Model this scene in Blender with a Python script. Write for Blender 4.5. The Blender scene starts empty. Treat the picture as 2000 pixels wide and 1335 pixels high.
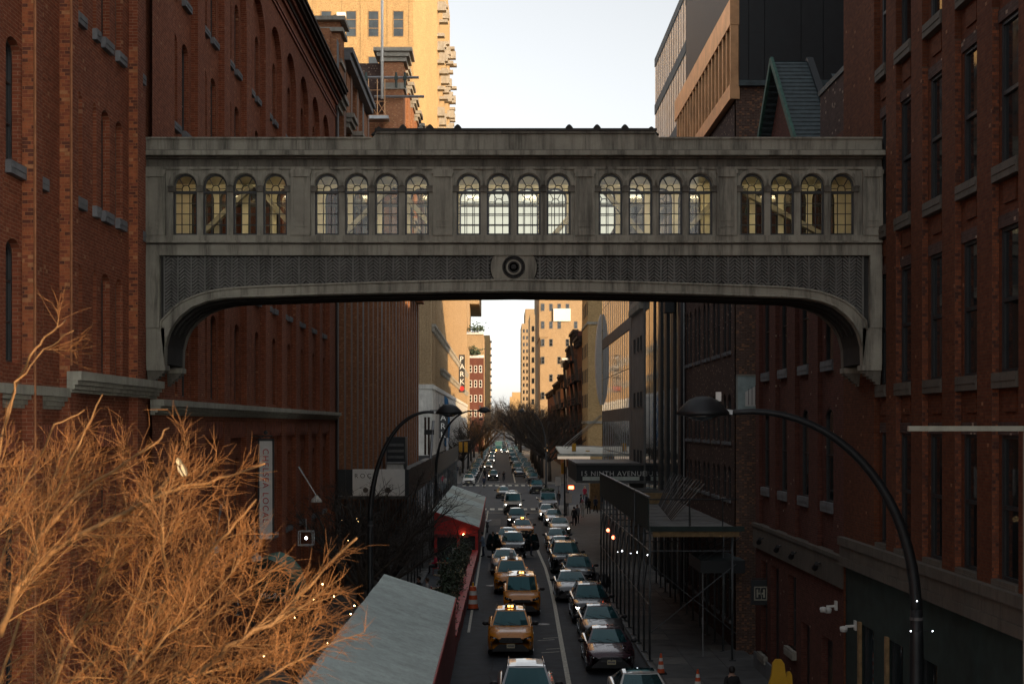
import bpy, bmesh, math, random
import numpy as np
from mathutils import Vector, Matrix, Euler
R = math.radians
random.seed(7)
rng = np.random.default_rng(7)
scn = bpy.context.scene
COL = scn.collection

# ------------------------------------------------------------------ camera, sky, sun, exposure
CAM_Z, FPX, VPX, VPY = 9.3, 2700.0, 980.0, 829.0
cd = bpy.data.cameras.new('camera'); cam = bpy.data.objects.new('camera', cd); COL.objects.link(cam)
cam.location = (0, 0, CAM_Z); cam.rotation_euler = (R(90), 0, 0)
cd.sensor_width = 36.0; cd.lens = 36.0*FPX/2000.0
cd.shift_x = (1000.0-VPX)/2000.0; cd.shift_y = (VPY-667.5)/2000.0
cd.clip_start = 0.1; cd.clip_end = 9000
cd.dof.use_dof = True; cd.dof.focus_distance = 38.0; cd.dof.aperture_fstop = 4.5
scn.camera = cam
SUN_EL, SUN_AZ = 12.0, 47.0        # sun behind the camera and to the right: to-sun = (sin az, -cos az)
world = bpy.data.worlds.new('World'); scn.world = world; world.use_nodes = True
nt = world.node_tree
bgn = nt.nodes['Background']
sky = nt.nodes.new('ShaderNodeTexSky'); sky.sky_type = 'NISHITA'; sky.sun_disc = False
sky.sun_elevation = R(SUN_EL); sky.sun_rotation = R(180.0-SUN_AZ)
sky.air_density = 1.0; sky.dust_density = 1.1; sky.ozone_density = 1.0; sky.altitude = 10
hs = nt.nodes.new('ShaderNodeHueSaturation'); hs.inputs['Saturation'].default_value = 0.16      # thin even overcast veil
nt.links.new(sky.outputs[0], hs.inputs['Color']); nt.links.new(hs.outputs[0], bgn.inputs[0]); bgn.inputs[1].default_value = 0.15
sd = bpy.data.lights.new('sun', 'SUN'); sun = bpy.data.objects.new('sun', sd); COL.objects.link(sun)
sd.energy = 4.0; sd.angle = R(0.5); sd.color = (1.0, 0.66, 0.34)
tosun = Vector((math.sin(R(SUN_AZ))*math.cos(R(SUN_EL)), -math.cos(R(SUN_AZ))*math.cos(R(SUN_EL)), math.sin(R(SUN_EL))))
sun.rotation_euler = tosun.to_track_quat('Z', 'Y').to_euler()
scn.view_settings.view_transform = 'Standard'; scn.view_settings.look = 'None'
scn.view_settings.exposure = 0.8; scn.view_settings.gamma = 1.0
scn.view_settings.use_curve_mapping = False
scn.cycles.max_bounces = 8; scn.cycles.diffuse_bounces = 3; scn.cycles.glossy_bounces = 3
scn.cycles.transmission_bounces = 4; scn.cycles.transparent_max_bounces = 12
scn.cycles.caustics_reflective = False; scn.cycles.caustics_refractive = False
scn.cycles.sample_clamp_indirect = 4.0

# ------------------------------------------------------------------ helpers
def at(px, py, Y):
    """the point at depth Y (metres down the street) that the photograph shows at px, py"""
    return Vector(((px-VPX)/FPX*Y, Y, CAM_Z+(VPY-py)/FPX*Y))

class MB:
    def __init__(s): s.v = []; s.f = []; s.m = []
    def add(s, vs, fs, mi=0):
        b = len(s.v); s.v.extend(tuple(v) for v in vs)
        for f in fs: s.f.append(tuple(b+i for i in f)); s.m.append(mi)
    def quad(s, a, b, c, d, mi=0): s.add([a, b, c, d], [(0, 1, 2, 3)], mi)
    def box(s, x0, x1, y0, y1, z0, z1, mi=0):
        if x0 > x1: x0, x1 = x1, x0
        if y0 > y1: y0, y1 = y1, y0
        if z0 > z1: z0, z1 = z1, z0
        s.add([(x0,y0,z0),(x1,y0,z0),(x1,y1,z0),(x0,y1,z0),(x0,y0,z1),(x1,y0,z1),(x1,y1,z1),(x0,y1,z1)],
              [(0,3,2,1),(4,5,6,7),(0,1,5,4),(1,2,6,5),(2,3,7,6),(3,0,4,7)], mi)
    def bar(s, a, b, w, h=None, mi=0):
        """square bar from a to b"""
        a = Vector(a); b = Vector(b); h = h or w; d = (b-a)
        if d.length < 1e-6: return
        d.normalize(); up = Vector((0,0,1)) if abs(d.z) < .95 else Vector((0,1,0))
        sx = d.cross(up).normalized()*w/2; sz = sx.cross(d).normalized()*h/2
        vs = [a-sx-sz, a+sx-sz, a+sx+sz, a-sx+sz, b-sx-sz, b+sx-sz, b+sx+sz, b-sx+sz]
        s.add(vs, [(0,3,2,1),(4,5,6,7),(0,1,5,4),(1,2,6,5),(2,3,7,6),(3,0,4,7)], mi)
    def prism(s, pts, axis, c0, c1, mi=0):
        """closed polygon of (a, b) pairs swept along an axis: 'x' -> (c,a,b), 'y' -> (a,c,b), 'z' -> (a,b,c)"""
        def q(p, c): return (c,p[0],p[1]) if axis == 'x' else ((p[0],c,p[1]) if axis == 'y' else (p[0],p[1],c))
        n = len(pts)
        vs = [q(p, c0) for p in pts]+[q(p, c1) for p in pts]
        s.add(vs, [tuple(range(n))[::-1], tuple(range(n, 2*n))]+[(i, (i+1) % n, n+(i+1) % n, n+i) for i in range(n)], mi)
    def strip(s, top, bot, axis, c0, c1, mi=0):
        """solid between two polylines of equal length (a,b), swept along axis"""
        def q(p, c): return (c,p[0],p[1]) if axis == 'x' else ((p[0],c,p[1]) if axis == 'y' else (p[0],p[1],c))
        n = len(top); b = len(s.v)
        vs = [q(p,c0) for p in top]+[q(p,c0) for p in bot]+[q(p,c1) for p in top]+[q(p,c1) for p in bot]
        fs = []
        for i in range(n-1):
            fs += [(i,i+1,n+i+1,n+i),(2*n+i,3*n+i,3*n+i+1,2*n+i+1),(i,2*n+i,2*n+i+1,i+1),(n+i,n+i+1,3*n+i+1,3*n+i)]
        fs += [(0,n,3*n,2*n),(n-1,3*n-1,4*n-1,2*n-1)]
        s.add(vs, fs, mi)
    def tube(s, pts, rad, n=6, mi=0, cap=True):
        pts = [Vector(p) for p in pts]; k = len(pts)
        if not hasattr(rad, '__len__'): rad = [rad]*k
        vs = []; prev = None
        for i, p in enumerate(pts):
            d = (pts[min(i+1,k-1)]-pts[max(i-1,0)])
            d = d.normalized() if d.length > 1e-9 else Vector((0,0,1))
            if prev is None:
                up = Vector((0,0,1)) if abs(d.z) < .9 else Vector((1,0,0)); a = d.cross(up).normalized()
            else:
                a = (prev-d*prev.dot(d)); a = a.normalized() if a.length > 1e-6 else d.orthogonal().normalized()
            prev = a; b = d.cross(a)
            for j in range(n):
                t = 2*math.pi*j/n; vs.append(p+(a*math.cos(t)+b*math.sin(t))*rad[i])
        fs = [(i*n+j, i*n+(j+1) % n, (i+1)*n+(j+1) % n, (i+1)*n+j) for i in range(k-1) for j in range(n)]
        if cap: fs += [tuple(range(n))[::-1], tuple(range((k-1)*n, k*n))]
        s.add(vs, fs, mi)
    def lathe(s, prof, n=16, o=(0,0,0), axis='z', mi=0):
        vs = []
        for r, h in prof:
            for j in range(n):
                t = 2*math.pi*j/n; a, b = r*math.cos(t), r*math.sin(t)
                p = (a,b,h) if axis == 'z' else ((a,h,b) if axis == 'y' else (h,a,b))
                vs.append((p[0]+o[0], p[1]+o[1], p[2]+o[2]))
        k = len(prof)
        fs = [(i*n+j, i*n+(j+1) % n, (i+1)*n+(j+1) % n, (i+1)*n+j) for i in range(k-1) for j in range(n)]
        s.add(vs, fs+[tuple(range(n)), tuple(range((k-1)*n, k*n))], mi)
    def ball(s, c, r, mi=0, n=8):
        s.lathe([(max(1e-4, r*math.sin(math.pi*i/(n-2))), -r*math.cos(math.pi*i/(n-2))) for i in range(n-1)], n, c, 'z', mi)
    def mesh(s, name, mats, smooth=False):
        me = bpy.data.meshes.new(name); me.from_pydata(s.v, [], s.f)
        for m in (mats if isinstance(mats, (list, tuple)) else [mats]): me.materials.append(m)
        if any(s.m): me.polygons.foreach_set('material_index', s.m)
        if smooth: me.polygons.foreach_set('use_smooth', [True]*len(me.polygons))
        me.update(); return me
    def build(s, name, mats, parent=None, smooth=False): return put(s.mesh(name, mats, smooth), name, parent)

def put(me, name, parent=None, loc=None, rot=None):
    o = bpy.data.objects.new(name, me); COL.objects.link(o)
    if parent is not None:
        o.parent = parent
        if parent.get('_abs'): o.matrix_parent_inverse = Matrix.Translation(-parent.location)
    if loc is not None: o.location = loc
    if rot is not None: o.rotation_euler = (0, 0, rot) if not hasattr(rot, '__len__') else rot
    return o
def tag(o, label=None, cat=None, group=None, kind=None):
    if label: o['label'] = label
    if cat: o['category'] = cat
    if group: o['group'] = group
    if kind: o['kind'] = kind
    return o
def thing(name, label, cat, loc=(0,0,0), group=None, absolute=True):
    """Empty at the base of a thing. absolute: its parts are given in street coordinates"""
    o = bpy.data.objects.new(name, None); COL.objects.link(o); o.location = loc; o.empty_display_size = .2
    if absolute: o['_abs'] = 1
    return tag(o, label, cat, group)
def copy_tree(o, parent=None, swap=None):
    c = o.copy(); COL.objects.link(c)
    if parent is not None: c.parent = parent
    if swap and c.data is not None and c.data.materials and c.data.materials[0] in swap:
        key = (c.data.name, swap[c.data.materials[0]].name)
        if key not in _swapped:
            m = c.data.copy(); m.materials[0] = swap[c.data.materials[0]]; _swapped[key] = m
        c.data = _swapped[key]
    for ch in KIDS.get(o, ()): copy_tree(ch, c, swap)
    return c
_swapped = {}
class _Kids(dict):
    def get(s, o, d=()): return list(o.children)
KIDS = _Kids()

# ------------------------------------------------------------------ materials
def _new(name):
    m = bpy.data.materials.new(name); m.use_nodes = True
    return m, m.node_tree, m.node_tree.nodes['Principled BSDF']
def _math(t, op, a, b=None, clamp=False):
    n = t.nodes.new('ShaderNodeMath'); n.operation = op; n.use_clamp = clamp
    for i, x in enumerate((a, b)):
        if x is None: continue
        if hasattr(x, 'links'): t.links.new(x, n.inputs[i])
        else: n.inputs[i].default_value = x
    return n.outputs[0]
def _mix(t, f, a, b, mode='MIX'):
    n = t.nodes.new('ShaderNodeMix'); n.data_type = 'RGBA'; n.blend_type = mode
    for i, x in ((0, f), (6, a), (7, b)):
        if hasattr(x, 'links'): t.links.new(x, n.inputs[i])
        else: n.inputs[i].default_value = x if i == 0 else (*x[:3], 1)
    return n.outputs[2]
def _noise(t, vec, scale, detail=4, rough=.6):
    n = t.nodes.new('ShaderNodeTexNoise'); n.inputs['Scale'].default_value = scale
    n.inputs['Detail'].default_value = detail; n.inputs['Roughness'].default_value = rough
    if vec is not None: t.links.new(vec, n.inputs['Vector'])
    return n.outputs[0]
def _ramp(t, f, stops):
    n = t.nodes.new('ShaderNodeValToRGB'); t.links.new(f, n.inputs[0])
    e = n.color_ramp.elements
    while len(e) < len(stops): e.new(.5)
    for i, (p, c) in enumerate(stops): e[i].position = p; e[i].color = (*c, 1) if len(c) == 3 else c
    return n.outputs[0]
def _pos(t): return t.nodes.new('ShaderNodeNewGeometry').outputs['Position']
def _scale(t, v, s):
    n = t.nodes.new('ShaderNodeVectorMath'); n.operation = 'MULTIPLY'; t.links.new(v, n.inputs[0]); n.inputs[1].default_value = s
    return n.outputs[0]
def _bump(t, b, h, strength, dist):
    n = t.nodes.new('ShaderNodeBump'); n.inputs['Strength'].default_value = strength; n.inputs['Distance'].default_value = dist
    t.links.new(h, n.inputs['Height']); t.links.new(n.outputs[0], b.inputs['Normal'])
def plain(name, c, rough=.6, metal=0, var=.25, scale=3.0, bump=0.0, coat=0, spec=.5):
    m, t, b = _new(name); p = _pos(t)
    n = _noise(t, p, scale, 5)
    lo = tuple(x*(1-var) for x in c); hi = tuple(min(1, x*(1+var)) for x in c)
    t.links.new(_ramp(t, n, [(.3, lo), (.7, hi)]), b.inputs['Base Color'])
    b.inputs['Roughness'].default_value = rough; b.inputs['Metallic'].default_value = metal
    b.inputs['Coat Weight'].default_value = coat; b.inputs['Coat Roughness'].default_value = .04
    b.inputs['Specular IOR Level'].default_value = spec
    if bump: _bump(t, b, _noise(t, p, scale*6, 4), bump, .02)
    return m
def streaked(name, c, dirt=(.03,.028,.024), rough=.85, amount=.55, sc=1.0):
    """weathered stone or painted metal: run-off streaks and soot blotches"""
    m, t, b = _new(name); p = _pos(t)
    s1 = _noise(t, _scale(t, p, (4*sc, 4*sc, .35*sc)), 1.0, 8, .72)
    s2 = _noise(t, p, 1.1*sc, 6, .7); s3 = _noise(t, p, 14, 3)
    f = _math(t, 'MULTIPLY', _ramp(t, s1, [(.46, (0,0,0)), (.66, (1,1,1))]), amount)
    base = _ramp(t, s2, [(.25, tuple(x*.68 for x in c)), (.75, tuple(x*1.22 for x in c))])
    col = _mix(t, f, base, dirt)
    col = _mix(t, _math(t, 'MULTIPLY', s3, .25), col, tuple(x*.6 for x in c))
    t.links.new(col, b.inputs['Base Color']); b.inputs['Roughness'].default_value = rough
    _bump(t, b, s3, .25, .02); return m
def brick(name, c1, c2, mortar, bw=.21, rh=.0677, var=.5, pale=.02, pale_c=(.5,.38,.28), soot=.45, bump=.5):
    """brickwork laid in courses: u = x + y runs along either wall direction, v = height"""
    m, t, b = _new(name); p = _pos(t)
    sx = t.nodes.new('ShaderNodeSeparateXYZ'); t.links.new(p, sx.inputs[0])
    u = _math(t, 'ADD', sx.outputs[0], sx.outputs[1])
    cx = t.nodes.new('ShaderNodeCombineXYZ'); t.links.new(u, cx.inputs[0]); t.links.new(sx.outputs[2], cx.inputs[1])
    bt = t.nodes.new('ShaderNodeTexBrick'); t.links.new(cx.outputs[0], bt.inputs['Vector'])
    bt.inputs['Scale'].default_value = 1; bt.inputs['Brick Width'].default_value = bw; bt.inputs['Row Height'].default_value = rh
    bt.inputs['Mortar Size'].default_value = .008; bt.inputs['Mortar Smooth'].default_value = .2; bt.inputs['Bias'].default_value = 0
    bt.inputs['Color1'].default_value = (*c1, 1); bt.inputs['Color2'].default_value = (*c2, 1); bt.inputs['Mortar'].default_value = (*mortar, 1)
    # one random value per brick
    fu = _math(t, 'FLOOR', _math(t, 'DIVIDE', u, bw*.5)); fz = _math(t, 'FLOOR', _math(t, 'DIVIDE', sx.outputs[2], rh))
    c3 = t.nodes.new('ShaderNodeCombineXYZ'); t.links.new(fu, c3.inputs[0]); t.links.new(fz, c3.inputs[1])
    wn = t.nodes.new('ShaderNodeTexWhiteNoise'); wn.noise_dimensions = '2D'; t.links.new(c3.outputs[0], wn.inputs['Vector'])
    col = _mix(t, _math(t, 'MULTIPLY', wn.outputs[0], var), bt.outputs[0], tuple(x*.35 for x in c1))
    pl = _math(t, 'GREATER_THAN', wn.outputs[0], 1-pale)
    col = _mix(t, _math(t, 'MULTIPLY', pl, .7), col, pale_c)
    big = _ramp(t, _noise(t, _scale(t, p, (.5,.5,.22)), 1.0, 6, .65), [(.35, (0,0,0)), (.72, (1,1,1))])
    col = _mix(t, _math(t, 'MULTIPLY', big, soot), col, (c1[0]*.3, c1[1]*.3, c1[2]*.35))
    t.links.new(col, b.inputs['Base Color']); b.inputs['Roughness'].default_value = .9
    b.inputs['Specular IOR Level'].default_value = .2
    inv = _math(t, 'SUBTRACT', 1.0, bt.outputs['Fac'])
    _bump(t, b, inv, bump, .01); return m
def glassy(name, c=(.012,.016,.02), rough=.06, spec=.8):
    m, t, b = _new(name); p = _pos(t)
    n = _noise(t, p, .35, 2)
    t.links.new(_ramp(t, n, [(.3, tuple(x*.5 for x in c)), (.7, tuple(x*1.6 for x in c))]), b.inputs['Base Color'])
    b.inputs['Roughness'].default_value = rough; b.inputs['Specular IOR Level'].default_value = spec
    _bump(t, b, _noise(t, p, 1.3, 2), .06, .05); return m
def clear_glass(name, tint=(.8,.82,.78), gloss=.12):
    m, t, b = _new(name); t.nodes.remove(b)
    out = t.nodes['Material Output']
    tr = t.nodes.new('ShaderNodeBsdfTransparent'); tr.inputs[0].default_value = (*tint, 1)
    gl = t.nodes.new('ShaderNodeBsdfGlossy'); gl.inputs['Roughness'].default_value = .03
    fr = t.nodes.new('ShaderNodeFresnel'); fr.inputs[0].default_value = 1.5
    mx = t.nodes.new('ShaderNodeMixShader')
    t.links.new(_math(t, 'ADD', fr.outputs[0], gloss, True), mx.inputs[0]); t.links.new(tr.outputs[0], mx.inputs[1]); t.links.new(gl.outputs[0], mx.inputs[2])
    t.links.new(mx.outputs[0], out.inputs[0]); return m
def glow(name, c, e):
    m, t, b = _new(name)
    b.inputs['Base Color'].default_value = (*c, 1); b.inputs['Emission Color'].default_value = (*c, 1)
    b.inputs['Emission Strength'].default_value = e; return m

M = {}
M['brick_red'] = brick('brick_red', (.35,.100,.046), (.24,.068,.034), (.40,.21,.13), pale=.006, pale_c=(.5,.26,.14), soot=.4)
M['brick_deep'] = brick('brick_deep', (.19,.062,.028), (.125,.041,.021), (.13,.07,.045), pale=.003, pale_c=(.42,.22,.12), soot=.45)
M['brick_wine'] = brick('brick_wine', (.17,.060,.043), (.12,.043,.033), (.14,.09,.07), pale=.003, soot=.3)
M['brick_brown'] = brick('brick_brown', (.46,.20,.095), (.31,.135,.07), (.30,.18,.11), pale=.06, pale_c=(.5,.30,.17), soot=.25)
M['brick_old'] = brick('brick_old', (.17,.10,.075), (.10,.06,.05), (.2,.17,.14), pale=.16, pale_c=(.36,.18,.1), soot=.5)
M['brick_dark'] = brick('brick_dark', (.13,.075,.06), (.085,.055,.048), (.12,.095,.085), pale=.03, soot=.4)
M['brick_yellow'] = brick('brick_yellow', (.56,.38,.18), (.47,.31,.14), (.44,.32,.18), bw=.30, rh=.10, pale=.05, pale_c=(.3,.2,.1), soot=.2, bump=.2)
M['brick_tan'] = brick('brick_tan', (.46,.33,.19), (.38,.27,.15), (.38,.29,.18), bw=.30, rh=.10, pale=.05, pale_c=(.28,.18,.1), soot=.25, bump=.2)
M['stone'] = streaked('stone', (.34,.32,.27), amount=.35)
M['stone_pale'] = streaked('stone_pale', (.42,.41,.33), amount=.3)
M['bluestone'] = streaked('bluestone', (.20,.21,.22), amount=.3)
M['bridge_metal'] = streaked('bridge_metal', (.385,.365,.295), amount=.75)
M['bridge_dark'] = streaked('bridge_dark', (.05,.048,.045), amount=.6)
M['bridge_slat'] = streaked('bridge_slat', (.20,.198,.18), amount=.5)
M['rib_grey'] = streaked('rib_grey', (.23,.15,.115), amount=.3)
M['stone_dim'] = streaked('stone_dim', (.12,.105,.085), amount=.4)
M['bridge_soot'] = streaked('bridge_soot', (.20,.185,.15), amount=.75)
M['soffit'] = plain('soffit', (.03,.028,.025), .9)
M['frame_black'] = plain('frame_black', (.028,.03,.032), .45)
M['frame_grey'] = plain('frame_grey', (.10,.10,.10), .5)
M['glass'] = glassy('glass', (.01,.014,.016), .05, .9)
M['glass_sky'] = glassy('glass_sky', (.03,.04,.045), .02, 1.0)
M['bridge_glass'] = clear_glass('bridge_glass', (.84,.82,.72), .03)
M['cream'] = plain('cream', (.76,.71,.56), .8, var=.1)
M['copper_green'] = plain('copper_green', (.04,.11,.085), .7, var=.4, scale=6)
M['cornice_dark'] = streaked('cornice_dark', (.05,.032,.026), amount=.5)
M['cornice_red'] = plain('cornice_red', (.24,.07,.035), .8, var=.4)
M['slate'] = plain('slate', (.05,.073,.08), .6, var=.35, scale=5, bump=.3)
M['black_metal'] = plain('black_metal', (.018,.02,.022), .45, .3)
M['panel_black'] = plain('panel_black', (.012,.016,.019), .55, var=.2)
M['copper'] = plain('copper', (.62,.36,.19), .38, .75, var=.25, scale=1.2)
M['steel'] = plain('steel', (.32,.33,.34), .4, .8)
M['white_paint'] = streaked('white_paint', (.62,.61,.56), amount=.25)
M['white_sign'] = plain('white_sign', (.72,.72,.68), .5, var=.06)
M['concrete'] = streaked('concrete', (.2,.2,.19), amount=.3)
M['asphalt'] = plain('asphalt', (.036,.044,.054), .8, var=.35, scale=1.5, bump=.25)
M['asphalt_new'] = plain('asphalt_new', (.03,.032,.036), .8, var=.3, scale=2.5, bump=.2)
M['paint_line'] = plain('paint_line', (.55,.54,.46), .7, var=.45, scale=9)
M['sidewalk'] = plain('sidewalk', (.115,.12,.12), .85, var=.3, scale=1.2, bump=.15)
M['green_board'] = plain('green_board', (.022,.04,.036), .7, var=.35, scale=2)
M['plank_wood'] = plain('plank_wood', (.12,.12,.115), .85, var=.4, scale=2, bump=.3)
M['timber'] = plain('timber', (.26,.17,.08), .8, var=.35, scale=4)
M['red_paint'] = plain('red_paint', (.50,.022,.02), .55, var=.25)
M['red_dull'] = plain('red_dull', (.20,.045,.045), .7, var=.3)
M['roof_sheet'] = streaked('roof_sheet', (.70,.82,.78), (.25,.28,.27), .5, .3)
M['roof_sheet_dull'] = streaked('roof_sheet_dull', (.62,.68,.61), (.2,.2,.18), .6, .3)
M['awning_green'] = plain('awning_green', (.02,.17,.13), .7)
M['bark'] = plain('bark', (.05,.042,.036), .9, var=.4, scale=8, bump=.4)
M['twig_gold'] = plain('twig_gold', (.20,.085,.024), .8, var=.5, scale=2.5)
M['pipe_dark'] = plain('pipe_dark', (.10,.11,.115), .45, .5)
M['pane_pale'] = plain('pane_pale', (.40,.44,.46), .22, var=.35, scale=.6, spec=.8)  # reflected sky put into the pale base colour
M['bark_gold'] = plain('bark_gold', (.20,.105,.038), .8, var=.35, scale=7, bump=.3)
M['leaf_dark'] = plain('leaf_dark', (.035,.06,.03), .6, var=.5, scale=9)
M['flower'] = plain('flower', (.6,.5,.28), .7)
M['yellow_signal'] = plain('yellow_signal', (.65,.36,.03), .45, var=.12)
M['yellow_plastic'] = plain('yellow_plastic', (.72,.4,.02), .45, var=.1)
M['cone_orange'] = plain('cone_orange', (.7,.11,.03), .5, var=.12)
M['warm_bulb'] = glow('warm_bulb', (1,.62,.25), 14)
M['white_bulb'] = glow('white_bulb', (.85,.92,1), 7)
M['red_bulb'] = glow('red_bulb', (1,.12,.05), 9)
M['head_lamp_on'] = glow('head_lamp_on', (1,.93,.8), 12)
M['interior_lamp'] = glow('interior_lamp', (1,.86,.60), 16)
M['amber'] = glow('amber', (1,.45,.08), 6)
# ------------------------------------------------------------------ ground, road, pavements
LX, RX = -8.9, 9.55                      # building lines of the street up to the avenue
AV0, AV1 = 158.0, 216.0                  # the crossing avenue
g = MB(); g.quad((-4000,-600,-.02),(4000,-600,-.02),(4000,8000,-.02),(-4000,8000,-.02))
tag(g.build('ground', M['concrete']), kind='structure')
g = MB()
g.quad((-4.6,-60,0),(5.6,-60,0),(5.6,AV0,0),(-4.6,AV0,0)); g.quad((-400,AV0,0),(400,AV0,0),(400,AV1,0),(-400,AV1,0))
g.quad((-6.4,AV1,0),(6.6,AV1,0),(6.6,1500,0),(-6.4,1500,0))
road = tag(g.build('road', M['asphalt']), kind='structure')
def lines(name, quads, mat='paint_line', z=.004):
    m = MB()
    for x0,x1,y0,y1 in quads: m.quad((x0,y0,z),(x1,y0,z),(x1,y1,z),(x0,y1,z))
    return m.build(name, M[mat], road)
m = MB()                                  # the lane line wanders a little, as in the street
ys = [30,42,49,56,64,72,80,90,100,115,130,150]; xs = [2.42,2.42,2.40,2.50,2.62,2.74,2.82,2.84,2.7,2.55,2.4,2.3]
for i in range(len(ys)-1):
    m.quad((xs[i]-.09,ys[i],.004),(xs[i]+.09,ys[i],.004),(xs[i+1]+.09,ys[i+1],.004),(xs[i+1]-.09,ys[i+1],.004))
m.build('lane_line', M['paint_line'], road)
lines('lane_line', [(2.05,2.25,AV1+6,700)]); lines('lane_line', [(4.4,4.52,y,y+4) for y in range(160,214,14)])
lines('parking_line', [(-1.55,-1.43,62,150)]); lines('parking_line', [(-3.9,-3.8,AV1+6,500)]); lines('parking_line', [(4.05,4.15,AV1+6,500)])
lines('crossing_bar', [(-4+.9*i,-4+.9*i+.5,AV0-7,AV0-4) for i in range(11)])
lines('stop_line', [(-2.2,5.2,146,146.5)]); lines('stop_line', [(-6,6,AV1+2,AV1+2.6)])
lines('crossing_bar', [(-6+1.0*i,-6+1.0*i+.55,AV1-6,AV1-2) for i in range(13)])
lines('road_patch', [(-1.0,.25,69.2,73.2)], 'asphalt_new', .003); lines('road_patch', [(2.9,5.4,55.5,57.5)], 'asphalt_new', .003)
lines('road_patch', [(-1.2,2.3,40,47)], 'asphalt_new', .003); lines('road_patch', [(-2,5,103,110)], 'asphalt_new', .003)
for k, (x, y) in enumerate(((1.62,56.4),(1.85,57.3),(1.55,59.6),(1.8,60.2))):
    mm = MB(); mm.quad((x,y,.004),(x+.75,y+.3,.004),(x+.75,y+.38,.004),(x,y+.08,.004)); mm.build('chalk_mark', M['paint_line'], road)
mm = MB()
for i in range(9): mm.box(.32+.06*i,.35+.06*i,69.3,73.1,.004,.022)
mm.box(.28,.88,69.2,69.3,.004,.024); mm.box(.28,.88,73.1,73.2,.004,.024); mm.build('drain_grate', M['steel'], road)
for k, (x, y) in enumerate(((1.9,64.5),(-.6,80),(3.4,90),(.4,119),(2.9,138),(-.9,150))):
    mm = MB(); mm.lathe([(.001,.010),(.27,.010),(.28,.013),(.33,.013),(.34,.004)], 18, (x,y,0)); mm.build('manhole_cover', M['frame_grey'], road)
for k in range(26):                                            # tar-filled cracks
    x, y = random.uniform(-1.4,5.3), random.uniform(47,150); mm = MB(); a = random.choice((0,1)); px, py = x, y
    for j in range(7):
        nx, ny = (px+random.uniform(-.1,.1), py+random.uniform(.5,1.4)) if a else (px+random.uniform(.15,.4), py+random.uniform(-.15,.15))
        if nx > 5.4: break
        mm.quad((px-.03,py-.03,.0035),(px+.03,py+.0,.0035),(nx+.03,ny+.03,.0035),(nx-.03,ny,.0035)); px, py = nx, ny
    if mm.v: mm.build('tar_crack', M['asphalt_new'], road)
for k, (x, y, w_, l_) in enumerate(((-.9,88,1.5,5),(3.1,66,1.2,3.2),(.2,97,2.2,3),(3.6,118,1.5,7),(-1.2,128,1.1,9),(2.9,47.5,1.4,2.2))): lines('road_patch', [(x,x+w_,y,y+l_)], 'asphalt_new' if k % 2 else 'sidewalk', .0025)
# pavements with a kerb and slabs that are separate pieces
def pavement(x0, x1, y0, y1, kerb_side, slabs=None):
    m = MB(); m.box(x0,x1,y0,y1,-.01,.12); p = m.build('pavement', M['concrete']); tag(p, kind='structure')
    k = MB(); kx = x0 if kerb_side < 0 else x1
    k.box(kx-.09*(1 if kerb_side > 0 else -0.05)-(0.0), kx+.09*(1 if kerb_side < 0 else .05), y0, y1, .0, .152); k.build('kerb', M['bluestone'], p)
    if slabs:
        nx, ya, yb, dy = slabs; w = (x1-x0-.3)/nx; protos = {}
        for i in range(nx):
            for j in range(int((yb-ya)/dy)):
                v = random.randrange(4)
                if v not in protos:
                    s = MB(); h = .148+.002*v; s.box(.012,w-.012,.012,dy-.012,0,h-.11); protos[v] = s.mesh('slab', M[('sidewalk','sidewalk','concrete','sidewalk')[v]])
                put(protos[v], 'slab', p, (x0+(.24 if kerb_side<0 else .06)+i*w, ya+j*dy, .11))
    return p
pavement(5.6, 9.9, 20, AV0, -1, (3, 41, 86, 1.5))
pavement(-9.2, -4.6, 20, AV0, 1, (3, 60, 93, 1.5))
pavement(6.6, 13.6, AV1, 1200, -1); pavement(-11.4, -6.4, AV1, 1200, 1)

# ------------------------------------------------------------------ wall and window builders
def arc(u0, u1, z1, rise, n=8):
    """polyline of an opening's head from u0 to u1"""
    if rise <= 0: return [(u0,z1),(u1,z1)]
    c = (u0+u1)/2; h = (u1-u0)/2; s = z1-rise
    return [(c-h*math.cos(math.pi*i/n), s+rise*math.sin(math.pi*i/n)) for i in range(n+1)]
def wall_grid(mb, P, u0, u1, z0, z1, cols, depth, mi=0, mr=0):
    """wall face over [u0,u1]x[z0,z1] with openings: cols = [(ua, ub, [(za, zb, rise), ...])]; reveals go in by depth"""
    def q(a, b, c, d, i=mi): mb.quad(P(*a), P(*b), P(*c), P(*d), i)
    cu = u0
    for ua, ub, ops in sorted(cols, key=lambda c: c[0]):
        if ua > cu+1e-6: q((cu,0,z0),(ua,0,z0),(ua,0,z1),(cu,0,z1))
        zc = [(ua,z0),(ub,z0)]
        for za, zb, rise in sorted(ops)+[(z1,None,0)]:
            for (a, b) in zip(zc[:-1], zc[1:]):
                q((a[0],0,a[1]),(b[0],0,b[1]),(b[0],0,za),(a[0],0,za))
            if zb is None: break
            zc = arc(ua, ub, zb, rise); sp = zb-max(rise,0)
            q((ua,0,za),(ua,depth,za),(ua,depth,sp),(ua,0,sp), mr); q((ub,0,za),(ub,0,sp),(ub,depth,sp),(ub,depth,za), mr)
            q((ua,0,za),(ub,0,za),(ub,depth,za),(ua,depth,za), mr)
            for (a, b) in zip(zc[:-1], zc[1:]): q((a[0],0,a[1]),(a[0],depth,a[1]),(b[0],depth,b[1]),(b[0],0,b[1]), mr)
        cu = ub
    if cu < u1-1e-6: q((cu,0,z0),(u1,0,z0),(u1,0,z1),(cu,0,z1))
def Pleft(x): return lambda u, w, z: (x-w, u, z)      # faces the street from the left
def Pright(x): return lambda u, w, z: (x+w, u, z)     # faces the street from the right
def Pfront(y): return lambda u, w, z: (u, y+w, z)     # faces the camera
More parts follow.
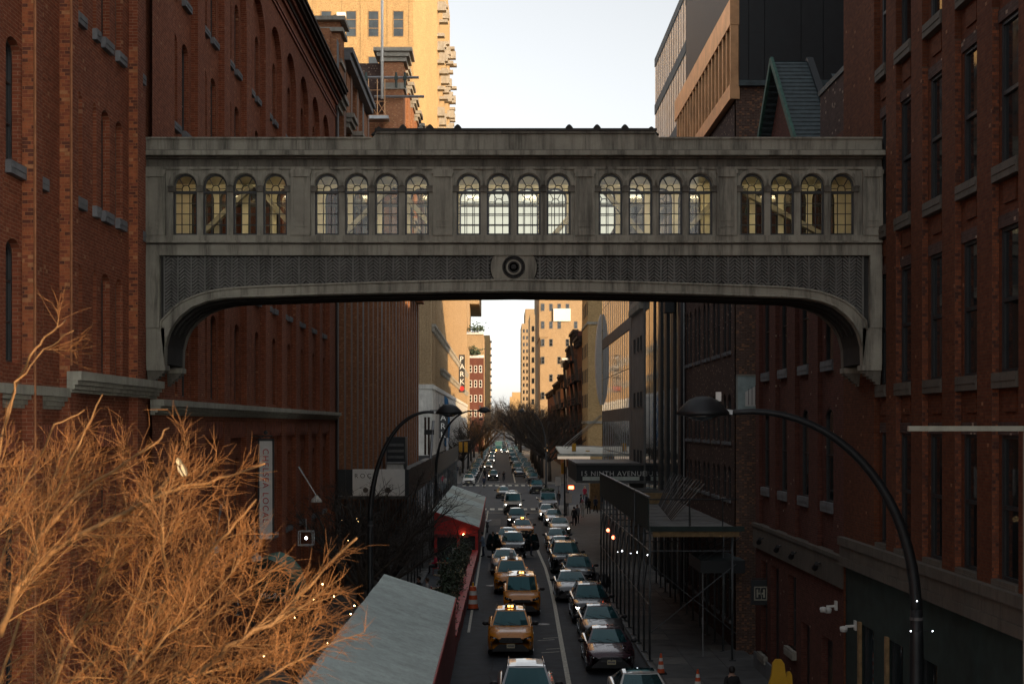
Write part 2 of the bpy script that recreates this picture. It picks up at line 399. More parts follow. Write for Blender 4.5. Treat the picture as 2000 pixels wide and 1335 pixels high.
ROT = {'L': R(90), 'R': R(-90), 'F': 0.0}
_wins = {}
def window_meshes(w, h, rise, nx, nz, fw, bar, fm, pm, sash=False):
    key = (round(w,3), round(h,3), round(rise,3), nx, nz, fw, bar, fm, pm, sash)
    if key in _wins: return _wins[key]
    out = [(-w/2,0)]+arc(-w/2, w/2, h, rise, 8)+[(w/2,0)]
    inn = [(-w/2+fw,fw)]+arc(-w/2+fw, w/2-fw, h-fw, max(0, rise-fw*.5), 8)+[(w/2-fw,fw)]
    f = MB(); n = len(out); vs = []
    for y in (0, .07):
        vs += [(a,y,b) for a, b in out]+[(a,y,b) for a, b in inn]
    fs = []
    for i in range(n):
        j = (i+1) % n
        fs += [(i,j,n+j,n+i),(n+i,n+j,3*n+j,3*n+i)]
    f.add(vs, fs)
    for i in range(1, nx):
        x = -w/2+w*i/nx; f.box(x-bar/2,x+bar/2,.012,.05,fw,h-fw-(rise*(2*x/w)**2 if rise else 0))
    for i in range(1, nz):
        z = h*i/nz; f.box(-w/2+fw,w/2-fw,.010,.048,z-bar/2,z+bar/2)
    if sash: f.box(-w/2+fw,w/2-fw,-.004,.06,h*.5-.04,h*.5+.04)
    p = MB(); k = len(inn)
    p.add([(a,.05,b) for a, b in inn], [tuple(range(k))])
    _wins[key] = (f.mesh('window', M[fm]), p.mesh('pane', M[pm])); return _wins[key]
def add_window(side, P, u, zb, w, h, depth, parent, rise=0, nx=1, nz=2, fw=.05, bar=.03, fm='frame_black', pm='glass', sash=False):
    f, p = window_meshes(w, h, rise, nx, nz, fw, bar, fm, pm, sash)
    o = put(f, 'window', parent, P(u, depth-.075, zb), ROT[side]); put(p, 'pane', o); return o
_sills = {}
def add_sill(side, P, u, z, w, parent, mat='bluestone', h=.2, out=.1, depth=.12, name='sill'):
    key = (round(w,3), mat, h, out, depth)
    if key not in _sills:
        s = MB(); s.box(-w/2,w/2,-out,depth,-h,0); s.box(-w/2+.04,w/2-.04,-out-.015,depth,-h*.55,-h*.25); _sills[key] = s.mesh(name, M[mat])
    return put(_sills[key], name, parent, P(u,0,z), ROT[side])
def brick_face(parent, x0, x1, y, zs, n_single, mats):
    """courses of single bricks proud of a pier side that faces the camera; zs = (from, to). Returns how many stayed single"""
    protos = {}; count = 0; rest = MB(); z = zs[0]; row = 0; w = x1-x0
    while z < zs[1]-.06:
        cuts = [x0, x0+w*.5, x1] if row % 2 else ([x0, x0+w*.22, x1] if row % 4 == 0 else [x0, x0+w*.78, x1])
        for a, b in zip(cuts[:-1], cuts[1:]):
            pr = random.choice((.006,.009,.012,.004)); mi = random.choices(range(len(mats)), (5,4,2,.5)[:len(mats)])[0]
            bw = b-a-.011
            if count < n_single:
                key = (round(bw,3), pr, mi)
                if key not in protos:
                    s = MB(); s.box(0,bw,-pr,.02,0,.056); protos[key] = s.mesh('brick', M[mats[mi]])
                put(protos[key], 'brick', parent, (a+.0055, y, z)); count += 1
            else: rest.box(a+.0055,a+.0055+bw,y-pr,y+.02,z,z+.056,mi)
        z += .0677; row += 1
    if rest.v: tag(rest.build('brickwork', [M[k] for k in mats], parent), kind='stuff')
    return count
for k, c in (('b1',(.36,.11,.042)),('b2',(.25,.07,.032)),('b3',(.13,.042,.024)),('b4',(.42,.19,.08)),('d1',(.24,.075,.032)),('d2',(.16,.05,.025)),('d3',(.08,.03,.02))):
    M[k] = plain('brick_'+k, c, .9, var=.3, scale=9, bump=.2)
M['mortar'] = plain('mortar', (.38,.16,.07), .95, var=.2, scale=8)
M['mortar_dark'] = plain('mortar_dark', (.11,.06,.04), .95, var=.2, scale=8)

# ------------------------------------------------------------------ left: the long red brick market hall
hall = thing('brick_market_hall', 'long red brick market hall with arched window bays, left of the bridge', 'building', (LX-.3, 50, 0))
B0, PITCH, PW = 40.5-3*3.87, 3.87, .98
bays = [B0+PITCH*k for k in range(12) if B0+PITCH*k < 73]
w = MB(); P = Pleft(LX); Pb = Pleft(LX-.2)
cols_u = [(y+PW, min(y+PITCH, 73.4), [(9.93, 24.95, 1.45)]) for y in bays if y > 33 and y < 71]
wall_grid(w, P, 35.2, 74.2, 9.93, 27.0, cols_u, .2)
cols_l = [(y+PW, min(y+PITCH, 73.4), [(.15, 9.42, 0)]) for y in bays if y > 33 and y < 71]
wall_grid(w, P, 35.2, 74.2, 0, 9.93, cols_l, .2)
wcols = []
for y in bays:
    if not 33 < y < 71: continue
    c = y+PW+(PITCH-PW)/2
    for s in (-1, 1):
        u = c+s*.68
        wcols.append((u-.40, u+.40, [(.6,4.0,0),(5.0,8.2,.3),(10.1,12.75,.22),(13.9,16.5,.22),(17.65,20.2,.22),(21.4,23.7 ,.35)]))
wall_grid(w, Pb, 35.2, 74.2, 0, 27.0, wcols, .22)
w.box(LX-20, LX-.45, 35.2, 74.18, 0, 26.9)
w.quad((LX,74.2,0),(LX-20,74.2,0),(LX-20,74.2,27),(LX,74.2,27))
w.build('wall', M['brick_red'], hall)
for ua, ub, ops in wcols:
    for k, (za, zb, rise) in enumerate(ops):
        add_window('L', Pb, (ua+ub)/2, za, .8, zb-za, .2, hall, rise, 1, 3)
        if k not in (0, 2): add_sill('L', Pb, (ua+ub)/2, za, .86, hall, h=.2, out=.12)
for y in bays:                                            # corbelled brick fringe at the head of each lower bay
    if not 33 < y < 71: continue
    for k in range(12):
        yy = y+PW+.06+k*(PITCH-PW-.1)/12
        c = MB(); c.box(LX-.02,LX-.2,yy,yy+.17,8.98,9.40); c.box(LX-.06,LX-.2,yy,yy+.17,8.86,8.98); c.build('corbel', M['cornice_red'], hall)
def step_cornice(name, x, y0, y1, ztop, parent, mat='stone_pale', h=.4, out=.3, start_cap=True):
    c = MB(); hs = (.17,.085,.085,.06); outs = (out, out*.72, out*.45, out*.2); z = ztop
    y = y0
    while y < y1-.01:
        y2 = min(y+1.35, y1); z = ztop
        for a, b in zip(hs, outs): c.box(x-.05, x+b, y+.006, y2-.006, z-a+.004, z); z -= a
        y = y2
    return c.build(name, M[mat], parent)
step_cornice('string_course', LX, 35.2, 74.2, 9.95, hall)
c = MB()
for z, o, h, mi in ((25.72,.06,.1,0),(25.95,.06,.07,0)): c.box(LX-.02,LX+o,35.2,74.25,z,z+h,mi)
c.build('string_course', M['cornice_red'], hall)
c = MB()
c.box(LX-.1,LX+.10,35.2,74.3,26.45,26.62,1); c.box(LX-.1,LX+.16,35.2,74.3,26.62,26.78,0); c.box(LX-.1,LX+.28,35.2,74.45,26.78,26.95,1)
c.box(LX-.1,LX+.42,35.2,74.6,26.95,27.1,0); c.box(LX-.1,LX+.55,35.2,74.7,27.1,27.26,0); c.box(LX-.3,LX+.62,35.2,74.75,27.26,27.36,0)
c.build('cornice', [M['cornice_dark'], M['cornice_red']], hall)
c = MB(); c.tube([(LX+.06,74.0,0),(LX+.06,74.0,26.4)], .06, 8); c.build('drainpipe', M['cornice_dark'], hall, True)

# the projecting brick wing nearest the camera, with piers built up brick by brick
wing = thing('brick_market_wing', 'projecting red brick wing with tall slit windows at the far left edge', 'building', (-8.5, 27, 0))
XW, XR = -8.07, -8.27
w = MB(); Pw = Pleft(XW); Pr = Pleft(XR)
wing_wins = [(20.6,21.3),(23.05,23.75),(24.55,24.95),(26.75,27.25),(27.95,28.2),(28.55,29.15),(29.6,30.15),(31.2,31.75)]
rows = [(2.6,5.6,.3),(6.0,8.6,.25),(10.35,12.45,.22),(13.72,15.85,.22),(17.3,19.45,.22),(20.9,23.0,.22)]
wall_grid(w, Pr, 14, 32.1, 0, 27, [(a, b, rows) for a, b in wing_wins], .24)
piers = [(19.3,19.85),(21.85,22.35),(23.84,24.3),(25.85,26.35),(30.65,31.1)]
w.box(-30, XR-.3, 14, 32.08, 0, 26.9)
w.quad((XR,14,0),(-30,14,0),(-30,14,27),(XR,14,27)); w.quad((XR,32.1,0),(-30,32.1,0),(-30,32.1,27),(XR,32.1,27))
w.build('wall', M['brick_red'], wing)
for a, b in piers:
    pm = MB(); pm.box(XR-.01, XW, a, b, 9.6, 27); pm.box(XR-.01, XW, a, b, 0, 9.6); pm.build('pier', M['brick_red'], wing)
cnt = 0
for i, (a, lim) in enumerate(((23.84,150),(25.85,150),(30.65,0))):
    mo = MB(); mo.box(XR,XW,a-.004,a,10.2,17.6); mo.build('mortar_bed', M['mortar'], wing)
    cnt += brick_face(wing, XR, XW, a-.004, (10.2,17.6), lim, ('b1','b2','b3','b4'))
for a, b in wing_wins:
    for k, (za, zb, rise) in enumerate(rows):
        add_window('L', Pr, (a+b)/2, za, b-a, zb-za, .22, wing, rise, 1, 3)
        if k > 2: add_sill('L', Pr, (a+b)/2, za, b-a+.06, wing, h=.22, out=.1)
step_cornice('string_course', XR, 14, 25.84, 9.98, wing, out=.22)
step_cornice('string_course', XW, 25.80, 32.2, 10.3, wing, out=.22)
for y in (22.2,24.4,28.2,29.4):
    c = MB()
    for k in range(7): c.box(XR+.02,XR+.16,y+k*.14,y+k*.14+.1,8.85,9.3)
    c.build('corbel', M['cornice_red'], wing)
c = MB(); c.tube([(XW+.03,23.82,3),(XW+.03,23.82,26)], .022, 6); c.build('cable', M['mortar'], wing)
c = MB(); c.tube([(XW+.03,25.83,10.4),(XW+.03,25.83,26)], .022, 6); c.build('cable', M['mortar'], wing)

# ------------------------------------------------------------------ left: brown ribbed building up to the avenue
rib = thing('ribbed_brick_building', 'brown brick building with many narrow upright ribs beyond the market hall', 'building', (LX-1, 110, 0))
w = MB(); w.box(LX-14, LX-.36, 74.3, 93, 0, 30.6); w.box(LX-14, LX-.36, 93, 112, 0, 24); w.box(LX-14, LX-.36, 112, 150, 0, 38.5)
w.build('wall', M['brick_brown'], rib)
y = 74.5; k = 0
while y < 149.6:
    p = MB(); top = 30.2 if y < 93 else (24.2 if y < 112 else 38)
    p.box(LX-.40, LX, y, y+1.0, 0, top); p.build('rib', M['brick_brown'], rib)
    p = MB(); p.box(LX-.005, LX+.012, y+.03, y+.97, 0, top-.1); p.build('rib_facing', M['rib_grey'] if k % 4 else M['bluestone'], rib)
    y += 3.45; k += 1
def blocky_cap(x, y0, y1, z, parent, mat='stone', s=1.0):
    c = MB(); c.box(x-.6,x+.12*s,y0-.05,y1+.05,z,z+.3*s); c.box(x-.6,x+.28*s,y0-.12,y1+.12,z+.3*s,z+.55*s); c.box(x-.6,x+.42*s,y0-.2,y1+.2,z+.55*s,z+.8*s); c.build('cap_stone', M[mat], parent)
for y in (74.6,79.6,84.6,89.6):                            # near block: stepped stone caps and parapets
    blocky_cap(LX, y, y+2.0, 26.4, rib); blocky_cap(LX, y+.1, y+1.9, 22.3, rib)
    c = MB(); c.box(LX-1.0, LX-.02, y, y+2.0, 27.2, 29.6); c.build('parapet_pier', M['brick_brown'], rib)
c = MB(); c.box(LX-2.4, LX+.0, 76.2, 78.0, 27, 31.6); c.build('parapet_tower', M['brick_brown'], rib)
for z, o in ((29.2,.1),(30.9,.18),(31.5,.28)):
    c = MB(); c.box(LX-2.5, LX+o, 76.1-o, 78.1+o*.5, z, z+.22); c.build('tower_band', M['stone'], rib)
c = MB(); c.box(LX-.1, LX+.35, 78.1, 92, 29.9, 30.3); c.box(LX-.1, LX+.5, 78.1, 92.2, 30.3, 30.6); c.build('cornice', M['bluestone'], rib)
# west face of the taller block with its big window, the stone-capped pier and its receding crown
wf = MB(); wall_grid(wf, Pfront(111.8), LX-14, LX-.3, 24, 38.5, [(-11.9,-9.55,[(28.6,34.6,0)])], .35); wf.build('end_wall', M['brick_dark'], rib)
add_window('F', Pfront(111.8), -10.72, 28.6, 2.35, 6.0, .35, rib, 0, 2, 4, .09, .06, 'frame_black', 'glass_sky')
pr = MB(); pr.box(LX-.6, LX+1.0, 111.0, 113.5, 20, 39); pr.build('corner_pier', M['brick_brown'], rib)
for z, o, h in ((28.7,.5,.5),(29.2,.25,.35),(36.2,.15,.5),(38.4,.25,.35),(38.75,.5,.35),(39.1,.75,.3)):
    c = MB(); c.box(LX-.6-o, LX+1.0+o, 111-o, 113.5+o*.4, z, z+h); c.build('pier_band', M['stone'], rib)
for i, y in enumerate((116,121.5,127,132.5,138,143.5)):
    c = MB(); c.box(LX-.3, LX+.7, y, y+2.6, 22, 38.6); c.build('upper_pier', M['brick_brown'], rib)
    blocky_cap(LX+.7, y, y+2.6, 38.4, rib, s=1.2); blocky_cap(LX+.6, y, y+2.6, 33.2, rib, 'bluestone', 1.0); blocky_cap(LX+.6, y, y+2.6, 27.4, rib, 'bluestone', 1.1)
    add_window('L', Pleft(LX-.02), y+4.0, 29.5, 1.5, 3.2, -.02, rib, 0, 2, 2)
    add_window('L', Pleft(LX-.02), y+4.0, 34.5, 1.5, 3.2, -.02, rib, 0, 2, 2)
# rooftop rigging on it
rig = thing('roof_scaffold', 'white pole and pipe scaffold rigged on the brown building roof', 'scaffold', (-10.5, 108, 24), absolute=True)
c = MB(); c.tube([(-9.0,104,33.8),(-9.0,104,48)], .10, 8); c.build('mast', M['white_sign'], rig, True)
for (x0,x1,z,y) in ((-13.2,-6.6,36.9,110),(-10.2,-6.2,35.5,110.5),(-13,-8.0,31.3,109),(-13,-8.1,30.3,109)):
    c = MB(); c.tube([(x0,y,z),(x1,y,z)], .11, 6); c.build('pipe', M['steel'], rig)
c = MB()
for x in (-12,-11.3,-10.6,-9.9,-9.3): c.tube([(x,110,33.9),(x,110,36.8)], .035, 5)
for z in (33.9,35.0,35.9): c.tube([(-12.2,110,z),(-9.1,110,z)], .035, 5)
for i in range(4): c.tube([(-12+.7*i,110,33.9),(-11.3+.7*i,110,35.0)], .03, 4); c.tube([(-11.3+.7*i,110,33.9),(-12+.7*i,110,35.0)], .03, 4)
c.build('railing', M['copper'], rig)
c = MB(); c.box(-12.2,-9.0,109.8,111.2,33.6,33.85); c.build('deck_board', M['steel'], rig)
for x in (-11.4,-10.8,-8.4,-7.7):
    c = MB(); c.tube([(x,110,36.1),(x,110,37.3)], .1, 6); c.box(x-.14,x+.14,109.86,110.14,36.7,37.0); c.build('clamp', M['green_board'], rig)
c = MB(); c.box(-12.2,-9.7,108.6,108.8,28.0,30.2); c.build('swing_stage', M['copper'], rig)
c = MB(); c.box(-9.9,-9.4,108.4,108.9,28.0,31.0); c.tube([(-9.65,108.6,31),(-9.8,108.6,32)], .06); c.build('tarp', plain('tarp_blue', (.06,.14,.26), .7), rig)

# ------------------------------------------------------------------ left, beyond the avenue: tan block with white lower storeys, and its lit tower
tan = thing('tan_block', 'long tan brick block with white lower storeys beyond the avenue', 'building', (-20, 300, 0))
XT = -11.0
w = MB(); w.box(-60, XT-.3, AV1+.3, 437, 15.6, 56); w.build('wall', M['brick_tan'], tan)
y = AV1+.4; k = 0
while y < 436:
    p = MB(); p.box(XT-.4, XT, y, y+1.5, 15.5, 56); p.build('pilaster', M['brick_tan'], tan)
    y += 4.6; k += 1
y = AV1+2.3
wd, pd = window_meshes(2.0, 3.0, 0, 2, 2, .1, .07, 'frame_grey', 'glass')
while y < 436:
    for z in (17,21.5,26.5,31,35.5,40):
        if random.random() < .85: put(wd, 'window', tan, (XT-.28, y+1.0, z), ROT['L'])
    y += 4.6
n = 0; y = AV1+.2
while y < 436:                                             # two rows of projecting stone hoods
    for z in (24.6, 19.0):
        if z < 20 and not 245 < y: continue
        c = MB(); c.box(XT-.1,XT+.7,y,y+1.6,z,z+.45); c.box(XT-.1,XT+.45,y+.2,y+1.4,z-.7,z); c.build('stone_hood', M['stone'], tan)
    y += 4.6
wf = MB(); wf.box(-60, XT+.02, AV1, AV1+.3, 15.5, 56); wf.build('end_wall', M['brick_tan'], tan)
for k in range(4): c = MB(); c.box(-15.0+k*1.1,-14.75+k*1.1,AV1-.14,AV1,15.6,56); c.build('rib', M['brick_tan'], tan)
c = MB(); c.box(-60, XT+.12, AV1-.05, 437, 4.5, 15.2); c.build('lower_wall', M['white_paint'], tan)
c = MB(); c.box(-60, XT+.3, AV1-.2, 437, 14.9, 15.6); c.build('ledge', M['white_paint'], tan)
c = MB(); c.box(-60, XT+.05, AV1, 437, 0, 4.4); c.build('shop_floor', M['frame_black'], tan)
for x in (-12.1,-11.55): c = MB(); c.box(x,x+.3,AV1-.1,AV1-.05,4.6,10.5); c.build('slot_window', M['glass'], tan)
y = AV1+3
while y < 430: c = MB(); c.box(XT+.12,XT+.15,y,y+.25,4.6,14.8); c.build('panel_joint', M['concrete'], tan); y += 6
for (u,z,ww) in ((-12.4,6.9,1.6),): pass
# the tower: three receding faces with ledges along the street side
tow = thing('brick_tower', 'tall sunlit yellow brick tower rising above the brown rooftop', 'building', (-22, 230, 56))
w = MB(); w.prism([(-62,222),(-14.2,222),(-12.4,228),(XT,236),(XT,293),(-62,293)], 'z', 56, 96); w.prism([(-62,222),(-14.2,222),(-12.4,228),(XT-.01,236),(XT-.01,293),(-62,293)], 'z', 38, 56.02)
w.build('wall', M['brick_yellow'], tow)
for x in (-30.3,-25.7,-22.7,-18.4,-14.9): c = MB(); c.box(x,x+.7,221.93,222,40,96); c.build('pilaster', M['brick_yellow'], tow)
for x in (-28.2,-24.2,-20.6,-16.6):
    for z in (42.5,47.5,52.5,57.5,64.2,71.5,78.3,85.5):
        o = add_window('F', Pfront(222), x, z, 1.75, 4.2 if z > 60 else 3.2, .02, tow, 0, 1, 3, .12, .1, 'timber' if z > 60 else 'white_sign', 'glass_sky')
for z in (56,63): c = MB(); c.box(-62,-14.0,221.85,222,z,z+.25); c.build('band', M['brick_yellow'], tow)
c = MB(); c.box(-26.2,-25.2,221.2,222,73.5,74.6); c.box(-26.4,-25.0,221.0,222,74.6,75.2); c.build('band_stone', M['white_sign'], tow)
for i, y in enumerate((236,243,250,257,264,271,278,285,291)):
    for z in (46,48.5,50.9,57.2,59.5,62,66.5,71,73.2,75.6,80,84.8):
        if random.random() < .72: c = MB(); c.box(XT-.2,XT+random.choice((1.2,1.5)),y,y+1.6,z,z+random.choice((.5,.6,1.5))); c.build('ledge', M['stone'], tow)

# ------------------------------------------------------------------ right: brick annex, near wing and gabled part
ann = thing('brick_annex', 'dark red brick annex with tall black sash windows right of the bridge', 'building', (12, 30, 0))
w = MB(); P = Pright(9.52); Pp = Pright(9.66)
wc = [34.78,32.87,30.6,28.35,26.2,23.9,21.6,19.3]
ops = [(z, z+2.78, 0) for z in (6.32,10.3,14.28,18.3,22.3)]
panels = [(9.5,10.0,0),(13.45,13.95,0),(17.45,17.95,0)]
wall_grid(w, Pp, 3, 38.5, 5.4, 30, [((c-.5 if c < 34 else c-.3), (c+.5 if c < 34 else c+.3), ops) for c in wc], .09, 0, 1)
w.box(10.05, 26, 3, 38.45, 0, 42); w.box(26, 72, 3, 38.45, 0, 62); w.quad((9.52,38.5,0),(26,38.5,0),(26,38.5,30),(9.52,38.5,30)); w.quad((9.52,3,0),(26,3,0),(26,3,30),(9.52,3,30))  # oversized bulk out of view, added to shade the left side of the street
w.box(9.60,10.06,3,38.45,30,42)
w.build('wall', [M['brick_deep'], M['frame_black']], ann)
edges = [38.5]+[(wc[i]+wc[i+1])/2 for i in range(len(wc)-1)]+[18.0]
nb = 0
for i in range(len(wc)):
    yc = (wc[i]+wc[i-1])/2 if i else 36.4
    a, b = (yc-.42, yc+.42) if i else (35.35, 38.5)
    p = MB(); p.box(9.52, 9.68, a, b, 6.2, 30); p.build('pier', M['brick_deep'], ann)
    if 1 <= i <= 5:
        mo = MB(); mo.box(9.52,9.66,a-.004,a,6.2,17.4); mo.build('mortar_bed', M['mortar_dark'], ann)
        nb += brick_face(ann, 9.52, 9.66, a-.004, (6.2,17.4), max(0, 290-nb), ('d1','d2','d3'))
for c in wc:
    ww = 1.0 if c < 34 else .6
    for za, zb, r_ in ops:
        add_window('R', Pp, c, za, ww, zb-za, .085, ann, 0, 1, 1, .07, .04, sash=True)
        add_sill('R', Pp, c, za, ww+.3, ann, 'stone_dim', .3, .16, .1)
        l = MB(); l.box(9.62,9.72,c-ww/2-.1,c+ww/2+.1,zb+.002,zb+.25); l.build('lintel', M['brick_dark'], ann)
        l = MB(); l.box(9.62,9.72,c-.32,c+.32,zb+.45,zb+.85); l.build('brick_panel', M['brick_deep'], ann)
y = 38.5; k = 0
while y > 8:                                               # stone band of separate blocks over the painted shop front
    s = MB(); s.box(9.34,9.75,y-1.13,y-.012,5.98,6.2); s.build('coping_block', M['stone_dim'], ann)
    s = MB(); s.box(9.40,9.75,y-1.13,y-.012,5.66,5.972); s.build('band_block', M['stone_dim'], ann)
    s = MB(); s.box(9.37,9.75,y-1.13,y-.012,5.42,5.652); s.build('band_block', M['stone_dim'], ann)
    y -= 1.14
shop = MB(); wall_grid(shop, Pright(9.58), 3, 38.5, 0, 5.42, [(35.6,37.0,[(.6,4.0,0)]),(33.0,34.4,[(.6,4.0,0)]),(30.4,31.8,[(.6,4.0,0)])], .22); shop.build('shop_front', M['green_board'], ann)
for c in (36.3,33.7,31.1):
    add_window('R', Pright(9.58), c, .6, 1.4, 3.4, .2, ann, 0, 1, 2, .06, .04, 'frame_black', 'glass_sky')
    for d in (-.62,-.5): f = MB(); f.box(9.50,9.58,c-d-.03,c-d+.03,.5,4.05); f.build('brass_trim', M['timber'], ann)
v = MB()
for k in range(10): v.bar((9.5,27.2,1.2+.2*k),(9.5,29.4,1.2+.2*k),.05,.1)
v.build('louvre', M['frame_black'], ann)

gab = thing('gabled_brick_building', 'wine red brick building with slate gable and stone band behind the annex', 'building', (12, 46, 0))
w = MB(); XG = 9.62; Pg = Pright(XG); Pi = Pright(XG+.13)
gw = [(50.7,1.4),(47.6,1.6),(44.35,1.7),(41.1,1.8)]
wall_grid(w, Pg, 38.52, 52.4, 4.6, 17.6, [(c-1.0, c+1.0, [(5.6,17.2,0)]) for c, _ in gw], .13)
wall_grid(w, Pi, 38.52, 52.4, 4.6, 17.6, [(c-.5, c+.5, [(7.0,9.8,.3),(11.2,14.2,.3),(14.9,16.8,0)]) for c, _ in gw], .10)
wall_grid(w, Pg, 38.52, 52.4, 0, 4.6, [(50.1,51.3,[(.9,4.3,0)]),(48.0,49.4,[(.15,4.3,0)]),(45.2,46.4,[(1.9,4.3,0)]),(43.2,44.4,[(.15,3.0,0)]),(40.2,41.6,[(.15,3.0,0)])], .3)
w.box(10.15, 24, 38.52, 52.38, 0, 17.5); w.quad((XG,52.4,0),(24,52.4,0),(24,52.4,17.6),(XG,52.4,17.6))
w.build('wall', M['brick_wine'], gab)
for c, _ in gw:
    for za, h, r_ in ((7.0,2.8,.3),(11.2,3.0,.3),(14.9,1.9,0)):
        add_window('R', Pi, c, za, 1.0, h, .09, gab, r_, 1, 2); add_sill('R', Pi, c, za, 1.5, gab, 'bluestone', .3, .12)
for c, ww, za, h in ((50.7,1.2,.9,3.4),(45.8,1.2,1.9,2.4)):
    add_window('R', Pg, c, za, ww, h, .26, gab, 0, 2, 2); add_sill('R', Pg, c, za, ww+.2, gab, 'stone', .28, .14)
for c, ww, h in ((48.7,1.4,4.1),(43.8,1.2,2.8),(40.9,1.4,2.8)):
    d = MB(); d.box(XG+.2,XG+.26,c-ww/2,c+ww/2,.15,.15+h); d.box(XG+.17,XG+.2,c-ww/2+.12,c+ww/2-.12,.5,h-.4); d.build('door', M['frame_black'], gab)
y = 38.55
while y < 52.3:
    y2 = min(y+1.72, 52.42); s = MB(); s.box(XG-.12,XG+.1,y+.01,y2-.01,4.72,5.5); s.build('band_block', M['stone_dim'], gab)
    s = MB(); s.box(XG-.17,XG+.1,y+.01,y2-.01,5.503,5.62); s.build('coping_block', M['stone_dim'], gab); y = y2
s = MB(); s.box(XG-.08,XG,38.6,52.4,.12,.75); s.build('plinth', M['bluestone'], gab)
# cross gable with slate roof courses
AY, AZ, HW, EZ = 48.6, 22.06, 4.9, 17.5
gm = MB(); gm.prism([(AY-HW+.3,EZ),(AY+HW-.3,EZ),(AY,AZ-.35)], 'x', XG+.25, XG+1.0); gm.build('gable_wall', M['brick_wine'], gab)
for s in (-1, 1):
    t = MB(); nrow = 26
    for k in range(nrow):                                   # slates as overlapping courses
        f0, f1 = k/nrow, (k+1.12)/nrow
        a = (AY+s*HW*(1-f0), EZ+(AZ-EZ)*f0); b = (AY+s*HW*(1-f1), EZ+(AZ-EZ)*min(f1,1))
        t.add([(XG-.12,a[0],a[1]+.05),(XG+1.15,a[0],a[1]+.05),(XG+1.15,b[0],b[1]),(XG-.12,b[0],b[1]),
               (XG-.12,a[0],a[1]-.02),(XG+1.15,a[0],a[1]-.02)], [(0,1,2,3),(4,5,1,0)])
    tag(t.build('slates', M['slate'], gab), kind='stuff')
    b = MB(); b.bar((XG-.14,AY+s*(HW+.1),EZ-.05),(XG-.14,AY,AZ+.06),.1,.22); b.build('barge_board', M['copper_green'], gab)
    b = MB(); b.bar((XG+1.2,AY+s*(HW+.1),EZ),(XG+1.2,AY,AZ+.08),.22,.16); b.build('verge', M['panel_black'], gab)
rr = MB()
for k in range(20): rr.add([(11.3,43.4+.2*k,17.5+.19*k+.04),(16,43.4+.2*k,17.5+.19*k+.04),(16,43.62+.2*k,17.72+.19*k),(11.3,43.62+.2*k,17.72+.19*k)], [(0,1,2,3)])
tag(rr.build('slates', M['slate'], gab), kind='stuff')
pw = MB(); pw.box(10.0,10.4,39.0,43.4,17.4,19.6); pw.build('parapet_wall', M['brick_dark'], gab)
pc = MB(); pc.box(9.95,10.45,38.9,43.5,19.6,19.75); pc.build('parapet_coping', M['slate'], gab)
cg = MB(); cg.prism([(9.2,16.35),(10.1,16.35),(10.1,16.75),(9.6,16.8),(9.2,16.55)], 'y', 38.6, 38.9); cg.build('gutter_head', M['copper_green'], gab)

# ------------------------------------------------------------------ right: old dark brick building with modern black and copper top
old = thing('old_brick_building', 'old dark brick building with paired arched windows, topped by black cladding', 'building', (12, 64, 0))
w = MB(); PO = Pright(9.5)
oc = []
for k in range(5):
    for d in (-.62,.62): oc.append(58.3+k*2.95+d)
orow = [(1.2,3.8,.3),(6.2,7.6,.3),(8.6,10.6,.3),(12.35,15.0,.4),(16.9,19.2,.4)]
wall_grid(w, PO, 56.1, 72.2, 0, 22.5, [(c-.36, c+.36, orow) for c in oc], .12)
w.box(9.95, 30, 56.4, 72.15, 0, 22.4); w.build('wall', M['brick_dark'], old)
for c in oc:
    for za, zb, r_ in orow:
        add_window('R', PO, c, za, .72, zb-za, .11, old, r_, 1, 2); add_sill('R', PO, c, za, .8, old, 'bluestone', .14, .08)
e = MB(); e.box(9.5,30,56.1,56.4,0,23.2); e.build('end_wall', M['brick_old'], old)
for a, b, y, z0, z1 in ((9.52,9.95,56.04,12.5,13.1),): pass
dp = MB(); dp.tube([(9.42,71.6,0),(9.42,71.6,22)], .16, 8); dp.build('drainpipe', M['panel_black'], old, True)
dp = MB(); dp.tube([(9.38,71.2,0),(9.38,71.2,22)], .03, 5); dp.build('conduit', M['steel'], old)
bx = MB(); bx.box(9.62,32,56.0,72.1,23.2,36); bx.build('cladding', M['panel_black'], old)
for k, (a, b) in enumerate(((9.62,9.98),(10.0,10.62),(10.64,12.1),(12.12,13.0),(13.02,14.6),(14.62,16.2))):
    p = MB(); p.box(a,b,55.93,55.998,23.25,35.9); p.build('cladding_panel', M['panel_black'], old)
fl = MB(); fl.box(9.6,16.3,55.85,56.02,23.0,23.22); fl.build('flashing', M['slate'], old)
for z0, z1, nm in ((25.5,26.55,'copper_band'),(22.5,23.1,'copper_band')):
    p = MB(); p.box(9.25,9.64,56.02,74,z0,z1); p.build(nm, M['copper'], old)
y = 56.05
while y < 73.9:
    p = MB(); p.box(9.27,9.6,y,y+.14,23.1,25.5); p.build('copper_fin', M['copper'], old)
    p = MB(); p.box(9.52,9.55,y+.16,y+.98,23.15,25.45); p.build('pane', M['glass_sky'], old); y += 1.0
for y, z in ((73.9,19.5),(76.2,18.0)): p = MB(); p.box(9.0,9.5,y,y+.9,z-2.5,z+1.0); p.build('vent_shaft', M['panel_black'], old)
mu = thing('mural_panel', 'pale blue painted panel with a drawn window on the old brick end wall', 'mural', (9.9, 56, 12))
p = MB(); p.box(9.5,10.5,55.98,56.08,9.9,11.3); p.build('board', plain('mural_blue', (.33,.42,.42), .6, var=.25, scale=2), mu)
p = MB(); p.box(9.5,10.5,55.955,55.98,11.28,11.34); p.box(9.5,9.54,55.955,55.98,9.9,11.3); p.build('edge', M['stone'], mu)
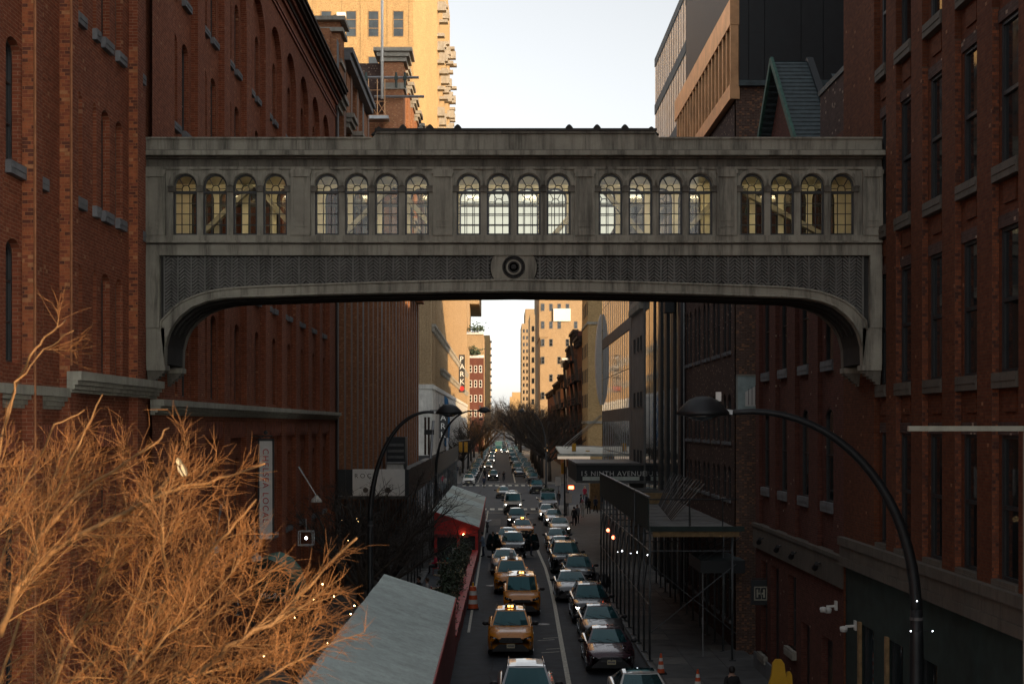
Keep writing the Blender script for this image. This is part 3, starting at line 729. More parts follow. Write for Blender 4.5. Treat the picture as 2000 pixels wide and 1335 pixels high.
p = MB(); p.prism([(9.86,10.05),(10.5,10.05),(10.5,11.0),(9.86,10.62)], 'y', 55.965, 55.98); p.build('drawn_gable', M['white_sign'], mu)
for x in (9.98,10.12,10.26,10.4): p = MB(); p.box(x,x+.02,55.955,55.965,10.1,10.72+(x-9.9)*.5); p.build('drawn_bar', M['frame_black'], mu)

# ------------------------------------------------------------------ right: glass block, grey stone strip, glass curtain wall
glb = thing('glass_block', 'grey framed glass block with tall dark fins beyond the old brick building', 'building', (14, 80, 0))
w = MB(); w.box(9.75,34,72.3,87,0,32); w.build('core', M['frame_black'], glb)
for zi, (z0, z1) in enumerate(((18.6,21.6),(22.2,25.2),(25.8,28.8),(29.4,31.8))):
    y = 72.4
    while y < 86.8:
        p = MB(); p.box(9.66,9.70,y+.05,y+1.0,z0,z1); p.build('pane', M['pane_pale'], glb)
        p = MB(); p.box(9.645,9.68,y-.03,y+.04,z0-.1,z1+.1); p.build('mullion', M['frame_grey'], glb); y += 1.05
    p = MB(); p.box(9.62,9.75,72.25,87.1,z1,z1+.6 if zi < 3 else 32.3); p.build('spandrel', M['concrete'], glb)
for a, b, z0, z1, mt in ((10.6,11.9,26.8,31.2,'glass_sky'),(12.2,13.6,26.8,31.2,'glass_sky'),(9.8,10.3,22,32,'concrete'),(13.8,34,22,32,'concrete')):
    p = MB(); p.box(a,b,72.2,72.29,z0,z1); p.build('pane' if mt[0] == 'g' else 'end_panel', M[mt if mt[0] == 'g' else 'stone_pale'], glb)
p = MB(); p.box(9.6,34,72.15,72.3,31.2,32.3); p.build('parapet', M['concrete'], glb)
y = 74
while y < 86:                                               # lower storeys: dark fins and tall mirror-like glass
    p = MB(); p.box(9.56,9.75,y,y+1.15,0,18.3); p.build('fin', M['black_metal'], glb)
    p = MB(); p.box(9.66,9.70,y+1.17,y+3.08,0.4,18.2); p.build('pane', M['glass_sky'], glb); y += 3.1
p = MB(); p.box(9.5,9.76,72.3,74,0,18.3); p.build('brick_strip', M['brick_dark'], glb)
stp = thing('stone_strip_building', 'narrow grey stone building between the finned glass and the curtain wall', 'building', (14, 95, 0))
w = MB(); w.box(9.5,30,92.6,101,0,24); w.build('wall', M['concrete'], stp)
w = MB(); w.box(9.62,30,87.1,92.58,0,24); w.build('recess_wall', M['black_metal'], stp)
for k in range(2): p = MB(); p.box(9.58,9.62,87.4+2.6*k,89.6+2.6*k,.4,23); p.build('pane', M['glass_sky'], stp)
for z in (6.5,10.5,14.3):
    for y in (94,96,98.6): add_window('R', Pright(9.5), y, z, .7, 1.1, .0, stp, 0, 1, 1)
for z in (17.6,18.6,22.8): p = MB(); p.box(9.3,9.55,92.5,101.05,z,z+.35); p.build('moulding', M['stone'], stp)
for k in range(9): p = MB(); p.box(9.22,9.5,92.8+.92*k,93.3+.92*k,17.1,17.55); p.build('modillion', M['stone'], stp)
cur = thing('curtain_wall_building', 'long glass curtain wall with pale floor bands at the avenue corner', 'building', (16, 116, 0))
w = MB(); w.box(9.62,40,101.2,131,0,26); w.build('core', M['frame_black'], cur)
w = MB(); w.box(27,125,101.2,155,0,64); w.build('unseen_sun_block', M['brick_tan'], cur)  # unseen mass added to keep the sun off the tan block
FL = ((4.4,9.6),(10.6,16.4),(17.3,23.0))
for z0, z1 in FL:
    y = 101.6
    while y < 130.6:
        for zz in ((z0,(z0+z1)/2),((z0+z1)/2+.06,z1)):
            p = MB(); p.box(9.56,9.60,y+.08,y+1.92,*zz); p.build('pane', M['glass_sky'], cur)
        p = MB(); p.box(9.535,9.62,y-.05,y+.05,z0,z1); p.build('mullion', M['steel'], cur); y += 2.0
for z0, z1 in ((3.6,4.4),(9.6,10.6),(16.4,17.3),(23.0,26)): p = MB(); p.box(9.50,9.66,101.1,131.1,z0,z1); p.build('floor_band', M['concrete'], cur)
p = MB(); p.box(9.48,9.66,101.1,102.5,3.6,26); p.build('corner_strip', M['concrete'], cur)
p = MB(); p.box(9.58,9.66,102.5,131.1,0,3.6); p.build('shop_glass', M['glass'], cur)
bs = thing('blade_sign', 'tall white rounded sign on the far corner of the glass curtain wall', 'sign', (9.2, 132, 15))
p = MB(); pts = [(9.42-.5*math.sin(math.pi*i/14)**.6, 11.2+8.6*i/14) for i in range(15)]
p.prism(pts+[(9.5,19.8),(9.5,11.2)], 'y', 131.2, 132.6); p.build('panel', M['white_sign'], bs)
for z in (12.2,14.2,16.2,18.2): p = MB(); p.box(9.4,9.7,131.7,132,z,z+.12); p.build('bracket', M['steel'], bs)

# ------------------------------------------------------------------ right, beyond the avenue
tb = thing('tan_corner_building', 'tan brick corner building beyond the avenue, blank wall to the camera', 'building', (18, 225, 0))
XF = 13.5
w = MB(); w.box(XF,50,AV1+.2,AV1+16,0,34); w.build('wall', M['brick_yellow'], tb)
for z in (9.5,25,33.6): p = MB(); p.box(XF-.15,50,AV1+.05,AV1+16,z,z+.4); p.build('band', M['stone'], tb)
for z in (12,16,20,26.5,30): 
    for k in range(4): add_window('R', Pright(XF), AV1+2.2+4*k, z, 1.3, 2.2, .02, tb, 0, 1, 2)
tene = []
tlab = ['red brick tenement with black fire escape nearest the tan corner building','dark brick tenement with heavy bracketed cornice and fire escape',
        'brick tenement with green vines near its cornice','narrow red tenement with projecting cornice and fire escape','white ornate fronted tenement catching sunlight',
        'brown walk up tenement with iron fire escape farther down the right side','low dark tenement before the far tan tower','last brick tenement on the right before the trees close']
M['fire_escape'] = plain('fire_escape', (.02,.018,.018), .7)
y = AV1+16.2
for k in range(8):
    L = (14,15,15,13,12,16,30,60)[k]; H = (24,26,24,22,23,20,19,18)[k]
    t = thing('tenement', tlab[k], 'building', (18, y+L/2, 0), group='tenements with fire escapes')
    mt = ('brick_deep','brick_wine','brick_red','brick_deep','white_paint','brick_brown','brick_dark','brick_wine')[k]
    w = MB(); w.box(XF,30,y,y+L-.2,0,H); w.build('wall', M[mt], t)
    c = MB(); c.box(XF-.5,XF+.1,y,y+L-.2,H-.8,H-.2); c.box(XF-.9,XF+.2,y-.1,y+L-.1,H-.2,H+.25)
    for j in range(5): c.box(XF-.75,XF,y+.5+j*(L-1.2)/4.5,y+.9+j*(L-1.2)/4.5,H-1.3,H-.2)
    c.build('cornice', M['cornice_dark'] if k != 4 else M['white_sign'], t)
    for z in range(5, int(H)-3, 4):
        for j in range(3): add_window('R', Pright(XF), y+2+j*(L-4)/2, z, 1.2, 2.1, .02, t, 0, 1, 2)
        if k in (0,1,3,5,6):
            f = MB(); a, b = y+2.5, y+L-3
            f.box(XF-1.2,XF,a,b,z-.25,z-.15); f.bar((XF-1.2,a,z+.85),(XF-1.2,b,z+.85),.06); f.bar((XF-1.2,a,z+.4),(XF-1.2,b,z+.4),.04)
            n = 9
            for j in range(n+1): f.bar((XF-1.2,a+(b-a)*j/n,z-.2),(XF-1.2,a+(b-a)*j/n,z+.85),.04)
            for yy in (a, b): f.bar((XF-1.2,yy,z+.85),(XF,yy,z+.85),.05); f.bar((XF-1.2,yy,z-.2),(XF-1.2,yy,z+.85),.06)
            f.bar((XF-.6,a+.5,z-.2),(XF-.6,b-.5,z+3.8),.5,.08)
            f.build('fire_escape', M['fire_escape'], t)
    y += L
far = thing('far_tan_tower', 'broad sunlit tan tower with white roof sign, far right beyond tenements', 'building', (26, 500, 0))
w = MB(); w.box(XF,60,486,560,0,62); w.box(17,40,500,540,62,70); w.box(XF-.3,XF+3,485.5,520,40,66); w.build('wall', M['brick_tan'], far)
for j in range(10):
    for k in range(8):
        if (j*7+k*3) % 5 != 1: add_window('F', Pfront(485.4 if j < 1 else 486), 14.4+2.9*j, 12+6.2*k, 1.25, 2.6, .02, far, 0, 1, 2, .16, .12, 'frame_grey')
q = at(1081, 627, 485.5); p = MB(); p.box(q.x,q.x+6.0,485.3,485.6,q.z,q.z+4.4); p.build('sign_board', M['white_sign'], far)
lat = MB()
for a, b in (((15,62),(18.5,69)),((22,62),(18.5,69)),((16.7,65.5),(20.3,65.5)),((15,62),(20.3,65.5)),((22,62),(16.7,65.5))): lat.bar((a[0],490,a[1]),(b[0],490,b[1]),.25)
lat.build('lattice_mast', M['steel'], far)
f2 = thing('far_stepped_tower', 'distant stepped apartment tower with pale sunlit side, right of the street end', 'building', (26, 690, 0))
w = MB(); w.box(XF,40,663,700,0,62); w.box(XF+3,40,668,700,62,72); w.build('wall', M['brick_tan'], f2)
for k in range(9):
    for j in range(3): add_window('F', Pfront(663), 15.0+j*2.3, 14+k*5, 1.3, 2.6, .02, f2, 0, 1, 1, .15)
f3 = thing('far_slim_tower', 'most distant slim brown tower edging the sky gap on the right', 'building', (20, 1000, 0))
w = MB(); w.box(XF,34,940,1000,0,78); w.box(XF+2.5,34,940,1000,78,88); w.build('wall', M['brick_tan'], f3)
for k in range(14):
    for j in range(3): add_window('F', Pfront(940), 15.0+j*2.2, 12+k*4.6, 1.2, 2.4, .02, f3, 0, 1, 1, .15)
# left distance
g1 = thing('terraced_apartment_house', 'tan apartment house with planted terraces, left of the sky gap', 'building', (-16, 470, 0))
w = MB(); w.box(-40,-10.9,438,470,0,34); w.box(-40,-6.2,470,520,0,40); w.box(-40,-11.6,470,520,40,53); w.box(-40,-8.2,500,560,53,66); w.build('wall', M['brick_tan'], g1)
w = MB(); w.box(-40,-6.1,469.6,470,0,32); w.build('lower_front', M['brick_wine'], g1)
for z in (32,40): p = MB(); p.box(-40,-6.0,469.4,470.1,z,z+.9); p.build('balcony', M['white_sign'], g1)
for k in range(4):
    for j in range(3): add_window('F', Pfront(469.6), -10.6+1.7*j, 12+k*5, 1.0, 2.4, .02, g1, 0, 1, 2, .15, .1, 'white_sign')
for x, z in ((-10.4,33),(-8.9,33.2),(-9.6,41),(-7.6,41)): 
    bm_ = MB()
    for k in range(90):
        d = Vector((random.gauss(0,1.1),random.gauss(0,1.0),abs(random.gauss(0,1.2)))); s = .35
        a = Vector((x,468.6,z))+d; u = Vector((random.uniform(-1,1),random.uniform(-1,1),random.uniform(-1,1))).normalized()*s; v_ = u.orthogonal().normalized()*s
        bm_.quad(a-u, a-v_, a+u, a+v_)
    tag(bm_.build('terrace_bush', M['leaf_dark'], g1), kind='stuff')
g2 = thing('far_blue_tower', 'far slate blue apartment slab edging the sky gap on the left', 'building', (-16, 700, 0))
w = MB(); w.box(-40,-8.8,640,760,0,52); w.build('wall', M['brick_dark'], g2)
for k in range(8):
    for j in range(10): add_window('L', Pleft(-8.8), 646+11*j, 10+k*5, 4, 2.6, .02, g2, 0, 2, 1, .2)
g3 = thing('far_cream_tower', 'pale cream tower with balconies at the very end of the left side', 'building', (-16, 1100, 0))
w = MB(); w.box(-40,-8.6,1000,1100,0,74); w.build('wall', M['brick_yellow'], g3)
for k in range(12): p = MB(); p.box(-8.6,-7.2,1004,1010,14+k*5,15.2+k*5); p.build('balcony', M['stone'], g3)
g4 = thing('far_end_building', 'small orange lit building closing the end of the street', 'building', (12, 2400, 0))
w = MB(); w.box(14,60,2400,2440,0,58); w.box(18,40,2410,2440,58,66); w.build('wall', M['brick_yellow'], g4)
# ------------------------------------------------------------------ the covered bridge between the two brick buildings
YB0, YB1 = 34.9, 37.15
XC = (1003.3-980)/77.36
bridge = thing('covered_bridge', 'grey metal covered bridge with arched windows spanning the street', 'bridge', (XC, 36, 12))
XL0, XR0 = -8.98, 9.60
def bx(px): return (px-980)/77.36
def bz(py): return CAM_Z+(829-py)/77.36
# arch outlines, half span from the crown outwards: (distance from crown, height)
ext = [(0,544),(150,546),(300,550),(383,553),(478,556),(523,558),(568,562),(596,566.5),(622,574.6),(647,586),(663,597),(678,613),(688.5,624)]
itr = [(0,569.5),(150,571),(300,574),(383,576),(478,579.5),(523,580.5),(568,583),(602,589.5),(629,600),(651,617),(665,633),(674,650),(681,676),(682,712)]
def side_poly(pts): return [(XC-d/77.36, bz(p)) for d, p in pts[::-1]]+[(XC+d/77.36, bz(p)) for d, p in pts[1:]]
ext_l = side_poly(ext+[(690,640)]); itr_l = side_poly(itr)
def ext_z(x): 
    d = abs(x-XC)*77.36
    for (a, pa), (b, pb) in zip(ext[:-1], ext[1:]):
        if a <= d <= b: return bz(pa+(pb-pa)*(d-a)/(b-a))
    return bz(640)
def ring(y0, y1, mat, name='arch_ring'):
    r = MB(); r.strip(ext_l, itr_l, 'y', y0, y1)
    for s in (-1, 1):                                        # the straight legs down to the brackets
        x0 = XC+s*682/77.36; x1 = XL0 if s < 0 else XR0
        r.box(x0, x1, y0, y1, bz(713), bz(640))
    return r.build(name, M[mat], bridge)
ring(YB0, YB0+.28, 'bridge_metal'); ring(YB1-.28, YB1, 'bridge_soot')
e = MB()                                                      # raised edge mouldings on the ring
for dz in (.0, ): e.tube([(x, YB0-.012, z-.035) for x, z in ext_l], .035, 5)
e.tube([(x, YB0-.008, z+.03) for x, z in itr_l[1:-1]], .03, 5)
e.build('ring_moulding', M['bridge_metal'], bridge, True)
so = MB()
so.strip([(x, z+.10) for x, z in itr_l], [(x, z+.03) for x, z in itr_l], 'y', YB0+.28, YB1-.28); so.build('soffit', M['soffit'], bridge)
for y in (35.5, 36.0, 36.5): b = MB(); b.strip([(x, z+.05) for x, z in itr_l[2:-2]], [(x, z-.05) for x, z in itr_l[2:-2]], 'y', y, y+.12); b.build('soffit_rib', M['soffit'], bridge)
for s in (-1, 1):                                             # capped brackets that carry the legs
    for y in (YB0, YB1-.42):
        xa = XC+s*(682+2)/77.36+(-s)*.06; xb = XL0+.02 if s < 0 else XR0-.02
        c = MB(); c.box(xa, xb, y-.05, y+.42, bz(723), bz(713)); c.build('bracket_cap', M['bridge_metal'], bridge)
        c = MB(); w_ = abs(xb-xa)
        for k, f in enumerate((.92,.78,.6,.42,.25,.12)):
            c.box(xb, xb+(xa-xb)*f, y+.01+.02*k, y+.36-.02*k, bz(723)-.07*(k+1), bz(723)-.07*k)
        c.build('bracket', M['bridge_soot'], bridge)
for s, x0, x1 in ((-1, XL0, XL0+.34), (1, XR0-.30, XR0)):     # upright strip at each wall
    c = MB(); c.box(x0, x1, YB0-.03, YB0+.2, bz(640), bz(498)); c.build('end_pilaster', M['bridge_metal'], bridge); c = MB(); c.box(x0, x1, YB1-.2, YB1, bz(640), bz(498)); c.build('end_pilaster', M['bridge_metal'], bridge)
# herringbone panels between ribs
bk = MB(); z_top = bz(499)
n = 60; xs_ = [XL0+(XR0-XL0)*i/n for i in range(n+1)]
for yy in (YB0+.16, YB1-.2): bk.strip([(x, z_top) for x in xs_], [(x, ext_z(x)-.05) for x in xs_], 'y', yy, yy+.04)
bk.build('spandrel_plate', M['bridge_dark'], bridge)  # near-black plate: recess shade between the slats put into its colour
PWD = 26.35/77.36
MED = 45/77.36
def clip_seg(xa, za, xb, zb):
    """keep the part of a short slat that stands above the arch and below the band"""
    pts = []
    for i in range(9):
        t = i/8; x = xa+(xb-xa)*t; z = za+(zb-za)*t
        if z > ext_z(x)+.005 and z < z_top-.005 and math.hypot(x-XC, z-bz(521)) > MED+.02: pts.append((x, z))
    return (pts[0], pts[-1]) if len(pts) > 1 else None
for s in (-1, 1):
    k = 0
    while True:
        x0 = XC+s*(MED*.55+k*PWD); x1 = x0+s*PWD
        if abs(x1-XC)*77.36 > 690: break
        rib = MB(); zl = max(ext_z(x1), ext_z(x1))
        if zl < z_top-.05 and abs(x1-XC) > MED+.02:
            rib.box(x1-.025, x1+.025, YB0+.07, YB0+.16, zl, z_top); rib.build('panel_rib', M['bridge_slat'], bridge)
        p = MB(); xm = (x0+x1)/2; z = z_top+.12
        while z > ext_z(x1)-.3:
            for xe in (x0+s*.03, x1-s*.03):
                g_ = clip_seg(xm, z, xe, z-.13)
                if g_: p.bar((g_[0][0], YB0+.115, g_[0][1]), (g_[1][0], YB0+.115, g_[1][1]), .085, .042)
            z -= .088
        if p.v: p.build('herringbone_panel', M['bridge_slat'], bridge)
        k += 1
# round medallion with its pale halo
md = MB(); hz = bz(521)
pts = [(XC+MED*math.cos(t), hz+MED*math.sin(t)) for t in [2*math.pi*i/40 for i in range(40)]]
pts = [(x, min(max(z, ext_z(x)-.02), z_top+.01)) for x, z in pts]
md.prism(pts, 'y', YB0+.03, YB0+.17); md.build('medallion_field', M['bridge_metal'], bridge)
md = MB(); md.lathe([(.29,.06),(.29,-.02),(.265,-.035),(.25,.0),(.235,.0),(.22,-.03),(.2,-.03),(.19,.005),(.15,.005),(.14,-.02),(.12,-.02),(.11,.0),(.07,.0),(.06,-.03),(.03,-.04),(.012,-.04),(.011,-.012),(.001,-.012)], 36, (XC, YB0+.03, hz), 'y')
md.build('medallion', M['bridge_dark'], bridge, True)
# bands, in cast lengths with open joints
def band(z0, z1, out, mat, name, y=YB0, joints=8, back=True):
    L_ = (XR0-XL0)/joints
    for i in range(joints):
        b = MB(); b.box(XL0+i*L_+.004, XL0+(i+1)*L_-.004, y-out, y+.3, z0, z1); b.build(name, M[mat], bridge)
    if back: b = MB(); b.box(XL0, XR0, YB1-.3, YB1+out, z0, z1); b.build(name, M['bridge_soot'], bridge)
band(bz(498.5), bz(478), .02, 'bridge_metal', 'lower_band'); band(bz(478), bz(474.6), -.03, 'bridge_soot', 'shadow_joint', joints=1)
band(bz(474.6), bz(471), .10, 'bridge_metal', 'sill_moulding'); band(bz(471), bz(460), .05, 'bridge_metal', 'sill_band')
# storey wall with five groups of four arched windows, front and rear
zw0, zw1, zs = bz(460), bz(331), bz(375)
WW = 46.5/77.36; groups = [[XC+(j-2)*3.581+(k-1.5)*.7575 for k in range(4)] for j in range(5)]
cols = [(x-WW/2, x+WW/2, [(bz(458.5), bz(339.4), WW/2)]) for gr in groups for x in gr]
wl = MB(); wall_grid(wl, Pfront(YB0), XL0, XR0, zw0, zw1, cols, .16); wl.build('front_wall', M['bridge_metal'], bridge)
wl = MB(); wall_grid(wl, lambda u, w, z: (u, YB1-w, z), XL0, XR0, zw0, zw1, cols, .16); wl.build('rear_wall', M['bridge_soot'], bridge)
def bridge_window():
    h = bz(339.4)-bz(458.5); r = WW/2; sp = h-r; zt = bz(375)-bz(458.5); fw = .045
    out = [(-r,0)]+arc(-r, r, h, r, 14)+[(r,0)]; inn = [(-r+fw,fw)]+arc(-r+fw, r-fw, h-fw, r-fw, 14)+[(r-fw,fw)]
    f = MB(); n = len(out); f.add([(a,y,b) for y in (0,.08) for a, b in out]+[(a,y,b) for y in (0,.08) for a, b in inn],
        [q for i in range(n) for q in ((i,(i+1)%n,2*n+(i+1)%n,2*n+i),(2*n+i,2*n+(i+1)%n,3*n+(i+1)%n,3*n+i))])
    f.box(-r,r,-.03,.06,zt-.035,zt+.03)
    for i in (1,2): f.box(-r+2*r*i/3-.010,-r+2*r*i/3+.010,.02,.055,fw,zt)
    for i in (1,2,3): f.box(-r,r,.022,.053,zt*i/4-.010,zt*i/4+.010)
    ir = .095; a0 = [(-ir,.0)]+[(ir*math.cos(math.pi-math.pi*i/8), .09+ir*math.sin(math.pi*i/8)) for i in range(9)]+[(ir,0)]
    f.tube([(x, .035, zt+z) for x, z in a0], .013, 4)
    for sx in (-1,1): f.bar((sx*ir*.6,.035,zt+.16),(sx*r*.62,.035,sp+r*.80),.022)
    for sx in (-1,1): f.bar((sx*ir,.035,zt+.09),(sx*r*.98,.035,zt+.1),.018)
    p = MB(); p.add([(a,.045,b) for a, b in inn], [tuple(range(n))])
    return f.mesh('window', M['frame_black']), p.mesh('pane', M['bridge_glass'])
bwf, bwp = bridge_window()
hood = MB(); ri, ro = WW/2+.015, WW/2+.115; zt0 = bz(339.4)-WW/2-bz(458.5)
hood.strip([(ro*math.cos(math.pi-math.pi*i/16), zt0+ro*math.sin(math.pi*i/16)) for i in range(17)], [(ri*math.cos(math.pi-math.pi*i/16), zt0+ri*math.sin(math.pi*i/16)) for i in range(17)], 'y', -.05, .02)
hood = hood.mesh('hood_arch', M['bridge_metal'])
imp = MB(); imp.box(-.085,.085,-.06,.02,-.05,.06); imp.box(-.1,.1,-.08,.02,.06,.09); imp = imp.mesh('impost', M['bridge_soot'])
for gr in groups:
    for x in gr:
        o = put(bwf, 'window', bridge, (x, YB0+.07, bz(458.5))); put(bwp, 'pane', o)
        put(hood, 'hood_arch', bridge, (x, YB0, bz(458.5)))
        o = put(bwf, 'window', bridge, (x, YB1-.07, bz(458.5)), R(180)); put(bwp, 'pane', o)
    for k in range(5):
        x = (gr[0]-.7575/2)+.7575*k
        if k in (0, 4): x += .05 if k == 0 else -.05
        put(imp, 'impost', bridge, (x, YB0, bz(371)))
# panelled pilasters between the groups
pil = MB(); pil.box(-.25,.25,-.06,.02,0,zw1-zw0); pil.box(-.25,.25,-.085,-.06,0,.16)
for a, b in ((-.25,-.17),(.17,.25)): pil.box(a,b,-.09,-.06,.16,zw1-zw0-.12)
pil.box(-.17,.17,-.075,-.06,.22,.245); pil.box(-.17,.17,-.075,-.06,.36,.385); pil.box(-.27,.27,-.11,-.06,zw1-zw0-.12,zw1-zw0-.02)
pil.box(-.24,.24,-.115,-.06,zw1-zw0-.2,zw1-zw0-.12)
pil = pil.mesh('pilaster', M['bridge_metal'])
for j in range(4): put(pil, 'pilaster', bridge, ((groups[j][3]+groups[j+1][0])/2, YB0, zw0))
for x in (XL0+.25, XR0-.25): put(pil, 'pilaster', bridge, (x, YB0, zw0))
# frieze, cornice and parapet
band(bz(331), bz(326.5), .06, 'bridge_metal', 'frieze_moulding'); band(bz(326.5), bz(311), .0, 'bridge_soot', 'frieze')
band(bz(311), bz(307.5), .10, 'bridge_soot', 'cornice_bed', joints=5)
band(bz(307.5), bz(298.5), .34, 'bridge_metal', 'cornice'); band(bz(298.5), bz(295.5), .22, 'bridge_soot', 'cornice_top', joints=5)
b = MB(); b.box(XL0, XR0, YB0+.08, YB0+.28, bz(330), bz(296)); b.box(XL0, XR0, YB0+.08, YB0+.28, bz(498), bz(461)); b.build('band_backing', M['bridge_soot'], bridge)
xa, xb = bx(735), bx(1279)
for x0, x1, zt in ((XL0, xa-.12, bz(272)), (xb+.12, XR0, bz(272))):
    n = 3
    for i in range(n):
        b = MB(); b.box(x0+(x1-x0)*i/n+.003, x0+(x1-x0)*(i+1)/n-.003, YB0-.02, YB0+.2, bz(295.5), zt); b.build('parapet', M['bridge_metal'], bridge)
    b = MB(); b.box(x0, x1, YB0-.07, YB0+.25, zt, zt+.045); b.build('parapet_cap', M['bridge_metal'], bridge)
for i in range(4):
    b = MB(); b.box(xa+(xb-xa)*i/4+.003, xa+(xb-xa)*(i+1)/4-.003, YB0-.04, YB0+.2, bz(295.5), bz(262)); b.build('parapet', M['bridge_metal'], bridge)
    b = MB(); b.box(xa+(xb-xa)*i/4+.003, xa+(xb-xa)*(i+1)/4-.003, YB0-.10, YB0+.25, bz(262), bz(257)); b.build('parapet_moulding', M['bridge_soot'], bridge)
b = MB(); b.box(xa-.03, xb+.03, YB0-.13, YB0+.3, bz(257), bz(252.5)); b.build('parapet_cap', M['bridge_dark'], bridge)
for s, x in ((-1, xa), (1, xb)):                               # swept shoulders
    pts = [(x, bz(295.5)), (x, bz(258))]+[(x+s*(.02+.14*(1-math.cos(t))), bz(258)-.16*math.sin(t)) for t in [math.pi/2*i/6 for i in range(1, 7)]]+[(x+s*.16, bz(272)-.02), (x+s*.16, bz(295.5))]
    b = MB(); b.prism(pts, 'y', YB0-.035, YB0+.2); b.build('parapet_shoulder', M['bridge_metal'], bridge)
af = MB(); pts = [(-.2,0),(-.17,.03),(-.12,.07),(-.08,.14),(-.04,.185),(0,.205),(.04,.185),(.08,.14),(.12,.07),(.17,.03),(.2,0)]
af.prism(pts, 'y', 0, .3); af = af.mesh('roof_finial', M['bridge_dark'])
for px in (785,838,893,1113,1168,1223): put(af, 'roof_finial', bridge, (bx(px), YB0+.35, bz(252.5)))
for px in (735,1278): put(af, 'roof_finial', bridge, (bx(px), YB0+.7, bz(251)))
rf = MB(); rf.box(XL0, XR0, YB0+.2, YB1, bz(276), bz(272)); rf.box(xa, xb, YB0+.25, YB1-.1, bz(272), bz(253)); rf.build('roof', M['bridge_dark'], bridge)
# inside: ceiling, floor, cream wall faces, diagonal truss braces and hanging lamps
i_ = MB(); i_.box(XL0, XR0, YB0+.16, YB1-.16, bz(331)-.02, bz(331)+.05); i_.build('ceiling', M['cream'], bridge)
i_ = MB(); i_.box(XL0, XR0, YB0+.16, YB1-.16, zw0-.06, zw0+.02); i_.build('floor', M['frame_grey'], bridge)
i_ = MB(); wall_grid(i_, Pfront(YB1-.17), XL0, XR0, zw0, zw1, cols, .005); wall_grid(i_, Pfront(YB0+.165), XL0, XR0, zw0, zw1, cols, -.004); i_.build('plaster', M['cream'], bridge)
for k, (x0, x1) in enumerate(((-8.2,-6.6),(-5.2,-6.5),(-4.4,-2.9),(-1.5,-2.8),(1.2,2.5),(3.9,2.6),(4.6,6.0),(8.9,6.1))):
    d = MB(); d.bar((x0, YB1-.45, zw0+.05), (x1, YB1-.45, zw1-.1), .22, .12); d.build('truss_brace', M['stone'], bridge)
for x in (-7.4,-5.8,-3.6,-1.9,-.7,.9,2.2,3.8,5.6,7.6):
    l = MB(); l.box(x-.3, x+.3, 35.12, 35.3, bz(331)-.075, bz(331)-.025); l.build('ceiling_lamp', M['interior_lamp'], bridge)
# ------------------------------------------------------------------ vehicles (built facing the camera: front at y = 0)
def paint(name, c, metal=.35, rough=.28):
    m, t, b = _new(name)
    b.inputs['Base Color'].default_value = (*c, 1); b.inputs['Metallic'].default_value = metal; b.inputs['Roughness'].default_value = rough
    b.inputs['Coat Weight'].default_value = 1; b.inputs['Coat Roughness'].default_value = .03
    n = _noise(t, _pos(t), 5, 5)                                  # road dust
    t.links.new(_ramp(t, n, [(.3, (rough*.8,)*3), (.75, (rough*1.5,)*3)]), b.inputs['Roughness']); return m
PAINT = {k: paint('paint_'+k, c, mt, ro) for k, c, mt, ro in (
    ('black',(.012,.013,.015),.3,.25),('charcoal',(.035,.038,.042),.5,.3),('grey',(.12,.125,.13),.6,.32),('silver',(.36,.37,.38),.7,.34),
    ('white',(.66,.66,.63),.0,.32),('maroon',(.045,.010,.022),.4,.26),('taxi',(.68,.235,.006),.05,.30),('navy',(.02,.03,.06),.4,.28),
    ('champagne',(.34,.31,.26),.6,.34),('teal',(.05,.13,.14),.2,.4))}
M['car_glass'] = glassy('car_glass', (.012,.045,.052), .03, .8)
M['car_glass'].node_tree.nodes['Principled BSDF'].inputs['Specular Tint'].default_value = (.42, .92, 1, 1)      # teal sky reflection put into the glass tint
M['rubber'] = plain('rubber', (.018,.018,.019), .85)
M['trim'] = plain('trim', (.016,.016,.018), .5, var=.15)
M['chrome'] = plain('chrome', (.62,.63,.65), .16, 1.0, var=.05)
M['lamp_lens'] = glassy('lamp_lens', (.02,.022,.024), .05, 1.0)
M['plate'] = plain('plate', (.6,.54,.34), .5, var=.08)
M['plate_text'] = plain('plate_text', (.03,.04,.12), .6)
KINDS = {   # L, W, H, hood front z, hood rear z, cowl y, windshield top y, roof rear y, tail y, belt z, roof half width, wheel r, wheel ys
    'suv':     (4.6,1.86,1.69,.93,1.10,1.12,1.92,3.75,4.42,1.10,.60,.36,(.92,3.58)),
    'big_suv': (5.1,2.00,1.86,1.03,1.20,1.20,1.95,4.45,4.98,1.20,.68,.40,(1.0,3.95)),
    'sedan':   (4.8,1.84,1.45,.76,.98,1.35,2.25,3.35,4.25,.96,.56,.335,(.95,3.75)),
    'van':     (4.8,1.84,1.86,.95,1.14,.86,1.55,4.55,4.72,1.14,.70,.34,(.9,3.95)),
    'minivan': (5.1,1.99,1.76,.92,1.12,.95,1.92,4.5,5.0,1.10,.66,.345,(.95,3.98)),
    'big_van': (5.6,2.02,2.1,1.1,1.28,.85,1.5,5.4,5.56,1.28,.78,.37,(.95,4.6)),
}
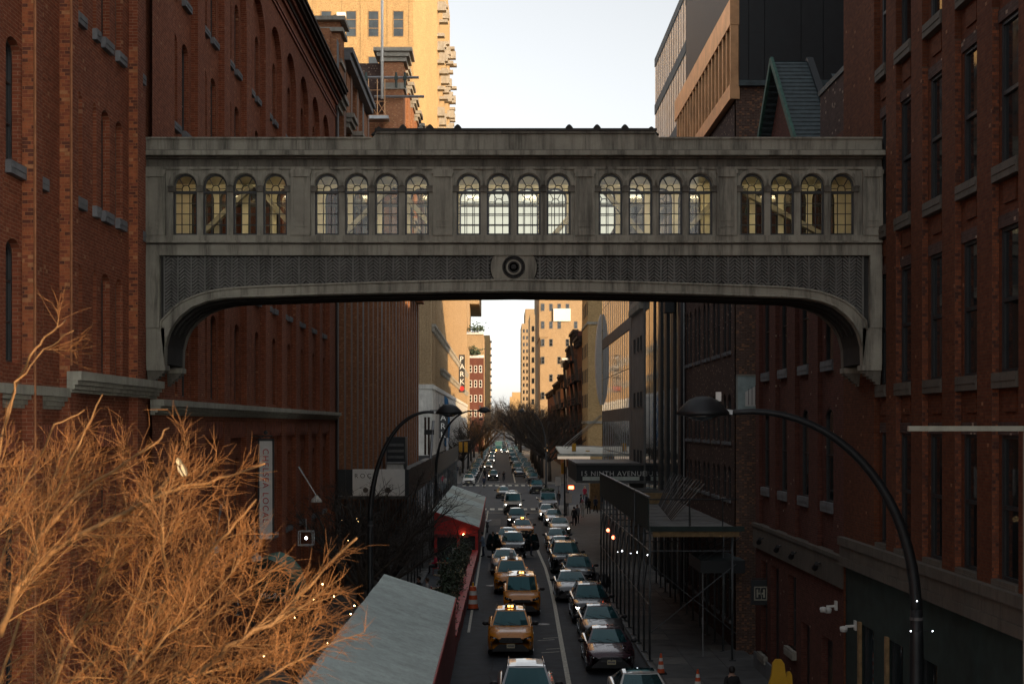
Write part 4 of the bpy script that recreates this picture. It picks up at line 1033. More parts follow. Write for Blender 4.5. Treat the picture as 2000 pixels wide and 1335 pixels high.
def car_meshes(kind):
    L,W,H,hf,hr,yc,yt,yr,yb,belt,rw,wr,wy = KINDS[kind]; hw = W/2; out = {}
    # lower body: cross sections along the length
    ys = sorted(set([0,.05,.14,.3,.5,yc*.75,yc,yt,(yt+yr)/2,yr,yb,L-.25,L-.08,L]+[w+d for w in wy for d in (-wr-.09,-wr-.02,-wr*.7,-wr*.35,0,wr*.35,wr*.7,wr+.02,wr+.09)]))
    b = MB(); secs = []
    for y in ys:
        e = min(y, L-y); wy_ = hw*(1-.20*max(0, 1-e/.45)**2)
        if y <= yc: zt = hf+(hr-hf)*(max(0,y-.08)/(yc-.08))**.75 if y > .08 else hf*(.80+.2*y/.08)
        elif y >= yb: zt = belt*(1-.10*((y-yb)/max(.01,L-yb))**2)
        else: zt = belt+(hr-belt)*max(0,1-(y-yc)/.8)
        zb = .30-.08*(1 if .3 < y < L-.3 else 0)
        if y < .06 or y > L-.06: zb = .36
        arch = False
        for w_ in wy:
            d = abs(y-w_)
            if d < wr+.08: zb = max(zb, .06+wr+math.sqrt(max(0,(wr+.08)**2-d*d))*.95-.02); arch = True
        sh = zt-.10 if y <= yc else zt-.03
        zm = max(zb+.04, min(sh-.03, .62*zt+.05))
        sec = [(wy_*.93,zb),(wy_*.985,zb+.03),(wy_*1.0,zm),(wy_*.975,max(sh,zm+.02)),(wy_*.86,max(zt-.02,zm+.03)),(wy_*.45,zt+.018 if y <= yc else zt),(0,zt+.024 if y <= yc else zt)]
        secs.append([(-x,y,z) for x, z in sec]+[(x,y,z) for x, z in sec[-2::-1]])
    n = len(secs[0]); vs = [p for s in secs for p in s]
    fs = [(i*n+j,i*n+j+1,(i+1)*n+j+1,(i+1)*n+j) for i in range(len(secs)-1) for j in range(n-1)]
    fs += [tuple(range(n)), tuple(range((len(secs)-1)*n, len(secs)*n))[::-1]]
    b.add(vs, fs)
    # cabin shell: belt ring to roof ring, roof crowned
    cw = hw*.90
    rim = [(-cw*.97,yc),(-cw*.55,yc-.10),(0,yc-.14),(cw*.55,yc-.10),(cw*.97,yc)]
    roof = [(-rw,yt),(-rw*.55,yt-.06),(0,yt-.08),(rw*.55,yt-.06),(rw,yt)]
    zc = hr+.0; zr = H-.035
    def wpt(i, f, o=0):                                           # point on the windshield, f = 0 cowl .. 1 roof
        x = rim[i][0]+(roof[i][0]-rim[i][0])*f; y = rim[i][1]+(roof[i][1]-rim[i][1])*f; z = zc+(zr-zc)*(f**.93)
        return (x, y-o, z+o*.6)
    ny = 6; rs = [yt+(yr-yt)*k/ny for k in range(ny+1)]
    grid = []
    for k, y in enumerate(rs):
        crown = .035*math.sin(math.pi*min(1,(k+1)/(ny+1.5)))
        drop = .0 if k < ny-1 else (.03 if k == ny-1 else .07)
        wsc = 1-.05*(k/ny)
        yy = [y+(roof[i][1]-yt)*(1-k/ny) for i in range(5)]
        grid.append([(roof[i][0]*wsc, yy[i], zr-drop+crown*(1-(roof[i][0]/rw)**2)*1.6) for i in range(5)])
    for k in range(ny):
        for i in range(4): b.quad(grid[k][i],grid[k][i+1],grid[k+1][i+1],grid[k+1][i])
    for i in range(4):                                            # windshield base surface in body colour (pillars and header show round the glass)
        for f0, f1 in ((0,.5),(.5,1)): b.quad(wpt(i,f0),wpt(i+1,f0),wpt(i+1,f1),wpt(i,f1))
    tail = [(-cw*.92,yb),(-cw*.5,yb+.06),(0,yb+.08),(cw*.5,yb+.06),(cw*.92,yb)]
    for i in range(4):
        b.quad(grid[ny][i],grid[ny][i+1],(tail[i+1][0],tail[i+1][1],belt),(tail[i][0],tail[i][1],belt))
    for s, i in ((-1,0),(1,4)):                                    # cabin sides
        for k in range(ny):
            f0, f1 = k/ny, (k+1)/ny
            yb0 = yc+(yb-yc)*f0; yb1 = yc+(yb-yc)*f1
            xb0 = s*(cw*.97+(cw*.92-cw*.97)*f0); xb1 = s*(cw*.97+(cw*.92-cw*.97)*f1)
            b.quad((xb0,yb0,belt-.01),(xb1,yb1,belt-.01),grid[k+1][i],grid[k][i])
    out['body'] = b
    g_ = MB()
    fr = [.05,.35,.65,.93]
    for k in range(3):
        for i in range(4):
            def sq(i, f):
                p = wpt(i, f, .012); k_ = .90 if i in (0,4) else .93; return (p[0]*k_, p[1], p[2])
            g_.quad(sq(i,fr[k]),sq(i+1,fr[k]),sq(i+1,fr[k+1]),sq(i,fr[k+1]))
    out['windshield'] = g_
    for s in (-1,1):
        for a, c in ((.07,.44),(.47,.80 if kind == 'sedan' else .70))+(() if kind == 'sedan' else ((.73,.95),)):
            w_ = MB()
            def sp(f, t):
                k = f*ny; k0 = min(int(k), ny-1); fr_ = k-k0; i = 0 if s < 0 else 4
                top = Vector(grid[k0][i]).lerp(Vector(grid[k0+1][i]), fr_)
                bot = Vector((s*(cw*.97+(cw*.92-cw*.97)*f), yc+(yb-yc)*f, belt))
                p = bot.lerp(top, t); p.x += s*.012; return p
            w_.quad(sp(a,.06),sp(c,.06),sp(c,.88),sp(a,.88)); out.setdefault('side_window', []).append(w_)
    rwin = MB()
    T = [Vector(p) for p in grid[ny]]; Bt = [Vector((t_[0],t_[1],belt)) for t_ in tail]
    for i in range(4):
        q_ = [T[i].lerp(Bt[i],.12),T[i+1].lerp(Bt[i+1],.12),T[i+1].lerp(Bt[i+1],.85),T[i].lerp(Bt[i],.85)]
        rwin.quad(*[(v.x*.9, v.y+.014, v.z+.008) for v in q_])
    out['rear_window'] = rwin
    # wheels
    ty = MB(); ty.lathe([(.2,-.11),(wr-.03,-.11),(wr,-.08),(wr,.08),(wr-.03,.11),(.2,.11)], 18, (0,0,0), 'x')
    ri = MB(); ri.lathe([(.0001,-.05),(wr*.62,-.06),(wr*.64,-.112),(wr*.6,-.112),(wr*.56,-.07),(.07,-.09),(.0001,-.10)], 14, (0,0,0), 'x')
    for k in range(5):
        t = 2*math.pi*k/5; ri.bar((-.10,0,0),(-.105,wr*.6*math.cos(t),wr*.6*math.sin(t)),.05,.02)
    out['wheel'] = ty; out['rim'] = ri
    # front end
    gz0, gz1 = {'suv':(.60,.80),'big_suv':(.62,.95),'sedan':(.48,.66),'van':(.70,.82),'minivan':(.66,.78),'big_van':(.75,.98)}[kind]
    gw = hw*(.52 if kind != 'big_suv' else .6)
    gr = MB(); gr.prism([(-gw*.80,gz1),(-gw*1.0,gz0+.05),(-gw*.93,gz0),(gw*.93,gz0),(gw*1.0,gz0+.05),(gw*.80,gz1)], 'y', -.03, .12); out['grille'] = gr
    bars = MB(); nb_ = 4 if kind in ('sedan','big_suv') else 3
    for k in range(nb_): z = gz0+.03+(gz1-gz0-.05)*k/(nb_-1); bars.box(-gw*.80,gw*.80,-.042,-.02,z-.008,z+.008)
    bars.lathe([(.001,-.05),(.055,-.05),(.06,-.03)], 12, (0,0,(gz0+gz1)/2+.02), 'y'); out['grille_bar'] = bars
    lo = MB(); lo.prism([(-hw*.80,.26),(-hw*.80,.31),(-hw*.52,.54),(hw*.52,.54),(hw*.80,.31),(hw*.80,.26)], 'y', -.035, .2); out['bumper_intake'] = lo
    for s in (-1,1):
        h = MB(); zl = gz1-.02 if kind != 'van' else .86
        pts = [(s*hw*.56,zl-.10),(s*hw*.56,zl-.0),(s*hw*.88,zl+.085),(s*hw*.905,zl+.03),(s*hw*.84,zl-.06)]
        for (a, c) in zip(pts, pts[1:]+pts[:1]): pass
        def fy(x): e = abs(x)/hw; return -.03+.42*max(0,e-.50)**1.5*1.3
        n_ = len(pts); h.add([(x,fy(x)-.012,z) for x, z in pts]+[(x,fy(x)+.2,z) for x, z in pts], [tuple(range(n_))[::-1], tuple(range(n_,2*n_))]+[(i,(i+1)%n_,n_+(i+1)%n_,n_+i) for i in range(n_)])
        out.setdefault('headlight', []).append(h)
        l_ = MB(); cx_, cz_ = s*hw*.72, zl-.0
        l_.prism([(cx_-.07,cz_-.035),(cx_-.05,cz_+.01),(cx_+.07,cz_+.035),(cx_+.06,cz_-.01)], 'y', fy(cx_)-.035, fy(cx_)+.02); l_.prism([(cx_+s*.07,cz_+.02),(cx_+s*.11,cz_+.045),(cx_+s*.115,cz_+.02)], 'y', fy(cx_+s*.1)-.03, fy(cx_)+.05); out.setdefault('lamp', []).append(l_)
        f_ = MB(); f_.prism([(s*hw*.78,.46),(s*hw*.86,.48),(s*hw*.88,.64),(s*hw*.82,.66)], 'y', .03, .3); out.setdefault('fog_lamp', []).append(f_)
        m_ = MB(); zmr = belt+.06; xm = s*(hw+.10)
        m_.lathe([(.001,-.07),(.07,-.06),(.105,-.01),(.11,.06),(.10,.075)], 10, (0,0,0), 'y'); m_.v = [(xm+v[0]*1.25, yc+.42+v[1], zmr+v[2]*.82) for v in m_.v]
        m_.bar((s*hw*.90,yc+.44,zmr-.06),(xm,yc+.44,zmr-.03),.05); out.setdefault('mirror', []).append(m_)
    pl = MB(); pl.box(-.16,.16,-.05,-.03,.40,.56); out['plate'] = pl
    tx = MB()
    for k in range(6): tx.box(-.125+.044*k,-.095+.044*k,-.054,-.05,.445,.515)
    out['plate_lettering'] = tx
    wi = MB()
    for s in (-1,1):
        p0 = Vector(wpt(2,.03,.03)); p0.x += s*.28+.1; p1 = p0+Vector((s*.0-.48,.10,.12)); wi.bar(p0,p1,.018)
    out['wiper'] = wi
    if kind in ('suv','big_suv','minivan','van'):
        rl = []
        for s in (-1,1):
            r_ = MB(); r_.tube([(s*rw*.93,yt+.15,zr+.0),(s*rw*.95,yt+.28,zr+.055),(s*rw*.93,yr-.25,zr+.045),(s*rw*.90,yr-.1,zr-.04)], .02, 5); rl.append(r_)
        out['roof_rail'] = rl
    cr = []
    for s in (-1,1):                                                # hood creases
        c = MB(); c.tube([(s*hw*.40,.16,hf+.012),(s*hw*.52,yc*.6,hf+(hr-hf)*.66+.012),(s*hw*.60,yc-.06,hr+.005)], .012, 4); cr.append(c)
    out['hood_crease'] = cr
    return out
CARS = {}
def car_proto(kind, look='trim'):
    out = car_meshes(kind); wy = KINDS[kind][12]; hw = KINDS[kind][1]/2; wr = KINDS[kind][11]
    base = PAINT['black']; res = []
    def pt(name, mb, mat, sm=False): 
        for x in (mb if isinstance(mb, list) else [mb]): res.append((name, x.mesh(name, mat, sm), None, None))
    pt('body', out['body'], base, True)
    for nm in ('windshield','side_window','rear_window'): pt(nm, out[nm], M['car_glass'], True)
    pt('grille', out['grille'], M['trim']); pt('grille_bar', out['grille_bar'], M['chrome'] if look == 'chrome' else M['trim'])
    pt('bumper_intake', out['bumper_intake'], M['trim']); pt('headlight', out['headlight'], M['lamp_lens'])
    pt('lamp', out['lamp'], M['chrome'], True); pt('fog_lamp', out['fog_lamp'], M['trim']); pt('mirror', out['mirror'], M['trim'], True)
    pt('plate', out['plate'], M['plate']); pt('wiper', out['wiper'], M['trim']); pt('hood_crease', out['hood_crease'], base, True)
    if 'roof_rail' in out: pt('roof_rail', out['roof_rail'], M['chrome'] if look == 'chrome' else M['trim'], True)
    wh = out['wheel'].mesh('wheel', M['rubber'], True); rm = out['rim'].mesh('rim', M['chrome'])
    for s in (-1,1):
        for y in wy: res.append(('wheel', wh, (s*(hw-.13),y,wr), 0 if s < 0 else R(180)))
    return res, rm, out['plate_lettering'].mesh('lettering', M['plate_text'])
_painted = {}
def put_car(kind, color, x, y, label, group, lit=False, look='trim', yaw=0, cat='car', name='car', far=False, extra=None):
    key = (kind, look)
    if key not in CARS: CARS[key] = car_proto(kind, look)
    parts, rm, tx = CARS[key]
    t = thing(name, label, cat, (x, y, 0.004), group, absolute=False); t.rotation_euler.z = yaw
    for nm, me, loc, rz in parts:
        if far and nm in ('wiper','plate','fog_lamp','hood_crease','rim','grille_bar','bumper_intake','roof_rail'): continue
        if me.materials[0] == PAINT['black'] or (nm == 'lamp' and lit):
            k2 = (me.name, color if nm != 'lamp' else 'lit')
            if k2 not in _painted:
                m2 = me.copy(); m2.materials[0] = PAINT[color] if nm != 'lamp' else M['head_lamp_on']; _painted[k2] = m2
            me = _painted[k2]
        o = put(me, nm, t, loc, rz)
        if nm == 'wheel' and not far: put(rm, 'rim', o)
        if nm == 'plate' and not far: put(tx, 'lettering', o)
    if extra: extra(t, KINDS[kind])
    return t
def taxi_sign(t, K):
    yt, H = K[6], K[2]
    p = MB(); p.prism([(-.24,0),(-.2,.14),(.2,.14),(.24,0)], 'y', yt+.25, yt+.45); p.v = [(x, y, z+H+.02) for x, y, z in p.v]; o = p.build('roof_light', M['trim'], t)
    for a in ((-.11,-.02),(.02,.11)): p = MB(); p.box(a[0],a[1],yt+.235,yt+.25,H+.05,H+.13); p.build('lit_panel', M['amber'], o)
def taxi_board(t, K):
    yt, H = K[6], K[2]
    p = MB(); p.prism([(yt+.2,0),(yt+.34,.33),(yt+.8,.42),(yt+1.25,.33),(yt+1.4,0)], 'x', -.1, .1); p.v = [(x*(1.25-.9*z), y, z+H+.02) for x, y, z in p.v]; p.build('advert_topper', M['grey_board'], t)
    p = MB(); p.box(-.25,.25,yt+.2,yt+1.4,H,H+.03); p.build('topper_base', M['trim'], t)
M['grey_board'] = plain('grey_board', (.10,.10,.10), .35)
def text(s, size, parent, loc, mat, rot=(R(90),0,0), extrude=.003, name='lettering', align='LEFT', space=1.0):
    cu = bpy.data.curves.new(name, 'FONT'); cu.body = s; cu.size = size; cu.extrude = extrude; cu.align_x = align; cu.space_character = space
    cu.materials.append(M[mat]); o = bpy.data.objects.new(name, cu); COL.objects.link(o)
    if parent is not None:
        o.parent = parent
        if parent.get('_abs'): o.matrix_parent_inverse = Matrix.Translation(-parent.location)
    o.location = loc; o.rotation_euler = rot; TEXTS.append(o); return o
TEXTS = []
def glass_roof(t, K):
    p = MB(); p.box(-K[10]*.8,K[10]*.8,K[6]+.2,K[7]-.5,K[2]+.0,K[2]+.03); p.build('sunroof', M['car_glass'], t)
def roof_load(t, K):
    for k in range(16): p = MB(); p.ball((random.uniform(-.6,.6),K[6]+random.uniform(.3,2.2),K[2]+.12+random.random()*.12), .17, 0, 6); p.build('bundle', M['leaf_dark'], t)
    p = MB(); p.box(-.75,.75,K[6]+.15,K[6]+2.4,K[2]-.02,K[2]+.05); p.build('roof_rack', M['trim'], t)
GL, GR = 'cars queuing in the left lane', 'cars queuing in the right lane'
put_car('suv','silver',.78,41.9,'silver SUV with roof rails nearest the camera, cut by the bottom edge','',look='chrome')
put_car('suv','taxi',.36,55.2,'yellow taxi SUV with black grille, frontmost of the yellow taxis',GL,extra=taxi_sign,cat='taxi',name='taxi')
put_car('van','taxi',.98,67,'high roofed yellow taxi van between the two other taxis',GL,extra=taxi_sign,cat='taxi',name='taxi')
put_car('minivan','taxi',.55,75.6,'yellow taxi minivan with a dark advert topper on its roof',GL,extra=taxi_board,cat='taxi',name='taxi')
put_car('sedan','silver',.22,85.2,'silver sedan half hidden behind the taxi minivan',GL)
def open_doors(t, K):
    for s in (-1,1):
        d = MB(); y0 = 1.55; ang = R(62)
        def Q(u, z, o): return (s*(K[1]/2+u*math.sin(ang)+o*math.cos(ang)), y0+u*math.cos(ang)*.55+o*math.sin(ang)*.6, z)
        pts = [(0,.35),(.95,.42),(1.05,.7),(1.0,1.12),(.82,1.58),(.12,1.6),(0,1.1)]
        n_ = len(pts); d.add([Q(u,z,0) for u, z in pts]+[Q(u,z,.09) for u, z in pts], [tuple(range(n_)),tuple(range(n_,2*n_))[::-1]]+[(i,(i+1)%n_,n_+(i+1)%n_,n_+i) for i in range(n_)])
        o = d.build('door', PAINT['black'], t)
        w_ = MB(); pts = [(.08,1.14),(.9,1.15),(.76,1.52),(.16,1.54)]; w_.add([Q(u,z,-.012) for u, z in pts], [(0,1,2,3)]); w_.build('door_window', M['car_glass'], o)
put_car('suv','black',.78,96.2,'black SUV stopped with both rear side doors wide open',GL,look='chrome',extra=open_doors)
put_car('sedan','charcoal',.45,103.2,'dark sedan right behind the black SUV with open doors',GL)
put_car('sedan','taxi',1.72,113,'yellow taxi sedan farthest back of the yellow taxis',GL,extra=taxi_sign,cat='taxi',name='taxi')
put_car('suv','black',1.38,124.5,'black SUV with one headlight lit, ahead of the pale van',GL,lit=True,look='chrome')
put_car('big_van','champagne',1.18,144.5,'pale cream passenger van with lit headlights in the left lane',GL,lit=True,cat='van',name='van')
put_car('sedan','white',1.25,163,'bright white sedan behind the cream van',GL)
put_car('sedan','charcoal',.15,174,'dark sedan left of the white sedan at the crossing',GL)
put_car('sedan','white',4.42,41.7,'white car with dark glass roof, cut by the bottom edge on the right','',look='chrome',extra=glass_roof)
put_car('sedan','maroon',4.08,51.4,'maroon sedan with wide chrome grille and pale plate',GR,look='chrome')
put_car('sedan','grey',4.28,58.0,'dark grey sedan directly behind the maroon sedan',GR)
put_car('suv','black',4.22,64.3,'black crossover with bright white daytime lamps',GR,lit=True)
put_car('sedan','grey',3.72,72.2,'grey sedan with shiny barred grille behind the black crossover',GR,look='chrome')
put_car('suv','charcoal',4.45,78.6,'grey wagon tucked close to the scaffold poles',GR)
put_car('big_suv','black',4.05,86,'large black SUV, tallest of the right lane cars',GR,look='chrome')
put_car('sedan','charcoal',4.2,95.2,'dark sedan behind the large black SUV',GR)
put_car('sedan','black',4.2,102.6,'black sedan with a sloping bonnet farther up the right lane',GR)
put_car('sedan','champagne',4.9,115.5,'beige sedan with one lit headlight on the right lane',GR,lit=True)
put_car('sedan','silver',4.85,126.5,'silver sedan with glowing headlights beside the crossing',GR,lit=True)
put_car('sedan','white',4.5,134.5,'white hatch in front of the loaded pale van',GR,lit=True)
put_car('big_van','silver',4.95,146.5,'silver van with greenery bundled on its roof rack',GR,cat='van',name='van',extra=roof_load)
put_car('big_suv','black',4.75,186,'black SUV at the head of the right hand parked row',  'cars parked on the right beyond the avenue',far=False)
put_car('suv','black',-1.46,231,'black SUV with both headlights on, driving past the cyclist','',lit=True)
put_car('big_suv','champagne',3.35,276,'pale pickup like SUV driving in the right lane beyond the avenue','')
put_car('suv','navy',.75,438,'dark SUV far up the street in the middle lane','',lit=True,far=True)
put_car('suv','white',2.6,446,'white SUV far up the street beside the dark one','',lit=True,far=True)
cl = list(PAINT)
cl.remove('taxi'); cl.remove('teal'); cl.remove('maroon')
ordn = ['first','second','third','fourth','fifth','sixth','seventh','eighth','ninth','tenth','eleventh','twelfth','thirteenth','fourteenth','fifteenth','sixteenth','seventeenth','eighteenth','nineteenth','twentieth']
for side, x, y0, nn in (('left',-5.0,212,16),('right',4.95,219,18)):
    for k in range(nn):
        c = cl[(k*5+(2 if side == 'left' else 1)) % len(cl)]; kd = ('suv','sedan','suv','big_suv','sedan')[k % 5]
        if side == 'left' and k == 0: c, kd = 'white', 'suv'
        put_car(kd, c, x+random.uniform(-.15,.15), y0+7.2*k, f'{c} {"SUV" if "suv" in kd else "sedan"} parked {ordn[k]} in the {side} kerb row beyond the avenue', f'cars parked on the {side} beyond the avenue', far=k > 3)
farc = [(-1.2,330,'sedan'),(.2,365,'suv'),(-1.4,400,'suv'),(3.0,340,'sedan'),(3.2,395,'suv'),(-1.5,470,'sedan'),(1.0,500,'suv'),(3.2,490,'sedan'),(-1.0,560,'suv'),(1.6,580,'sedan'),(3.1,560,'suv'),(-1,640,'sedan'),(2.4,660,'suv')]
for k, (x, y, kd) in enumerate(farc[11:]):
    put_car(kd, cl[(k*3) % len(cl)], x, y, f'small {cl[(k*3) % len(cl)]} car far up the street, {ordn[k]} of the distant traffic', 'distant traffic', lit=k % 2 == 0, far=True)
_ranks = {}
def rank(l):
    n = _ranks[l] = _ranks.get(l, 0)+1
    return ('nearest ','second nearest ','third nearest ','fourth nearest ','fifth nearest ')[n-1]+l
for k in range(26):
    y = 232+16.5*k; x = (-2.6,3.1,.2)[k % 3]+random.uniform(-.2,.2)
    if abs(x) < 1 and y < 470: x = 2.9
    if any(abs(y-q) < 8 and abs(x-w) < 2.2 for w, q in ((3.35,276),(-1.46,231),(-1.0,455),(.75,438),(2.6,446))): continue
    put_car(('suv','sedan','big_suv')[k % 3], cl[(k*4+1) % len(cl)], x, y, rank(f'small {cl[(k*4+1) % len(cl)]} {("SUV","sedan","big SUV")[k % 3]} in the moving traffic up the street beyond the cyclist'), 'moving traffic beyond the avenue', lit=k % 3 == 0, far=True)
for side, x, y0, nn in (('left',-5.0,328,26),('right',4.95,350,26)):
    for k in range(nn):
        c = cl[(k*3+2) % len(cl)]; put_car(('suv','sedan')[k % 2], c, x+random.uniform(-.15,.15), y0+7.4*k, rank(f'tiny {c} {("SUV","sedan")[k % 2]} in the farthest parked row under the {side} bare trees'), f'far parked row on the {side}', far=True)
bt = thing('box_truck', 'teal grey box truck far up the street ahead of the queue', 'truck', (-1.0, 455, 0), absolute=False)
m = MB(); m.box(-1.15,1.15,1.6,8,.9,3.9); m.build('cargo_box', PAINT['teal'], bt)
m = MB(); m.prism([(0,.5),(0,1.3),(.35,2.5),(1.5,2.6),(1.5,.5)], 'x', -1.05, 1.05); m.build('cab', PAINT['grey'], bt)
m = MB(); m.quad((-.95,-.0+.02,1.4),(.95,.02,1.4),(.9,.32,2.4),(-.9,.32,2.4)); m.build('windshield', M['car_glass'], bt)
for s in (-.8,.8):
    m = MB(); m.ball((s,-.05,.95), .16); m.build('headlight', M['amber'] if s < 0 else M['head_lamp_on'], bt)
    for y in (.8,6.4): m = MB(); m.lathe([(.3,-.14),(.48,-.14),(.48,.14),(.3,.14)], 14, (s*1.15,y,.48), 'x'); m.build('wheel', M['rubber'], bt)
# ------------------------------------------------------------------ street furniture, sheds, signs
def mesh_text(*a, **k): return text(*a, **k)
# right: sidewalk shed with pipe legs, green parapet boards and plank deck
shed = thing('sidewalk_shed', 'dark green boarded sidewalk shed on pipe legs along the right pavement', 'scaffold', (7.5, 65, .15))
SX0, SX1, SY0, SY1, SZ = 5.75, 9.2, 53.6, 80.0, 5.3
for k in range(34):
    y = SY0+.1+k*.775; p = MB(); p.box(SX0+.1,SX1-.05,y+.015,y+.755,SZ-.06,SZ-.006*(k % 3)); p.build('plank', M['plank_wood'], shed)
for k in range(22):
    y = SY0+k*1.2; p = MB(); h = 1.14+.025*(k % 3); p.box(SX0-.08,SX0-.03,y+.01,y+1.19,SZ-.1,SZ+h); p.build('parapet_board', M['green_board'], shed)
p = MB(); p.bar((SX0-.05,SY0,SZ+1.2),(SX0-.05,SY1,SZ+1.2),.12,.06); p.build('parapet_rail', M['pipe_dark'], shed)
p = MB(); p.box(SX0-.12,SX0-.08,SY0+5.2,SY0+5.3,SZ-.3,SZ+1.25); p.build('parapet_strip', M['pipe_dark'], shed)
p = MB(); p.bar((SX0+.1,SY0,SZ-.22),(SX1,SY0,SZ-.22),.1,.24); p.build('front_beam', M['timber'], shed)
p = MB(); p.bar((SX0,SY0-.06,SZ-.03),(SX1+.2,SY0-.06,SZ-.03),.08,.2); p.build('edge_board', M['green_board'], shed)
for x in (6.6,7.7,8.8): p = MB(); p.bar((x,SY0,SZ-.22),(x,SY1,SZ-.22),.1,.2); p.build('joist', M['black_metal'], shed)
for k in range(13):
    y = SY0+.1+k*2.2
    for x in (SX0,8.95):
        p = MB(); p.tube([(x,y,.15),(x,y,SZ-.1)], .045, 7); p.box(x-.12,x+.12,y-.12,y+.12,.15,.18); p.build('leg', M['pipe_dark'], shed, True)
    for z in (2.3,4.4):
        if k < 12: p = MB(); p.tube([(SX0,y,z),(SX0,y+2.2,z)], .03, 5); p.build('ledger_pipe', M['pipe_dark'], shed)
    if k < 12:
        p = MB(); p.tube([(SX0-.05,y,4.3),(SX0-.05,y+2.2,2.4)], .025, 5); p.build('brace', M['pipe_dark'], shed)
    if k % 2 == 0:
        p = MB(); p.tube([(SX0,y,4.4),(8.95,y,4.4)], .025, 5); p.build('cross_pipe', M['pipe_dark'], shed)
for a, b in (((SX0,53.7,1.2),(9.1,53.7,3.9)),((SX0,53.7,3.9),(9.1,53.7,1.2))):
    p = MB(); p.tube([a,b], .02, 5); p.build('brace', M['pipe_dark'], shed)
p = MB()
for x in (7.3,8.6): p.tube([(x,SY0+.2,SZ),(x,SY0+.2,SZ+1.15)], .025, 5)
p.tube([(SX0,SY0+.2,SZ+1.1),(SX1,SY0+.2,SZ+1.1)], .025, 5); p.tube([(7.3,SY0+.2,SZ+1.1),(7.5,SY0+1.3,SZ)], .02, 5)
p.build('guard_rail', M['black_metal'], shed)
for k in range(16):                                             # bundle of leaning pipes stored on the deck
    p = MB(); y = 57+.75*k; p.tube([(7.0+.05*k,y,SZ+.05),(8.6,y+1.6,SZ+1.5+.04*(k%4))], .03, 5); p.build('stored_pipe', M['black_metal'] if k % 4 else M['pipe_dark'], shed)
for k in range(3): p = MB(); p.box(SX0+.2,8.5,70+2.6*k,70.15+2.6*k,SZ,SZ+.55); p.build('kick_board', M['timber'] if k == 0 else M['plank_wood'], shed)
for k in range(5):
    o = MB(); o.ball((SX0-.02,54.2+3.6*k+.8*(k%2),SZ-1.1-.3*k), .032); 
    b = o.build('work_lamp', M['white_bulb'], shed)
c = MB(); pts = []
for k in range(12):
    for j in range(5): pts.append((SX0-.02,53.7+2.2*(k+j/5),4.4-.5*math.sin(math.pi*j/5)-.1*(k%2)))
c.tube(pts, .012, 4); c.build('cable', M['pipe_dark'], shed)
for k, (y, z) in enumerate(((70,3.6),(73.5,3.7))): o = MB(); o.ball((SX0-.1,y,z), .09); o.build('warning_lamp', M['red_bulb'], shed)
# black entrance canopy with its hanging rods, beyond the gabled building
cano = thing('entrance_canopy', 'small flat black canopy hung on rods under the sidewalk shed', 'canopy', (8.7, 55, 3.6))
p = MB(); p.box(7.9,9.6,54.6,58,3.75,3.95); p.build('roof', M['slate'], cano); p = MB(); p.box(7.85,9.6,54.55,54.6,3.45,3.95); p.box(7.85,7.9,54.6,58,3.45,3.95); p.build('fascia', M['panel_black'], cano)
for y in (54.8,56.2,57.6): p = MB(); p.bar((8.0,y,3.95),(9.55,y,4.9),.03); p.build('rod', M['black_metal'], cano)
p = MB(); p.tube([(7.95,54.7,.15),(7.95,54.7,3.5)], .03, 6); p.build('post', M['steel'], cano)
# marquee with its street number lettering
mq = thing('marquee', 'black flat marquee with white AVENUE lettering at the avenue corner', 'canopy', (9, 100, 4))
p = MB(); p.box(5.0,9.5,92.5,104,5.45,6.7); p.build('box', M['panel_black'], mq)
p = MB(); p.box(4.95,9.55,92.4,92.5,6.6,6.75); p.box(4.95,5.05,92.4,104,6.6,6.75); p.box(4.95,9.55,92.4,92.5,5.4,5.55); p.build('trim', M['frame_grey'], mq)
p = MB(); p.box(5.4,9.2,92.38,92.4,5.58,5.84); p.build('pale_band', M['roof_sheet_dull'], mq)
text('15 NINTH AVENUE', .46, mq, (5.25,92.46,5.88), 'white_sign', space=1.15)
# pale canopy of the corner shop beyond
pc_ = thing('corner_shop_canopy', 'pale grey angled canopy with lit edge at the far avenue corner', 'canopy', (9, 140, 4))
p = MB(); p.prism([(131.5,6.3),(144,6.9),(144,7.05),(131.5,6.5)], 'x', 5.6, 12); p.build('roof', M['roof_sheet_dull'], pc_)
p = MB(); p.box(5.3,8.4,131.3,131.5,6.05,6.3); p.build('lit_fascia', glow('lit_fascia', (1,.8,.6), .2), pc_); p = MB(); p.box(5.3,12,131.35,131.55,6.3,6.55); p.build('fascia', M['roof_sheet_dull'], pc_)
for x in (6.0,11.5): p = MB(); p.tube([(x,132,.15),(x,132,6)], .08, 6); p.build('post', M['black_metal'], pc_)
p = MB(); p.box(9.6,12.4,150.2,152,.1,3.4); p.build('kiosk', M['timber'], pc_)
for z, n in ((8.4,1),): 
    for k in range(3): p = MB(); p.bar((9.4,128+k*2,10.2),(6.2,132+k*5,7.0),.04); p.build('stay_rod', M['steel'], pc_)
